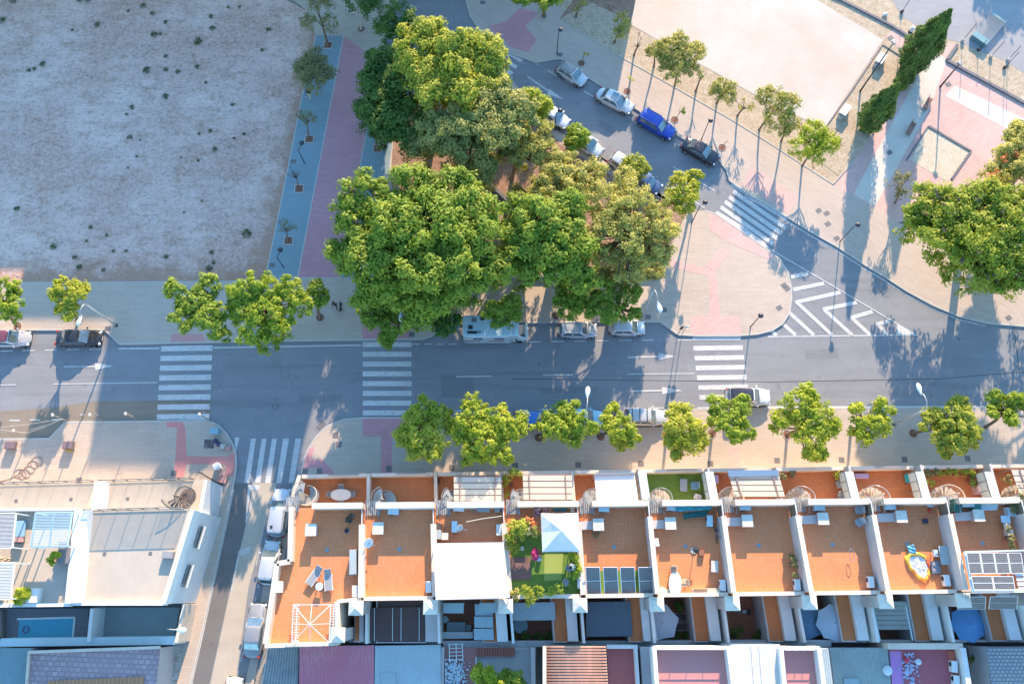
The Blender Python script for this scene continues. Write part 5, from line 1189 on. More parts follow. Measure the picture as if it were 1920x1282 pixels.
    if 'bars' in extras:
        for k in range(3): x = lerp(r0, r1, .15 + .35 * k) - (.5 if style == 'pickup' else 0); t = MB(); t.box((x, 0, zt_ + .07), (.06, W_ - .3, .05)); t.build('roof_bar', M_BLACKM, o, False, True)
    if style == 'pickup':
        bd = MB(); bd.box((-h * .58, 0, zb + .0), (h * .72, W_ - .3, .05)); bd.build('bed_cover', M_DARK, o, False, True)
        t = MB()
        for sy in (-1, 1): t.box((-h * .58, sy * (W_ / 2 - .12), zb + .05), (h * .75, .06, .08))
    if 'antenna' in extras: t = MB(); t.tube([(r0 + .25, 0, zt_), (r0 + .05, 0, zt_ + .25)], .015, 5); t.build('antenna', M_DARK, o, False, True)
    if 'badge' in extras: MB().box((r0 + .5, .3, zt_ + .01), (.3, .25, .02)).build('roof_hatch', M_DARK, o, False, True)
    # wheel arches as dark lips, bonnet seams
    t = MB()
    for s1_ in (-1, 1): t.bar((b1 + .12, s1_ * (W_ / 2 - .28), zb - .085), (h - .32, s1_ * (W_ / 2 - .42), zb - .19), .02, .02)
    t.build('bonnet_seam', M_DARK, o, False, True)
    wi = MB(); wi.bar((b1 + .06, -.5, zb - .02), (b1 - .1, .1, zb + .04), .03, .02); wi.build('wiper', M_DARK, o, False, True)
    return o
SILV, WHIT, BLK, BLU = (.50, .52, .54), (.74, .74, .74), (.02, .022, .03), (.01, .06, .42)
car('parked_car', 'silver hatchback with a dark red cabin cut by the left edge', 'car', 14, 634, 0, 4.6, 1.8, 1.46, 'hatch', (.52, .50, .52), (.20, .05, .07))
car('parked_car', 'glossy black saloon in the bay at the left, near the curved arm lamp', 'car', 147, 633, 0, 4.75, 1.8, 1.43, 'sedan', BLK)
car('parked_car', 'silver estate car in the shaded bay right behind the camper van', 'car', 1084, 618, .5, 3.95, 1.7, 1.5, 'estate', (.48, .52, .56), None, ('rails',))
car('parked_car', 'silver hatchback in the shaded bay nearest the sunny plaza', 'car', 1176, 614, .3, 3.75, 1.66, 1.42, 'hatch', (.60, .60, .60), None, ('antenna',))
car('car', 'white car with a black roof standing on the road past the right crossing', 'car', 1403, 743, 2, 4.5, 1.82, 1.55, 'suv', WHIT, (.035, .03, .05), (), 'cars standing or driving on the road')
car('parked_pickup', 'light grey van like car with roof bars below the right road arrow', 'car', 1211, 781, 1, 4.1, 1.72, 1.6, 'estate', (.55, .55, .55), None, ('bars',))
car('parked_car', 'bright blue car mostly hidden by the lower street trees', 'car', 1005, 786, 0, 4.4, 1.76, 1.5, 'hatch', (.02, .16, .50))
car('parked_car', 'pale blue square backed van hidden between two lower street trees', 'van', 1092, 783, 0, 4.6, 1.84, 1.9, 'estate', (.30, .55, .66))
car('parked_car', 'silver mini car with a brown grey roof at the top of the upper street', 'car', 1072, 138, 33, 3.8, 1.72, 1.45, 'hatch', (.58, .59, .60), (.30, .27, .25))
car('parked_car', 'silver saloon with two dark roof panels on the upper street', 'car', 1153, 188, 27, 4.6, 1.8, 1.42, 'sedan', (.62, .62, .62), None, ('sunroof',))
car('parked_car', 'bright cobalt blue sport utility car on the upper street', 'car', 1231, 233, 30, 4.6, 1.86, 1.62, 'suv', BLU, None, ('rails',))
car('parked_car', 'black saloon with a dark red tail on the upper street', 'car', 1314, 283, 29, 4.4, 1.78, 1.45, 'sedan', (.03, .022, .035))
car('parked_car', 'white hatchback half hidden under a bright tree, left side of the upper street', 'car', 1036, 216, 30, 4.2, 1.74, 1.48, 'hatch', WHIT)
car('parked_car', 'white hatchback with a big dark windscreen, left side of the upper street', 'car', 1098, 268, 33, 4.3, 1.74, 1.5, 'hatch', (.68, .68, .68))
car('parked_car', 'silver hatchback whose nose hides under the yellow tree', 'car', 1174, 311, 32, 4.2, 1.74, 1.5, 'hatch', (.58, .57, .58))
car('parked_car', 'silver white sport utility car nearest the side street crossing', 'car', 523, 960, -82, 4.6, 1.86, 1.62, 'suv', (.56, .58, .62), None, ('rails', 'badge', 'antenna'))
car('parked_car', 'white hatchback in the middle of the side street row', 'car', 505, 1054, -81, 4.1, 1.76, 1.5, 'hatch', (.62, .63, .64), None, ('antenna',))
car('parked_car', 'grey silver saloon parked last in the side street, under the roof wall', 'car', 478, 1181, -82, 4.8, 1.8, 1.43, 'sedan', (.34, .34, .35))
car('parked_car', 'pale car showing only its top at the bottom edge of the side street', 'car', 432, 1318, -80, 4.4, 1.78, 1.5, 'hatch', (.6, .7, .7))
car('parked_car', 'dark car hidden below the yellow tree, only a blue corner showing', 'car', 1212, 340, 32, 3.6, 1.7, 1.4, 'hatch', (.05, .10, .22))
# camper van
q = P(929, 618, 1.4); q.z = 0; cv = thing('camper_van', 'white boxy camper van with roof hatches and red side stripes', 'camper van', q)
W_ = 2.25; b = MB()
def rb(x0, x1, w_, z0, z1, e=14, nose=0): return [superloop(x0, x1, w_, z0, 36, e, nose), superloop(x0, x1, w_, z1 - .12, 36, e, nose), superloop(x0 + .07, x1 - .07, w_ - .16, z1, 36, e, nose)]
M_CAMP = paint('camper_white', (.52, .68, .70), 0)
loft(b, rb(-3.3, 1.7, W_, .35, 2.75)); b.build('living_cabin', M_CAMP, cv, False, True)
b = MB(); loft(b, [superloop(1.2, 3.35, 1.95, .3, 32, 5, .15), superloop(1.2, 3.35, 1.95, 1.0, 32, 5, .15), superloop(1.2, 3.1, 1.9, 1.15, 32, 5, .12), superloop(1.2, 2.35, 1.75, 1.95, 32, 6, .08), superloop(1.3, 2.2, 1.6, 2.02, 32, 6, .08)]); cab = b.build('cab', M_CAMP, cv, True, True)
cab.modifiers.new('split', 'EDGE_SPLIT').split_angle = R(35)
m = MB(); m.add([(3.10, -.80, 1.18), (3.10, .80, 1.18), (2.40, .74, 1.93), (2.40, -.74, 1.93)], [(0, 1, 2, 3)]); m.build('windscreen', M_GLASS, cab, False, True)
for x, y, a_, b_, mm in ((-2.15, .55, .5, .5, M_STEEL), (-2.5, -.2, .45, .4, M_BLACKM), (-2.3, -.75, 1.0, .28, M_BLACKM), (-1.55, -.72, .3, .25, M_STEEL), (.9, .3, .6, .6, M_STEEL), (-1.3, .75, .42, .42, M_BLACKM)):
    MB().box((x, y, 2.79), (a_, b_, .07)).build('roof_hatch', mm, cv, False, True, .02)
t = MB(); t.tube([(-2.9, .2, 2.78), (-2.8, .7, 2.78), (-2.0, .85, 2.78), (-1.6, .6, 2.78)], .03, 6); t.build('roof_cable', M_WSTEEL, cv, False, True)
MB().box((-.7, -1.16, 2.62), (4.2, .12, .14)).build('awning', M_WSTEEL, cv, False, True, .02)
for x in (-2.4, .1): MB().box((x, -1.135, 1.1), (1.6, .02, .16)).build('stripe', mat('red_stripe', (.5, .03, .04), .5, .1, 3), cv, False, True)
for x in (-1.8, .4): MB().box((x, -1.135, 1.8), (.9, .03, .5)).build('window', M_GLASS, cv, False, True)
t = MB(); t.tube([(-3.35, -.6, .9), (-3.55, -.6, .9), (-3.55, .6, .9), (-3.35, .6, .9)], .03, 6); t.tube([(-3.5, 0, .8), (-3.5, 0, 1.7)], .03, 6); t.build('bike_carrier', M_BLACKM, cv, False, True)
for sx, sy in ((-2.1, -1), (-2.1, 1), (2.45, -1), (2.45, 1)):
    t = MB(); t.tube([(sx, sy * .88 - .12, .33), (sx, sy * .88 + .12, .33)], .33, 16); t.build('wheel', M_TYRE, cv, False, True)
for sy in (-1, 1): MB().box((2.15, sy * 1.15, 1.25), (.14, .26, .3)).build('mirror', M_DARK, cv, False, True, .02); MB().box((3.2, sy * .68, .72), (.2, .3, .2)).build('headlight', M_HEAD, cv, False, True, .02)
M_PALEC = mat('pale_cap', (.5, .48, .44), .7, .1, 3)
# ================================================================ lamps, posts, street furniture, people
M_LAMPW = paint('lamp_head_white', (.72, .76, .78), 0); M_LPOST = mat('lamp_post_grey', (.42, .44, .44), .5, .12, 4, metal=.4)
def arm_lamp(label, base, h_, apex, head, hdir, wall=False, z0=ZP):
    f = P(*base, z0); o = thing('street_lamp', label, 'street lamp', f, 0, 'tall street lamps with drop shaped heads')
    d = Vector((hdir[0], -hdir[1], 0)).normalized(); top = up(f, h_)
    if not wall:
        MB().tube([f, up(f, .5), top - Vector((0, 0, .2))], [.11, .09, .06], 10).build('pole', M_LPOST, o, True)
        MB().cyl(f, .17, z0, z0 + .12, 12).build('base', M_BLACKM, o)
    r = apex; pts = [top - Vector((0, 0, .25))]
    for k in range(9):
        a = math.pi * k / 8 * .93; pts.append(top + d * (r * .5 * (1 - math.cos(a)) * 1.0) + Vector((0, 0, r * .42 * math.sin(a))))
    MB().tube(pts, .045, 8).build('arm', M_LPOST, o, True)
    e = pts[-1]; hd = MB(); n = 12
    ll = head; loops = []
    sd_ = Vector((-d.y, d.x, 0))
    for s, w_, t_ in ((-.15, .05, .05), (0, .10, .07), (.25, .19, .10), (.55, .25, .12), (.8, .22, .11), (.95, .12, .08), (1.0, .03, .03)):
        c = e + d * (s * ll) - Vector((0, 0, .04)); loops.append([c + sd_ * (w_ * math.cos(2 * math.pi * k / n)) + Vector((0, 0, t_ * math.sin(2 * math.pi * k / n))) for k in range(n)])
    loft(hd, loops); hd.build('lamp_head', M_LAMPW, o, True); return o
arm_lamp('curved arm street lamp beside the black saloon, arm reaching left over a tree', (218, 610), 6.4, 1.3, .95, (-.2, 1))
arm_lamp('street lamp poking out of the foot of the huge ficus', (766, 602), 6.0, 1.2, .95, (.05, 1))
arm_lamp('curved arm street lamp left of the sunny plaza', (1203, 592), 7.6, 1.4, 1.0, (.25, 1))
arm_lamp('street lamp rising between two trees of the lower row, head over the road', (1087, 806), 7.2, 1.7, 1.0, (.1, -1))
arm_lamp('right hand street lamp of the lower row, long pole leaning past a tree', (1676, 795), 6.6, 1.6, 1.0, (-.15, -1))
f = arm_lamp('wall mounted street lamp on the white house, over the side street', (327, 1177), 4.6, .9, .85, (1, .08), True, 3.0)
def globe_lamp(label, base, head, h_, z0=ZP, grp='globe lamps on dark posts', arm=0.0):
    f = P(*base, z0); o = thing('post_lamp', label, 'street lamp', f, 0, grp)
    MB().tube([f, up(f, z0 + .3), up(f, h_)], [.07, .055, .04], 8).build('pole', M_BLACKM, o, True)
    hp = P(*head, h_ + .15); hp = up(hp if (hp - up(f, hp.z)).length < 1.2 else f + (hp - f) * 0, h_ + .15)
    if (hp - up(f, hp.z)).length > .15: MB().bar(up(f, h_), up(hp, h_), .05).build('arm', M_BLACKM, o)
    MB().lathe(up(hp, h_), [(.01, -.02), (.12, 0), (.20, .08), (.24, .2)], 14).build('glass_bowl', M_LAMPW, o, True)
    MB().lathe(up(hp, h_), [(.27, .2), (.28, .24), (.22, .33), (.1, .38), (.01, .39)], 14).build('cap', M_BLACKM, o, True)
    return o
globe_lamp('post lamp on the east pavement above the silver mini car', (1044, 102), (1051, 57), 4.0)
globe_lamp('post lamp on the east pavement beside the black saloon', (1315, 262), (1332, 227), 3.6)
globe_lamp('post lamp on the sweep kerb in the cypress shade', (1575, 453), (1608, 422), 4.2)
globe_lamp('post lamp in front of the half hidden white car', (1040, 245), (1050, 208), 3.6)
globe_lamp('post lamp at the tip of the triangular plaza with the long thin shadow', (1297, 418), (1322, 380), 4.2)
globe_lamp('slim post with a round mirror at the road edge of the plaza', (1407, 613), (1426, 592), 3.4)
globe_lamp('small post lamp on the grey path below the small sparse tree', (571, 306), (566, 269), 3.0)
globe_lamp('small post lamp near the lower end of the grey path', (532, 501), (526, 469), 2.8)
# tall park posts
def park_post(label, base, h_, headpx):
    f = P(*base, .12); o = thing('park_lamp', label, 'lamp post', f)
    MB().tube([f, up(f, 1), up(f, h_)], [.12, .1, .06], 10).build('pole', M_BLACKM, o, True)
    b = MB(); b.box(up(f, h_ + .05), (.35, .5, .22), .4); b.build('floodlight', M_STEEL, o, False, False, .05); return o
park_post('tall lamp post whose pole crosses the garden wall, by the white boxes', (1613, 171), 8.6, None)
park_post('dark lamp post right of the benches with a copper coloured head', (1763, 163), 4.3, None)
# fence posts top right with concrete feet
for k, (x, y, hh, lb) in enumerate([(1690, 24, 2.6, 'leftmost of the thin fence posts on concrete feet, near the white bags'), (1804, 78, 2.4, 'thin fence post whose foot stands at the corner of the garden wall'), (1834, 95, 1.6, 'thin fence post in the dry strip in front of the teal frame'),
                                    (1857, 108, 2.4, 'thin fence post with a dark box foot right of the teal frame'), (1883, 128, 2.4, 'thin fence post with a pale leaning foot, second from the right edge'), (1889, 114, 2.2, 'rightmost thin bent fence post')]):
    f = P(x, y, .1); o = thing('fence_post', lb, 'post', f, 0, 'thin posts along the grey court')
    MB().tube([f, up(f, hh * 1.25)], .035, 6).build('pole', M_BLACKM, o); MB().box(f + Vector((0, 0, .2)), (.34, .3, .36), .5).build('foot', M_KERB if k % 2 else M_DARK, o, False, False, .04)
# signs and posts
def sign(name, label, base, h_, w_, hh, m, z0=ZP, rz=0, round_=False):
    f = P(*base, z0); o = thing(name, label, 'sign', f)
    MB().tube([f, up(f, h_)], .035, 6).build('pole', M_STEEL, o)
    if round_: MB().tube([up(f, h_ - .25) + Vector((0, -.03, 0)), up(f, h_ - .25) + Vector((0, .03, 0))], .3, 18).build('sign_plate', m, o)
    else: MB().box(up(f, h_ - hh / 2), (w_, .05, hh), rz).build('sign_plate', m, o)
    return o
sign('traffic_sign', 'round road sign on a post at the plaza edge by the right crossing', (1279, 625), 2.6, .6, .6, M_WSTEEL, round_=True)
sign('traffic_light', 'short post with a dark box on the plaza edge', (1270, 628), 2.9, .3, .9, M_DARK)
for x, y, lb in ((125, 789, 'left leaning white topped post at the edge of the sandy bay'), (193, 789, 'middle white topped post along the left pavement kerb'), (258, 787, 'third white topped post, next to the left crossing'), (54, 818, 'white topped post inside the sandy bay with wires'), (393, 788, 'white topped post on the pavement corner after the crossing')):
    f = P(x, y, ZP); o = thing('cable_post', lb, 'post', f, 0, 'posts with white tops along the left pavement')
    MB().tube([f, f + Vector((-.15, .1, 2.3))], [.06, .05], 8).build('pole', mat('pale_wood_pole', (.40, .34, .28), .8, .2, 5), o)
    MB().box(f + Vector((-.15, .1, 2.4)), (.22, .32, .18), .3).build('cap', M_PALEC, o, False, False, .04)
m = MB(); q = lambda x, y, z: P(x, y, z)
for a, b in (((118, 785), (50, 812)), ((120, 785), (-40, 806)), ((118, 784), (56, 806)), ((50, 811), (-40, 800)), ((250, 781), (238, 774)), ((388, 782), (380, 770)), ((184, 779), (176, 773))):
    a3, b3 = P(*a, 2.4), P(*b, 2.3); m.tube([a3, lerp(a3, b3, .5) - Vector((0, 0, .25)), b3], .018, 4, False)
tag(m.build('cables', M_KERB), 'thin pale cables slung between the white topped posts', 'cable')
# crate like planters standing on the left pavement
for x, y, lb in ((133, 836, 'wooden trough with a yellow base in the middle of the left pavement'), (25, 836, 'wooden trough near the left edge of the left pavement')):
    f = P(x, y, ZP); o = thing('trough', lb, 'trough', f)
    MB().box(f + Vector((0, 0, .45)), (1.0, .75, .5)).build('box', mat('purple_grey_wood', (.20, .14, .16), .8, .2, 4), o, False, False, .03)
    for sx in (-.42, .42): MB().box(f + Vector((sx, -.25, .12)), (.08, .08, .24)).build('leg', M_WSTEEL, o)
    if x > 100: MB().box(f + Vector((0, -.45, .1)), (.6, .2, .12)).build('base', mat('yellow_plastic', (.6, .4, .05), .7, .1, 3), o)
pts = []
for k in range(120):
    t = k / 119; pts.append(P(32 + 42 * t + 9 * math.cos(t * 34), 885 + 8 * math.sin(t * 5) - 14 * t + 9 * math.sin(t * 34), ZP + .03))
pts = [P(-10, 905, ZP + .03), P(8, 900, ZP + .03), P(22, 896, ZP + .03)] + pts
tag(MB().tube(pts, .03, 5).build('rope', mat('brown_rope', (.30, .20, .17), .9, .2, 4)), 'brown cable lying in loose coils on the left pavement', 'rope')
# bins and boxes on the pavement corner
for nm, lb, x, y, sz, m_, z in (('container', 'pale blue rubbish container on the rounded pavement corner', 407, 811, (.8, .6, .9), mat('pale_blue_plastic', (.25, .42, .48), .6, .1, 3), 0), ('manhole', 'x', 0, 0, None, None, 0),
                             ('crate', 'grey crate beside the litter heap on the pavement corner', 419, 838, (.45, .45, .3), M_KERB, 0), ('crate', 'small pinkish crate on the red paving of the corner', 430, 841, (.5, .4, .3), mat('pink_plastic', (.5, .25, .25), .7, .1, 3), 0),
                             ('litter_bin', 'white metal litter bin tipped at the corner near the white house', 411, 876, (.55, .6, .8), M_WSTEEL, .5), ('hatch_cover', 'salmon coloured concrete box at the house corner', 418, 898, (.9, .75, .3), mat('salmon_concrete', (.55, .27, .22), .8, .2, 3), -.15)):
    if sz is None: continue
    f = P(x, y, ZP); o = thing(nm, lb, nm.replace('_', ' '), f, z)
    MB().box((0, 0, sz[2] / 2 + .02), sz).build('body', m_, o, False, True, .04); MB().box((0, 0, sz[2] + .05), (sz[0] * 1.06, sz[1] * 1.06, .05)).build('lid', m_, o, False, True, .02)
mm = MB(); c0 = P(392, 832, ZP); mm.box(c0 + Vector((0, 0, .008)), (1.0, .9, .016))
for k in range(60): mm.box(c0 + Vector((rng.uniform(-.45, .45), rng.uniform(-.4, .4), .03)), (.12, .08, .04), rng.uniform(0, 3))
tag(mm.build('litter_heap', mat('mixed_litter', (.25, .22, .22), .9, .6, 6)), 'square of mixed litter on the pavement corner', 'litter')
for k, (x, y) in enumerate(((404, 826), (409, 832))):
    o = thing('rubbish_bag', 'dark rubbish bag %s the litter square' % ('touching the top of' if k == 0 else 'just right of'), 'bag', P(x, y, ZP)); MB().ball(P(x, y, ZP + .2), .24, 8, .8).build('bag', mat('navy_bag', (.05, .05, .12), .4, .5, 9), o, True)
gt = thing('street_gate', 'low dark lattice fence at the corner of the white house', 'fence', P(398, 892, ZP)); mm = MB(); a_, b_ = P(372, 884, 1.2), P(412, 908, 1.2)
for k in range(9): q_ = lerp(a_, b_, k / 8); mm.bar(up(q_, ZP), up(q_, 1.3), .04)
mm.bar(up(a_, 1.3), up(b_, 1.3), .05); mm.bar(up(a_, .5), up(b_, .5), .05); mm.build('bars', M_BLACKM, gt)
# benches, white box seats, teal frame, bags
def bench(lb, x, y, ang):
    a = P(x + math.cos(R(ang)), y + math.sin(R(ang)), .13) - P(x, y, .13); o = thing('park_bench', lb, 'bench', P(x, y, .13), math.atan2(a.y, a.x), 'slatted benches')
    wd = mat('bench_wood', (.25, .10, .07), .6, .2, 6)
    s = MB(); 
    for k in range(4): s.box((0, -.2 + k * .13, .45), (1.7, .09, .03))
    s.build('seat', wd, o, False, True); s = MB()
    for k in range(3): s.box((0, .27 + k * .035, .58 + k * .13), (1.7, .03, .09))
    s.build('backrest', wd, o, False, True)
    for sx in (-.7, .7): s = MB(); s.box((sx, 0, .22), (.05, .5, .44)); s.box((sx, .3, .5), (.05, .05, .8)); s.build('leg', M_STEEL, o, False, True)
bench('slatted bench standing in the sun on the pale park path', 1737, 198, -60)
bench('slatted bench standing in the cypress shade', 1706, 244, -60)
for lb, x, y in (('white topped stone seat nearer the garden wall', 1648, 116), ('white topped stone seat nearer the greenest slender tree', 1581, 212)):
    a = P(x + .55, y - .8, .13) - P(x, y, .13); o = thing('stone_seat', lb, 'seat', P(x, y, .13), math.atan2(a.y, a.x), 'white topped stone seats')
    MB().box((0, 0, .3), (1.3, .75, .6)).build('base', M_LILAC, o, False, True); MB().box((0, 0, .66), (1.5, .85, .1)).build('top', M_WHITEB, o, False, True, .02); 
    MB().box((-.9, 0, .2), (.3, .6, .4)).build('footrest', M_KERB, o, False, True)
o = thing('metal_frame', 'teal metal rack with long rods lying between two end boxes on the grey court', 'rack', P(1857, 55, .1))
e0, e1, e2, e3 = P(1860, 24, .7), P(1887, 42, .7), P(1826, 62, .7), P(1853, 81, .7)
MT = mat('teal_metal', (.16, .30, .34), .5, .2, 3, metal=.3)
MB().wall(e0, e1, .35, .1, .7).build('end_box', MT, o); MB().wall(e2, e3, .8, .1, .75).build('end_box', MT, o)
for k in range(9): MB().bar(lerp(e0, e1, (k + .5) / 9), lerp(e2, e3, (k + .5) / 9), .08).build('rod', M_STEEL, o)
for k, (x, y) in enumerate(((1657, 28), (1662, 27))):
    MB_ = MB().ball(P(x, y, .3), .2, 8); o = thing('white_bag', 'small white bag lying in the dry grass, %s of the pair' % ('left' if k == 0 else 'right'), 'bag', P(x, y, .1)); MB_.build('bag', M_WHITEB, o, True)
o = thing('white_bin', 'round white lamp base or bin in the dry grass left of the taller cypress', 'bin', P(1707, 60, .1)); MB().lathe(P(1707, 60, .1), [(.2, 0), (.26, .5), (.22, .75), (.01, .8)], 12).build('body', M_WHITEB, o, True); MB().cyl(P(1707, 60, .1), .28, .1, .3, 12).build('foot', M_DARK, o)
# ---- people and dogs: one skinned body each
def person(label, px, py, heading, shirt, trousers, hair, lean=0.0, arm_fwd=.25, hold=None, stride=.28, long_hair=True, skirt=False):
    a = P(px + math.cos(R(heading)), py + math.sin(R(heading)), ZP) - P(px, py, ZP)
    o = thing('person', label, 'person', P(px, py, ZP), math.atan2(a.y, a.x))
    V_ = [(0, 0, .95), (0, 0, 1.15), (.02, 0, 1.38), (.03, 0, 1.50), (.05, 0, 1.60), (.06, 0, 1.70),
          (0, .10, .90), (stride * .55, .10, .50), (stride, .10, .08), (stride + .17, .11, .04),
          (0, -.10, .90), (-stride * .25, -.10, .50), (-stride, -.10, .10), (-stride + .16, -.11, .04),
          (.02, .19, 1.42), (-.06, .25, 1.15), (-.02 + arm_fwd * .5, .26, .93), (.03 + arm_fwd * .6, .26, .84),
          (.02, -.19, 1.42), (.05, -.26, 1.15), (.12 + arm_fwd, -.24, 1.02), (.19 + arm_fwd, -.23, .98)]
    E = [(0, 1), (1, 2), (2, 3), (3, 4), (4, 5), (0, 6), (6, 7), (7, 8), (8, 9), (0, 10), (10, 11), (11, 12), (12, 13), (2, 14), (14, 15), (15, 16), (16, 17), (2, 18), (18, 19), (19, 20), (20, 21)]
    rad = [.14, .125, .14, .055, .085, .075, .095, .065, .045, .035, .095, .065, .045, .035, .07, .045, .035, .03, .07, .045, .035, .03]
    me = bpy.data.meshes.new('body'); me.from_pydata(V_, E, []); b = bpy.data.objects.new('body', me); COL.objects.link(b); b.parent = o
    sk = b.modifiers.new('skin', 'SKIN'); b.modifiers.new('sub', 'SUBSURF').levels = 2; b.modifiers['sub'].render_levels = 2
    for i, r_ in enumerate(rad): me.skin_vertices[0].data[i].radius = (r_, r_ * (1.15 if i < 3 else 1))
    me.skin_vertices[0].data[0].use_root = True
    skn = NT('skin_and_clothes'); mt, t, bs = skn
    tc = N(t, 'TexCoord'); sp = N(t, 'SeparateXYZ'); t.links.new(tc.outputs['Object'], sp.inputs[0])
    c = ramp(t, sp.outputs[2], [(0.0, shirt), (1.0, shirt)])
    cr = N(t, 'ValToRGB'); mr = N(t, 'MapRange'); mr.inputs[1].default_value = 0; mr.inputs[2].default_value = 1.8; t.links.new(sp.outputs[2], mr.inputs[0]); t.links.new(mr.outputs[0], cr.inputs[0])
    el = cr.color_ramp; el.interpolation = 'CONSTANT'
    el.elements[0].color = (.03, .03, .03, 1); el.elements[1].position = .05; el.elements[1].color = (*trousers, 1)
    for p_, cc in ((.52, shirt), (.81, (.45, .26, .18))): e_ = el.elements.new(p_); e_.color = (*cc, 1)
    t.links.new(cr.outputs[0], bs.inputs['Base Color']); me.materials.append(mt)
    hm = MB(); hm.ball((.03, 0, 1.66), .125, 10, 1.0)
    if long_hair: hm.ball((-.06, 0, 1.52), .10, 8, 1.5)
    hm.build('hair', mat('hair_%d' % int(hair[0] * 1000), hair, .7, .2, 9), o, True, True)
    f_ = MB(); f_.ball((.135, 0, 1.65), .022, 6); f_.box((.13, .035, 1.69), (.02, .02, .012)); f_.box((.13, -.035, 1.69), (.02, .02, .012)); f_.build('face', mat('skin_tone', (.45, .26, .18), .6, .05, 3), o, True, True)
    hn = MB()
    for hx, hy, hz, sg in ((.03 + arm_fwd * .6, .26, .80, 1), (.22 + arm_fwd, -.23, .96, -1)):
        hn.ball((hx, hy, hz), .04, 6)
        for j in range(4): hn.tube([(hx + .01, hy - .03 + j * .02, hz - .02), (hx + .03, hy - .03 + j * .02, hz - .08), (hx + .05, hy - .03 + j * .018, hz - .10 - .008 * (j % 3))], .009, 5)
        hn.tube([(hx, hy - sg * .03, hz), (hx + .035, hy - sg * .05, hz - .045)], .010, 5)
    hn.build('hands', mat('skin_tone', (0, 0, 0)), o, True, True)
    return o
person('person in black walking a dark dog on the upper pavement', 631, 577, 90, (.02, .02, .025), (.08, .07, .08), (.02, .015, .015))
person('person in a black top and pale yellow skirt under the round olive tree', 582, 184, 100, (.015, .015, .02), (.60, .60, .25), (.02, .015, .012))
def dog(label, px, py, heading, col, patch, L=.75):
    a = P(px + math.cos(R(heading)), py + math.sin(R(heading)), ZP) - P(px, py, ZP); o = thing('dog', label, 'dog', P(px, py, ZP), math.atan2(a.y, a.x))
    k = L / .75; V_ = [(-.30, 0, .46), (-.05, 0, .42), (.22, 0, .44), (.36, 0, .58), (.47, 0, .64), (.60, 0, .60), (-.48, 0, .52), (-.62, 0, .62)]
    E = [(0, 1), (1, 2), (2, 3), (3, 4), (4, 5), (0, 6), (6, 7)]; rad = [.095, .09, .12, .07, .075, .035, .025, .015]
    for s in (-1, 1):
        i = len(V_); V_ += [(.24, s * .08, .34), (.26, s * .08, .18), (.25, s * .08, .02), (-.32, s * .08, .36), (-.24, s * .08, .26), (-.36, s * .08, .16), (-.32, s * .08, .02)]
        E += [(2, i), (i, i + 1), (i + 1, i + 2), (0, i + 3), (i + 3, i + 4), (i + 4, i + 5), (i + 5, i + 6)]; rad += [.05, .03, .025, .07, .045, .028, .024]
        i = len(V_); V_ += [(.44, s * .06, .72), (.43, s * .08, .78)]; E += [(4, i), (i, i + 1)]; rad += [.025, .012]
    V_ = [tuple(c * k for c in v) for v in V_]
    me = bpy.data.meshes.new('body'); me.from_pydata(V_, E, []); b = bpy.data.objects.new('body', me); COL.objects.link(b); b.parent = o
    b.modifiers.new('skin', 'SKIN'); b.modifiers.new('sub', 'SUBSURF').render_levels = 2
    for i, r_ in enumerate(rad): me.skin_vertices[0].data[i].radius = (r_ * k, r_ * k)
    me.skin_vertices[0].data[0].use_root = True
    mt, t, bs = NT('dog_coat'); p = N(t, 'TexCoord').outputs['Object']; t.links.new(mixc(t, ramp(t, noise(t, p, 3.5, 1), [(.48, 0.), (.5, 1.)]), col, patch), bs.inputs['Base Color']); bs.inputs['Roughness'].default_value = .9; me.materials.append(mt)
dog('dark dog beside the person in black', 640, 578, 90, (.02, .02, .02), (.04, .03, .03), .8)
dog('white dog with dark spots near the pale trunked tree', 659, 27, 5, (.7, .7, .7), (.05, .05, .05), .95)
# ================================================================ things on roofs, terraces and in courtyards
def rot(px, py, z, ang):
    a = P(px + math.cos(R(ang)), py + math.sin(R(ang)), z) - P(px, py, z); return math.atan2(a.y, a.x)
M_ACW = mat('aircon_white', (.72, .72, .70), .5, .08, 4)
def ac(label, px, py, z, ang=0, w_=.95, d_=.5, col=None):
    o = thing('air_conditioner', label, 'air conditioner', P(px, py, z), rot(px, py, z, ang), 'air conditioner units')
    MB().box((0, 0, .38), (w_, d_, .6)).build('body', col or M_ACW, o, False, True, .03)
    MB().tube([(-.18, -d_ / 2 - .012, .38), (-.18, -d_ / 2 + .02, .38)], .22, 16).build('fan', M_DARK, o, False, True)
    for s in (-1, 1): MB().box((s * w_ * .35, 0, .04), (.07, d_ * 1.05, .08)).build('foot', M_STEEL, o, False, True)
    t = MB(); t.tube([(w_ / 2, 0, .3), (w_ / 2 + .12, .02, .2), (w_ / 2 + .16, .1, .03)], .025, 5); t.build('hose', M_STEEL, o, False, True); return o
CYANW = mat('bluish_white_case', (.52, .66, .72), .5, .08, 4)
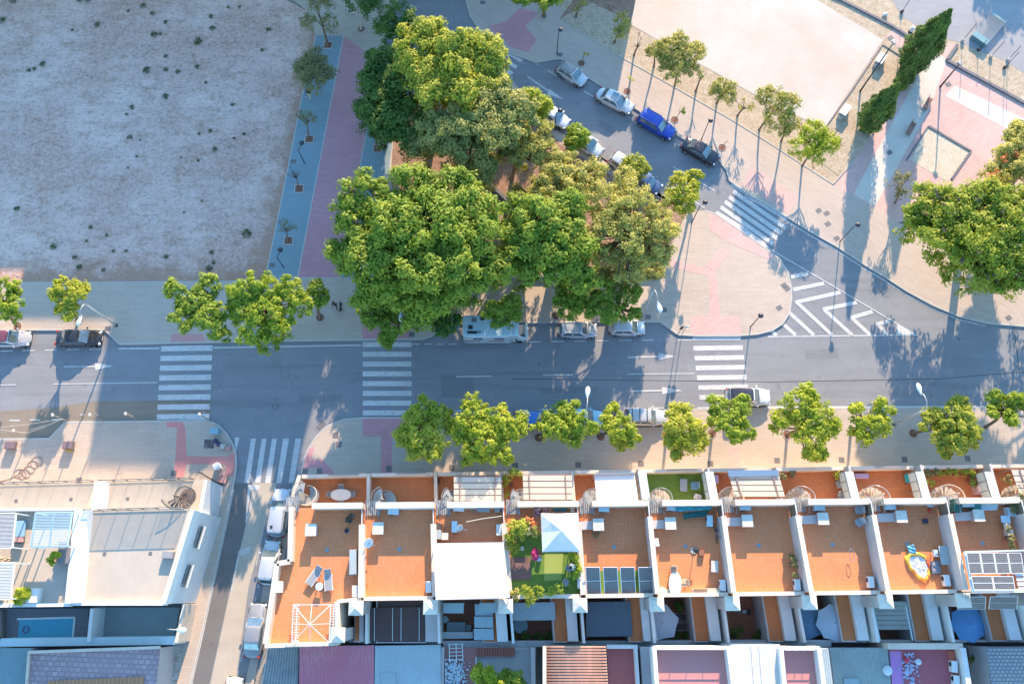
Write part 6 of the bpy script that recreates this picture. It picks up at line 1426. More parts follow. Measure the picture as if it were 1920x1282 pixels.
for lb, x, y, an, m_ in [('air conditioner behind the front parapet of the roof with the satellite dish', 739, 960, 0, CYANW), ('air conditioner at the rear right corner of the roof with the satellite dish', 805, 1100, 90, None), ('air conditioner by the right wall of the lounger roof', 668, 1108, 90, None),
                         ('air conditioner by the left wall of the lounger roof', 527, 1100, 95, None), ('air conditioner with a dark grille in front of the white canopy', 861, 954, 0, None), ('upright air conditioner at the right wall by the white canopy', 936, 994, 90, None), ('blue tinted box unit beside the small round dish', 853, 988, 90, CYANW),
                         ('long air conditioner at the rear right of the garden roof', 1087, 1092, 88, None), ('air conditioner behind the parapet of the roof with four solar panels', 1131, 955, 0, CYANW), ('air conditioner beside the teal tarpaulins', 1258, 953, 0, CYANW),
                         ('air conditioner at the wall behind the oval table roof', 1352, 1097, 86, None), ('air conditioner behind the parapet of the empty roof', 1394, 952, 0, CYANW), ('air conditioner below the wall plants', 1491, 1096, 84, None), ('air conditioner behind the parapet of the wicker chair roof', 1532, 953, 0, CYANW),
                         ('air conditioner at the rear right of the wicker chair roof', 1628, 1091, 84, None), ('air conditioner behind the parapet of the paddling pool roof', 1664, 951, 0, CYANW), ('air conditioner below the grey table on the paddling pool roof', 1769, 1088, 80, None),
                         ('square grey box unit near the wall of the oval table roof', 1328, 977, 88, CYANW)]:
    ac(lb, x, y, ZRF, an, col=m_)
ac('upper air conditioner on the crimson terrace', 1783, 1248, 3.4, 88); ac('lower air conditioner on the crimson terrace', 1787, 1275, 3.4, 88)
def dish(lb, x, y, z, r_=.45):
    o = thing('satellite_dish', lb, 'satellite dish', P(x, y, z)); c = P(x, y, z)
    MB().tube([c, c + Vector((0, 0, .9))], .03, 6).build('mast', M_STEEL, o)
    d = MB(); d.lathe((0, 0, 0), [(.02, 0), (r_ * .6, .06), (r_, .16), (r_ * .97, .18), (r_ * .6, .08), (.02, .02)], 18)
    q = Vector((.6, -.35, .75)).to_track_quat('Z', 'Y').to_matrix(); d.v = [tuple(q @ Vector(v) + c + Vector((0, 0, 1.0))) for v in d.v]; d.build('reflector', M_ACW, o, True)
    a = c + Vector((0, 0, .95)); MB().bar(a, a + Vector((.75, -.3, .35)), .04).build('feed_arm', M_STEEL, o)
dish('satellite dish near the left wall of the bare roof', 693, 1018, ZRF); dish('small round satellite dish in front of the white canopy', 862, 990, ZRF, .3)
M_GREYT = mat('grey_sling_fabric', (.30, .30, .30), .8, .1, 4)
def lounger(lb, x, y, z, ang, grp, m_=M_GREYT, fr=M_WSTEEL):
    o = thing('sun_lounger', lb, 'sun lounger', P(x, y, z), rot(x, y, z, ang), grp)
    MB().box((-.25, 0, .33), (1.35, .6, .05)).build('seat', m_, o, False, True)
    MB().box((.62, 0, .5), (.62, .6, .05), 0, Matrix.Rotation(-R(35), 3, 'Y')).build('backrest', m_, o, False, True)
    t = MB(); [t.bar((-.95, s * .33, .32), (.42, s * .33, .32), .05) or t.bar((.42, s * .33, .32), (.86, s * .33, .68), .05) for s in (-1, 1)]; t.build('frame', fr, o, False, True)
    for sx in (-.8, .35):
        for sy in (-.3, .3): MB().box((sx, sy, .16), (.05, .05, .32)).build('leg', fr, o, False, True)
lounger('sun lounger turned diagonally on the corner roof', 592, 1078, ZRF, -55, 'sun loungers on the corner roof'); lounger('sun lounger standing straight beside the small round table', 617, 1086, ZRF, -93, 'sun loungers on the corner roof')
lounger('sun lounger nearest the house wall, in the shaded courtyard', 1284, 1156, .1, 0, 'sun loungers in a courtyard', mat('brown_sling', (.12, .09, .10), .8, .1, 4), M_STEEL); lounger('sun lounger nearer the back wall, in the shaded courtyard', 1284, 1174, .1, 0, 'sun loungers in a courtyard', mat('brown_sling', (0, 0, 0)), M_STEEL)
def table(lb, x, y, z, ang, sx, sy, m_, h_=.72, round_=False, name='table'):
    o = thing(name, lb, 'table', P(x, y, z), rot(x, y, z, ang))
    t = MB()
    if round_: loft(t, [superloop(-sx / 2, sx / 2, sy, h_ - .04, 24, 2.3), superloop(-sx / 2, sx / 2, sy, h_, 24, 2.3)])
    else: t.box((0, 0, h_ - .02), (sx, sy, .04))
    t.build('top', m_, o, False, True)
    for a in (-1, 1):
        for b in (-1, 1): MB().box((a * sx * .36, b * sy * .34, (h_ - .04) / 2), (.05, .05, h_ - .045)).build('leg', M_STEEL, o, False, True)
def chair(lb, x, y, z, ang, m_, grp=None, s=1.0):
    o = thing('chair', lb, 'chair', P(x, y, z), rot(x, y, z, ang), grp)
    MB().box((0, 0, .43 * s), (.48 * s, .48 * s, .04)).build('seat', m_, o, False, True, .02)
    MB().box((-.24 * s, 0, .66 * s), (.05, .48 * s, .46 * s), 0, Matrix.Rotation(-R(12), 3, 'Y')).build('backrest', m_, o, False, True, .02)
    for a in (-1, 1):
        MB().box((0, a * .26 * s, .6 * s), (.42 * s, .04, .04)).build('armrest', m_, o, False, True)
        for b in (-1, 1): MB().box((a * .2 * s, b * .2 * s, .205 * s), (.04, .04, .41 * s)).build('leg', M_STEEL, o, False, True)
M_PALET = mat('pale_table_top', (.62, .56, .48), .5, .08, 3); M_WOODC = mat('pale_wood', (.60, .45, .30), .6, .12, 4)
table('small round glass table between the two sun loungers', 601, 1099, ZRF, 0, .65, .65, CYANW, .5, True)
table('pale oval dining table on the corner front terrace', 642, 929, ZT, 0, 1.9, 1.05, M_PALET, .74, True)
for x, y, a, lb in ((622, 928, 0, 'left'), (663, 928, 180, 'right'), (642, 915, 90, 'street side'), (642, 943, -90, 'house side')): chair('dark terrace chair at the %s of the pale oval dining table' % lb, x, y, ZT, a, M_GREYT, 'chairs round the oval terrace table')
def boxthing(name, lb, cat, x, y, z, ang, s, m_, lid=None, parts=True):
    o = thing(name, lb, cat, P(x, y, z), rot(x, y, z, ang)); MB().box((0, 0, s[2] / 2), s).build('body', m_, o, False, True, .02)
    MB().box((0, 0, s[2] + .022), (s[0] * .97, s[1] * .97, .04)).build('lid', lid or m_, o, False, True, .01); return o
M_GREYB = mat('grey_painted_board', (.36, .40, .40), .7, .12, 2)
boxthing('storage_cabinet', 'long grey storage cabinet against the right wall of the lounger roof', 'cabinet', 665, 1054, ZRF, 90, (2.1, .6, .9), M_GREYB)
boxthing('roof_vent', 'small white square vent turned diagonally on the corner roof', 'vent', 651, 995, ZRF, 45, (.4, .4, .18), M_ACW, M_DARK)
# white canopy, pavilion, awnings
o = thing('white_canopy', 'big flat white canopy covering half of a roof', 'canopy', P(882, 1070, ZRF)); z = 8.3
cq = [P(x, y, z) for x, y in ((812, 1018), (944, 1016), (956, 1120), (817, 1124))]
M_CANV = mat('white_canvas', (.68, .66, .63), .8, .06, .5, dirt=.15)
cm = MB(); n = 10
for k in range(n):
    a, b, c, d = lerp(cq[0], cq[1], k / n), lerp(cq[0], cq[1], (k + 1) / n), lerp(cq[3], cq[2], (k + 1) / n), lerp(cq[3], cq[2], k / n)
    dz = Vector((0, 0, .02 if k % 2 else 0)); cm.prism([a, b, c, d], z - .03, z + dz.z)
cm.build('sheet', M_CANV, o)
for q_ in cq: MB().bar(up(lerp(q_, sum(cq, Vector()) / 4, .03), ZRF), up(lerp(q_, sum(cq, Vector()) / 4, .03), z - .04), .08).build('post', M_WSTEEL, o)
o = thing('pavilion_tent', 'white pyramid pavilion tent on the roof garden', 'pavilion', P(1050, 1003, ZRF)); z = 8.5
pq = [P(x, y, z) for x, y in ((1014, 962), (1084, 961), (1089, 1034), (1017, 1034))]; ap = P(1053, 994, z + 1.35)
cm = MB(); mid = [lerp(pq[k], pq[(k + 1) % 4], .5) - Vector((0, 0, .06)) for k in range(4)]
for k in range(4):
    a, b = pq[k], pq[(k + 1) % 4]; m_ = lerp(mid[k], ap, .5) - Vector((0, 0, .12)); cm.add([a, mid[k], m_, ap, lerp(a, ap, .5) - Vector((0, 0, .05))], [(0, 1, 2, 4), (4, 2, 3)]); cm.add([mid[k], b, lerp(b, ap, .5) - Vector((0, 0, .05)), ap, m_], [(0, 1, 2, 4), (4, 2, 3)])
    cm.quad(a, b, b - Vector((0, 0, .22)), a - Vector((0, 0, .22)))
cm.build('roof', M_CANV, o)
for q_ in pq: MB().bar(up(lerp(q_, ap, .04), ZRF), up(lerp(q_, ap, .04), z + .03), .07).build('post', M_WSTEEL, o)
M_SLATC = mat('cream_slat_fabric', (.55, .48, .39), .8, .06, 2)
def shade(lb, x0, x1, y0, y1, z=ZT + 2.6, cols=2, rows_=4, dx=0):
    a, b, c, d = P(x0, y0, z), P(x1, y0, z), P(x1 + dx, y1, z), P(x0 + dx, y1, z); o = thing('pergola', lb, 'pergola', up((a + b + c + d) / 4, ZT), 0, 'pergolas over the front terraces')
    fm = MB()
    for k in range(rows_): 
        t0, t1 = (k + .08) / rows_, (k + .92) / rows_; fm.prism([lerp(a, d, t0), lerp(b, c, t0), lerp(b, c, t1), lerp(a, d, t1)], z - .02, z)
    fm.build('fabric', M_SLATC, o); fm = MB()
    for k in range(rows_ + 1): t = k / rows_; fm.bar(lerp(a, d, t) - Vector((0, 0, .08)), lerp(b, c, t) - Vector((0, 0, .08)), .07)
    for k in range(cols): t = (k + .5) / cols + (-.12 if k == 0 else .12); fm.bar(lerp(a, b, t) + Vector((0, 0, .06)), lerp(d, c, t) + Vector((0, 0, .06)), .09)
    fm.build('beams', mat('brown_beam', (.26, .19, .17), .6, .1, 3), o)
    for q_ in (a, b, c, d): MB().bar(up(q_, ZT), q_ - Vector((0, 0, .1)), .09).build('post', mat('brown_beam', (0, 0, 0)), o)
shade('cream pergola in front of the white canopy roof', 851, 940, 893, 940); shade('cream pergola in front of the garden roof', 980, 1072, 890, 937, dx=2)
shade('cream pergola with a blue front edge, in front of the empty roof', 1366, 1460, 888, 931, dx=12); shade('cream pergola at the right edge of the photo', 1896, 2010, 880, 926, dx=16)
for lb, q4, m_ in [('blue-grey roll of awning fabric along the third pergola', [(1364, 882), (1458, 881), (1460, 892), (1366, 894)], mat('slate_blue_fabric', (.13, .22, .34), .8, .12, 3))]:
    q_ = [P(x, y, ZT + 2.62) for x, y in q4]; tag(MB().prism(q_, ZT + 2.6, ZT + 2.75).build('awning_roll', m_), lb, 'awning')
o = thing('awning', 'plain white awning over the front terrace left of the artificial lawn', 'awning', P(1155, 913, ZT)); q_ = [P(x, y, ZT + 2.6) for x, y in ((1114, 891), (1190, 889), (1197, 938), (1119, 938))]
MB().prism(q_, ZT + 2.55, ZT + 2.6).build('sheet', M_CANV, o); MB().bar(q_[0] + Vector((0, .1, .1)), q_[1] + Vector((0, .1, .1)), .16).build('cassette', M_STEEL, o)
for k in (0, 1): MB().bar(up(q_[k], ZT), q_[k] - Vector((0, 0, .08)), .08).build('post', M_STEEL, o)
# translucent screens standing on terrace side walls
M_PANEL = mat('frosted_panel', (.55, .66, .66), .3, .06, 3)
for x, lb in ((1196, 'right of the plain white awning'), (1322, 'right of the artificial lawn'), (1584, 'left of the wood look terrace'), (1716, 'right of the terrace with the teal chair'), (1845, 'right of the terrace with the row of plants')):
    a, b = P(x, 884, ZT + 2.4), P(x + 8 + (x - 1200) * .012, 936, ZT + 2.4); o = thing('screen', 'frosted glass side screen ' + lb, 'screen', up(lerp(a, b, .5), ZT), 0, 'frosted screens between the front terraces')
    for k in range(3): MB().wall(lerp(a, b, (k + .04) / 3), lerp(a, b, (k + .96) / 3), .06, ZT + 1.0, ZT + 2.3).build('pane', M_PANEL, o)
    fm = MB(); fm.bar(up(a, ZT + 2.35), up(b, ZT + 2.35), .12); [fm.bar(up(lerp(a, b, k / 3), ZT), up(lerp(a, b, k / 3), ZT + 2.3), .08) for k in range(4)]; fm.build('frame', M_STEEL, o)
    MB().prism([a, b, b + U * .75, a + U * .75], ZT + 2.42, ZT + 2.45).build('top_pane', M_PANEL, o)
# ---- solar panels
def solarm():
    m, t, b = NT('solar_cells'); tc = N(t, 'TexCoord').outputs['Object']; br = N(t, 'TexBrick'); br.offset = 0; br.inputs['Scale'].default_value = 1; br.inputs['Brick Width'].default_value = .16; br.inputs['Row Height'].default_value = .16; br.inputs['Mortar Size'].default_value = .008
    br.inputs['Color1'].default_value = (.13, .125, .12, 1); br.inputs['Color2'].default_value = (.16, .15, .145, 1); br.inputs['Mortar'].default_value = (.32, .32, .34, 1); t.links.new(tc, br.inputs[0]); t.links.new(br.outputs[0], b.inputs['Base Color']); b.inputs['Roughness'].default_value = .5; b.inputs['Specular IOR Level'].default_value = .08; return m
M_SOL = solarm()
def solar(lb, q4, z0, z1, rows_=2, grp='solar panels', par=None):
    a, b = P(*q4[0], z1), P(*q4[1], z1); c, d = P(*q4[2], z0), P(*q4[3], z0); o = thing('photovoltaic_module', lb, 'solar panel', (a + b + c + d) / 4, 0, grp)
    nn = (b - a).cross(d - a).normalized(); nn = nn if nn.z > 0 else -nn
    for k in range(rows_):
        t0, t1 = k / rows_ + .012, (k + 1) / rows_ - .012; v = [lerp(a, d, t0), lerp(b, c, t0), lerp(b, c, t1), lerp(a, d, t1)]
        m = MB(); m.add([*[p + nn * .02 for p in v], *[p - nn * .02 for p in v]], [(0, 1, 2, 3), (7, 6, 5, 4), (0, 4, 5, 1), (1, 5, 6, 2), (2, 6, 7, 3), (3, 7, 4, 0)]); m.build('cell_field', M_SOL, o)
    m = MB(); [m.bar(p, q, .05) for p, q in ((a, b), (b, c), (c, d), (d, a), (lerp(a, d, .5), lerp(b, c, .5)))]; m.build('frame', M_WSTEEL, o)
    return o
for k, x in enumerate((1098, 1131, 1163, 1197)):
    solar('%s dark solar panel of the four standing over green turf' % ('first', 'second', 'third', 'fourth')[k], [(x, 1063), (x + 26, 1063), (x + 29, 1113), (x + 3, 1115)], ZRF + .5, ZRF + 1.5)
tag(MB().sheet([P(x, y, ZRF + .02) for x, y in ((1104, 1070), (1222, 1068), (1226, 1110), (1108, 1112))], ZRF + .02).build('turf_mat', mat('artificial_grass', (0, 0, 0))), 'strip of artificial turf under the row of four solar panels', 'mat')
o = thing('solar_canopy', 'steel and white canopy carrying two rows of solar panels at the right edge', 'canopy', P(1880, 1070, ZRF)); z = ZRF + 2.4
q_ = [P(x, y, z) for x, y in ((1809, 1034), (1975, 1030), (1990, 1108), (1824, 1109))]; m = MB(); m.bar(q_[0], q_[3], .18); m.bar(q_[3], q_[2], .12); m.bar(q_[0], q_[1], .12); m.bar(lerp(q_[0], q_[3], .52), lerp(q_[1], q_[2], .52), .1); m.build('frame', mat('bluish_white_steel', (.55, .68, .72), .5, .08, 3), o)
m = MB(); 
for k in range(4): t = .58 + k * .12; m.bar(lerp(lerp(q_[0], q_[3], t), lerp(q_[1], q_[2], t), .52), lerp(q_[1], q_[2], t), .3, .04)
m.build('slats', M_WHITEB, o)
for p in q_: MB().bar(up(p, ZRF), p - Vector((0, 0, .1)), .1).build('post', M_STEEL, o)
for k in range(4): solar('%s solar panel from the left in the upper row of the canopy' % ('first', 'second', 'third', 'fourth')[k], [(1812 + k * 26, 1036), (1836 + k * 26, 1036), (1842 + k * 26, 1074), (1818 + k * 26, 1075)], z + .15, z + .2)
for k in range(2): solar('lower row solar panel of the canopy, %s one' % ('left', 'right')[k], [(1821 + k * 40, 1080), (1859 + k * 40, 1080), (1863 + k * 40, 1105), (1826 + k * 40, 1105)], z + .15, z + .2, 1)
solar('solar panel in a white frame hanging over the courtyard wall, left one', [(1800, 1119), (1848, 1118), (1847, 1141), (1796, 1142)], ZRF - .9, ZRF + .6, 1); solar('solar panel in a white frame hanging over the courtyard wall, right one', [(1857, 1118), (1908, 1118), (1906, 1141), (1854, 1141)], ZRF - .9, ZRF + .6, 1)
# ---- parasols
def parasol(lb, x, y, z, r_, m_, n=8, h_=2.3, ph=0, open_=True, lift=.45):
    o = thing('parasol', lb, 'parasol', P(x, y, z)); c = P(x, y, z + h_); c.z = 0; base = up(c, z); o.location = base
    MB().tube([base, up(c, z + h_)], .035, 8).build('pole', M_STEEL, o); MB().cyl(c, .3, z, z + .09, 14).build('base', M_KERB, o)
    s = MB(); s.v = [tuple(up(c, z + h_ + lift))] ; rr = []
    for k in range(n * 2):
        a = ph + math.pi * k / n; q = r_ if k % 2 == 0 else r_ * math.cos(math.pi / n) * .965; s.v.append((c.x + q * math.cos(a), c.y + q * math.sin(a), z + h_ + (.0 if k % 2 == 0 else .035)))
    s.f = [(0, 1 + k, 1 + (k + 1) % (2 * n)) for k in range(2 * n)]; s.build('canopy', m_, o)
    rb_ = MB(); [rb_.bar(up(c, z + h_ + lift - .05), Vector((c.x + r_ * math.cos(ph + 2 * math.pi * k / n), c.y + r_ * math.sin(ph + 2 * math.pi * k / n), z + h_ - .03)), .02) for k in range(n)]; rb_.build('ribs', M_STEEL, o)
    MB().ball(up(c, z + h_ + lift + .03), .05, 6).build('finial', M_DARK, o, True)
M_PGR = mat('grey_blue_parasol', (.44, .52, .60), .8, .06, 2); M_PDK = mat('dark_blue_parasol', (.12, .22, .34), .8, .08, 2); M_PBL = mat('blue_parasol', (.12, .30, .55), .8, .06, 2)
parasol('pale grey six sided parasol above two loungers in a courtyard', 1240, 1166, .1, 1.65, M_PGR, 6, 2.4, .2); parasol('pale scalloped parasol in the courtyard behind the wicker chair roof', 1563, 1167, .1, 1.65, M_PGR, 8, 2.5, .1)
parasol('dark blue parasol partly under the pale scalloped one', 1513, 1165, .1, 1.7, M_PDK, 6, 1.9, .4); parasol('blue eight sided parasol in the courtyard below the hanging solar panels', 1815, 1169, .1, 1.65, M_PBL, 8, 2.4, .15)
parasol('closed looking dark barbecue cover with two pale lids on the oval table roof', 1305, 1030, ZRF, .32, M_DARK, 8, 1.0, 0, True, .08)
# ---- courtyards
def sheetthing(name, lb, cat, q4, z, m_, th=.05, posts=None, zf=0.1):
    q_ = [P(x, y, z) for x, y in q4]; o = thing(name, lb, cat, up(sum(q_, Vector()) / 4, zf)); MB().prism(q_, z - th, z).build('sheet', m_, o)
    for p in (q_ if posts else []): MB().bar(up(p, zf), up(p, z - th - .002), .07).build('post', M_STEEL, o)
    return o
M_TAWN = mat('grey_teal_awning', (.30, .42, .46), .8, .08, 2)
o = sheetthing('awning', 'brown sun awning with pale rods over the second courtyard', 'awning', [(692, 1139), (796, 1137), (797, 1200), (692, 1201)], 3.4, mat('brown_awning', (0, 0, 0)), posts=True)
m = MB()
for x in (702, 736, 752, 786): m.bar(P(x, 1139, 3.47), P(x, 1201, 3.47), .05)
m.build('rods', M_PANEL, o)
sheetthing('awning', 'small grey awning under the rear wall of the white canopy roof, left', 'awning', [(831, 1130), (870, 1130), (869, 1149), (831, 1149)], 4.2, M_TAWN); sheetthing('awning', 'small grey awning under the rear wall of the white canopy roof, right', 'awning', [(899, 1130), (932, 1129), (931, 1148), (898, 1148)], 4.2, M_TAWN)
sheetthing('shed_roof', 'low grey shed roof at the back wall of the third courtyard', 'shed', [(825, 1184), (886, 1184), (887, 1196), (825, 1197)], 2.4, M_GREYB, .1, True)
table('dark garden table with chairs in the third courtyard', 856, 1174, .1, 0, 1.7, .8, M_TAWN); chair('pale chair left of the dark garden table', 836, 1161, .1, 60, M_PANEL); chair('dark chair right of the dark garden table', 878, 1176, .1, 180, M_TAWN)
for k in range(3): MB().prism([P(x, y, 3.8) for x, y in ((890 - k, 1132 + k * 23), (923 + k, 1132 + k * 23), (924 + k, 1153 + k * 23), (891 - k, 1153 + k * 23))], 3.66, 3.8).build('glass_roof_pane', M_TAWN, H[2])
sheetthing('awning', 'wide stained grey awning over the fourth courtyard', 'awning', [(957, 1130), (1040, 1128), (1042, 1162), (957, 1163)], 3.4, mat('stained_grey_awning', (.34, .42, .46), .8, .15, 1, dirt=.5), posts=True)
table('round grey table below the stained awning', 976, 1172, .1, 0, 1.3, 1.3, M_TAWN, .72, True); chair('pale folding chair beside the round grey table', 962, 1176, .1, 60, M_PANEL)
sheetthing('awning', 'large dark blue-grey awning filling the fifth courtyard', 'awning', [(1099, 1128), (1182, 1127), (1186, 1192), (1099, 1193)], 3.4, mat('dark_slate_awning', (.10, .14, .18), .8, .1, 2), posts=True)
o = thing('pergola', 'wide boarded grey-green pergola over the courtyard behind the paddling pool roof', 'pergola', P(1672, 1152, .1)); z = 3.0; m = MB()
for k in range(6): y = 1127 + k * 8.9; m.prism([P(x, yy, z) for x, yy in ((1617 + k * 1.4, y), (1722 + k * 1.8, y), (1724 + k * 1.8, y + 8.2), (1618 + k * 1.4, y + 8.2))], z - .04, z + .03 * (k % 2))
m.build('boards', mat('boarded_grey_green', (.40, .42, .38), .8, .15, 1.5, dirt=.3), o); 
for x, y in ((1618, 1180), (1732, 1180)): MB().bar(P(x, y, .1), P(x, y, z - .05) * 1.0, .1).build('post', M_STEEL, o)
for x0, x1, lb in ((1635, 1649, 'thick pale blue pipe crossing the boarded pergola'), (1698, 1711, 'thin pale pipe crossing the boarded pergola'), (1773, 1786, 'pale pipe left of the blue eight sided parasol'), (1222, 1232, 'pale pipe crossing the six sided parasol')):
    tag(MB().bar(P(x0, 1135, 3.9), P(x1, 1200, 3.9), .16 if 'thick' in lb else .1).build('pipe', M_PANEL), lb, 'pipe')
chair('pale chair left of the magenta flower pot in a dark courtyard', 1762, 1172, .1, 0, M_PANEL); chair('pale chair above the magenta flower pot in a dark courtyard', 1772, 1146, .1, 90, M_PANEL); chair('pale chair right of the magenta flower pot in a dark courtyard', 1776, 1176, .1, 180, M_PANEL)
# ---- plants
def plant(lb, lobes, z, m_=LF_BRIGHT, leaf=.11, dens=60, clump=.24, per=20, gap=.05, pot=True, name='potted_plant', group=None):
    L = [(P(x, y, zz), r * SCL(x, y, zz)) for x, y, r, zz in lobes]; cen = sum((l[0] for l in L), Vector()) / len(L); f = up(cen, z); o = thing(name, lb, 'plant', f, 0, group)
    c, d = foliage([(np.array(l[0]), l[1]) for l in L], leaf, dens, clump, per, .8, gap); c = c - np.array(f)[None]; c[:, 2] = np.maximum(c[:, 2], .12); quads_mesh('leaves', c, d, leaf, m_, o)
    t = MB(); t.tube([f, lerp(f, cen, .8)], [.05, .02], 6); [t.tube([lerp(f, cen, .3), l[0]], [.025, .008], 5) for l in L]; t.build('stem', M_BARK, o)
    if pot: MB().lathe(f, [(.01, 0), (.18, 0), (.24, .35), (.20, .36), (.19, .3), (.01, .3)], 12).build('pot', mat('clay_pot', (.38, .16, .09), .8, .2, 4), o, True)
    return o
Z1 = ZRF + 1
plant('big leafy tree like shrub spreading left of the pavilion tent', [(962, 985, 11, Z1 + .6), (975, 990, 14, Z1 + .9), (958, 1003, 11, Z1 + .4), (985, 980, 10, Z1 + .6), (955, 1020, 9, Z1), (965, 1030, 8, Z1), (978, 1000, 10, Z1 + .6)], ZRF, LF_YEL)
plant('grey-green shrub next to the leafy one, left of the pavilion tent', [(992, 990, 12, Z1 + .5), (1002, 998, 8, Z1 + .3)], ZRF, LF_RUST)
plant('orange flowered shrub at the corner of the pavilion tent', [(996, 980, 7, Z1 + .7), (990, 975, 5, Z1 + .6)], ZRF, LF_ORF)
plant('pinkish shrub behind the front parapet of the garden roof', [(1010, 952, 9, Z1), (1022, 950, 8, Z1), (1008, 964, 5, Z1 - .2)], ZRF, mat('pinkish_leaf', (.45, .24, .24), .8, .3, 5))
plant('magenta bougainvillea in the middle of the roof garden', [(1003, 1041, 7, Z1), (1002, 1035, 5, Z1)], ZRF, LF_PINKF); plant('pale flowered pot beside the magenta bougainvillea', [(1011, 1047, 4, Z1 - .3)], ZRF, mat('pale_petal', (.55, .70, .75), .7, .2, 6))
plant('row of shrubs along the right wall of the roof garden', [(1077, 1042, 8, Z1), (1082, 1055, 7, Z1), (1084, 1068, 7, Z1), (1080, 1078, 7, Z1 - .2), (1073, 1038, 6, Z1)], ZRF, LF_BRIGHT)
plant('bushy plants spilling over the rear parapet of the garden roof', [(985, 1108, 9, 7.6), (997, 1118, 10, 7.2), (1012, 1108, 9, 7.5), (1028, 1107, 8, 7.5), (1048, 1103, 9, 7.6), (992, 1128, 6, 6.6), (1038, 1110, 6, 7.5)], ZRF, LF_YEL)
plant('dry plant at the rear left corner of the garden roof', [(965, 1112, 7, 7.3), (970, 1120, 5, 7)], ZRF, LF_RUST)
plant('climbing plant covering the corner of the stair on the garden terrace', [(951, 895, 8, ZT + 1.6), (960, 886, 9, ZT + 1.8), (945, 905, 7, ZT + 1.4), (972, 890, 7, ZT + 1.6), (950, 925, 6, ZT + 1.2), (970, 935, 7, ZT + 1.6)], ZT, LF_YEL, gap=.3)
plant('black potted plant near the front of the corner roof', [(657, 966, 5, Z1), (654, 976, 5, Z1 - .4)], ZRF, mat('blackish_leaf', (.04, .07, .05), .8, .3, 5), gap=.4)
plant('spiky bright plant in front of the brown stair head box, far left', [(103, 1042, 8, 7.6), (98, 1050, 6, 7.4)], 6.6, LF_BRIGHT, leaf=.2); plant('spiky bright yucca beside the slatted pergola, far left', [(40, 1116, 11, 7.6), (36, 1124, 8, 7.5), (48, 1114, 8, 7.5)], 6.6, LF_BRIGHT, leaf=.24)
plant('climbing plants on the right wall of the empty roof', [(1489, 1050, 4, Z1), (1490, 1062, 5, Z1), (1491, 1074, 5, Z1), (1484, 1043, 4, Z1 - .4)], ZRF, LF_DULL); plant('plants along the wall of the roof with the solar canopy', [(1898, 1015, 6, Z1), (1896, 1005, 4, Z1), (1890, 990, 4, Z1), (1899, 1024, 5, Z1)], ZRF, LF_DULL)
for x, y, lb in ((1470, 893, 'left'), (1488, 890, 'middle'), (1572, 891, 'right')): plant('small plant at the %s of the terrace behind the wicker chair house front wall' % lb, [(x, y, 6, ZT + .9)], ZT, LF_YEL if x > 1500 else LF_DULL)
for k, x in enumerate((1738, 1752, 1766, 1780, 1794, 1806, 1820)): plant('yellowish plant in the row on the front terrace right of the teal chair', [(x, 886 - (k % 2), 6, ZT + .9)], ZT, LF_YEL if k > 1 else LF_DULL, group='row of terrace plants')
plant('dark bush at the right wall of the terrace with the plant row', [(1824, 896, 6, ZT + .9), (1826, 906, 5, ZT + .9)], ZT, LF_DARK); plant('yellow striped plant by the stair of the terrace with the plant row', [(1742, 905, 7, ZT + 1), (1735, 910, 5, ZT + 1)], ZT, LF_YEL)
plant('overgrown dark plants behind the right edge pergola', [(1888, 900, 8, ZT + 1), (1895, 915, 8, ZT + 1), (1905, 945, 9, ZRF + .8), (1898, 955, 8, ZRF + .8), (1912, 930, 7, ZRF + .6)], ZT, LF_DULL, gap=.3)
for lobes, lb in (([(960, 1192, 8, .7), (985, 1193, 9, .7), (1010, 1193, 9, .7), (1035, 1192, 8, .7)], 'fourth courtyard'), ([(1270, 1194, 8, .7), (1290, 1193, 9, .7), (1310, 1190, 7, .7), (1274, 1136, 9, .9)], 'courtyard with two loungers'), ([(1382, 1184, 10, .9), (1430, 1184, 10, .9), (1420, 1192, 7, .7)], 'courtyard with the scooter'), ([(1840, 1150, 6, 1.2), (1848, 1170, 7, 1), (1800, 1190, 7, .7)], 'courtyard under the blue parasol')):
    plant('dark plants along the back wall of the ' + lb, lobes, .1, LF_DARK, pot=False, name='bush')
plant('magenta flower pot in a dark courtyard', [(1771, 1167, 5, 1)], .1, LF_PINKF); plant('dim red flowers in the bottom right patio', [(1836, 1216, 4, 1.4), (1832, 1214, 4, 1.4)], .85, LF_PINKF); plant('dim green plant in the bottom right patio', [(1824, 1238, 7, 1.6)], .85, LF_DARK)
bigtree('lit green tree growing out of the inner patio at the bottom edge', (912, 1296), [(912, 1270, 18, 4.2), (900, 1262, 12, 4), (925, 1285, 16, 4)], LF_BRIGHT, name='patio_tree', r0=.1, leaf=.13, dens=16, clump=.4, zg=2.5)
bigtree('dimmer green tree right of the lit one in the inner patio', (958, 1292), [(955, 1272, 15, 3.8), (968, 1282, 12, 3.8)], LF_FICUS, name='patio_tree', r0=.1, leaf=.13, dens=16, clump=.4, zg=2.5)
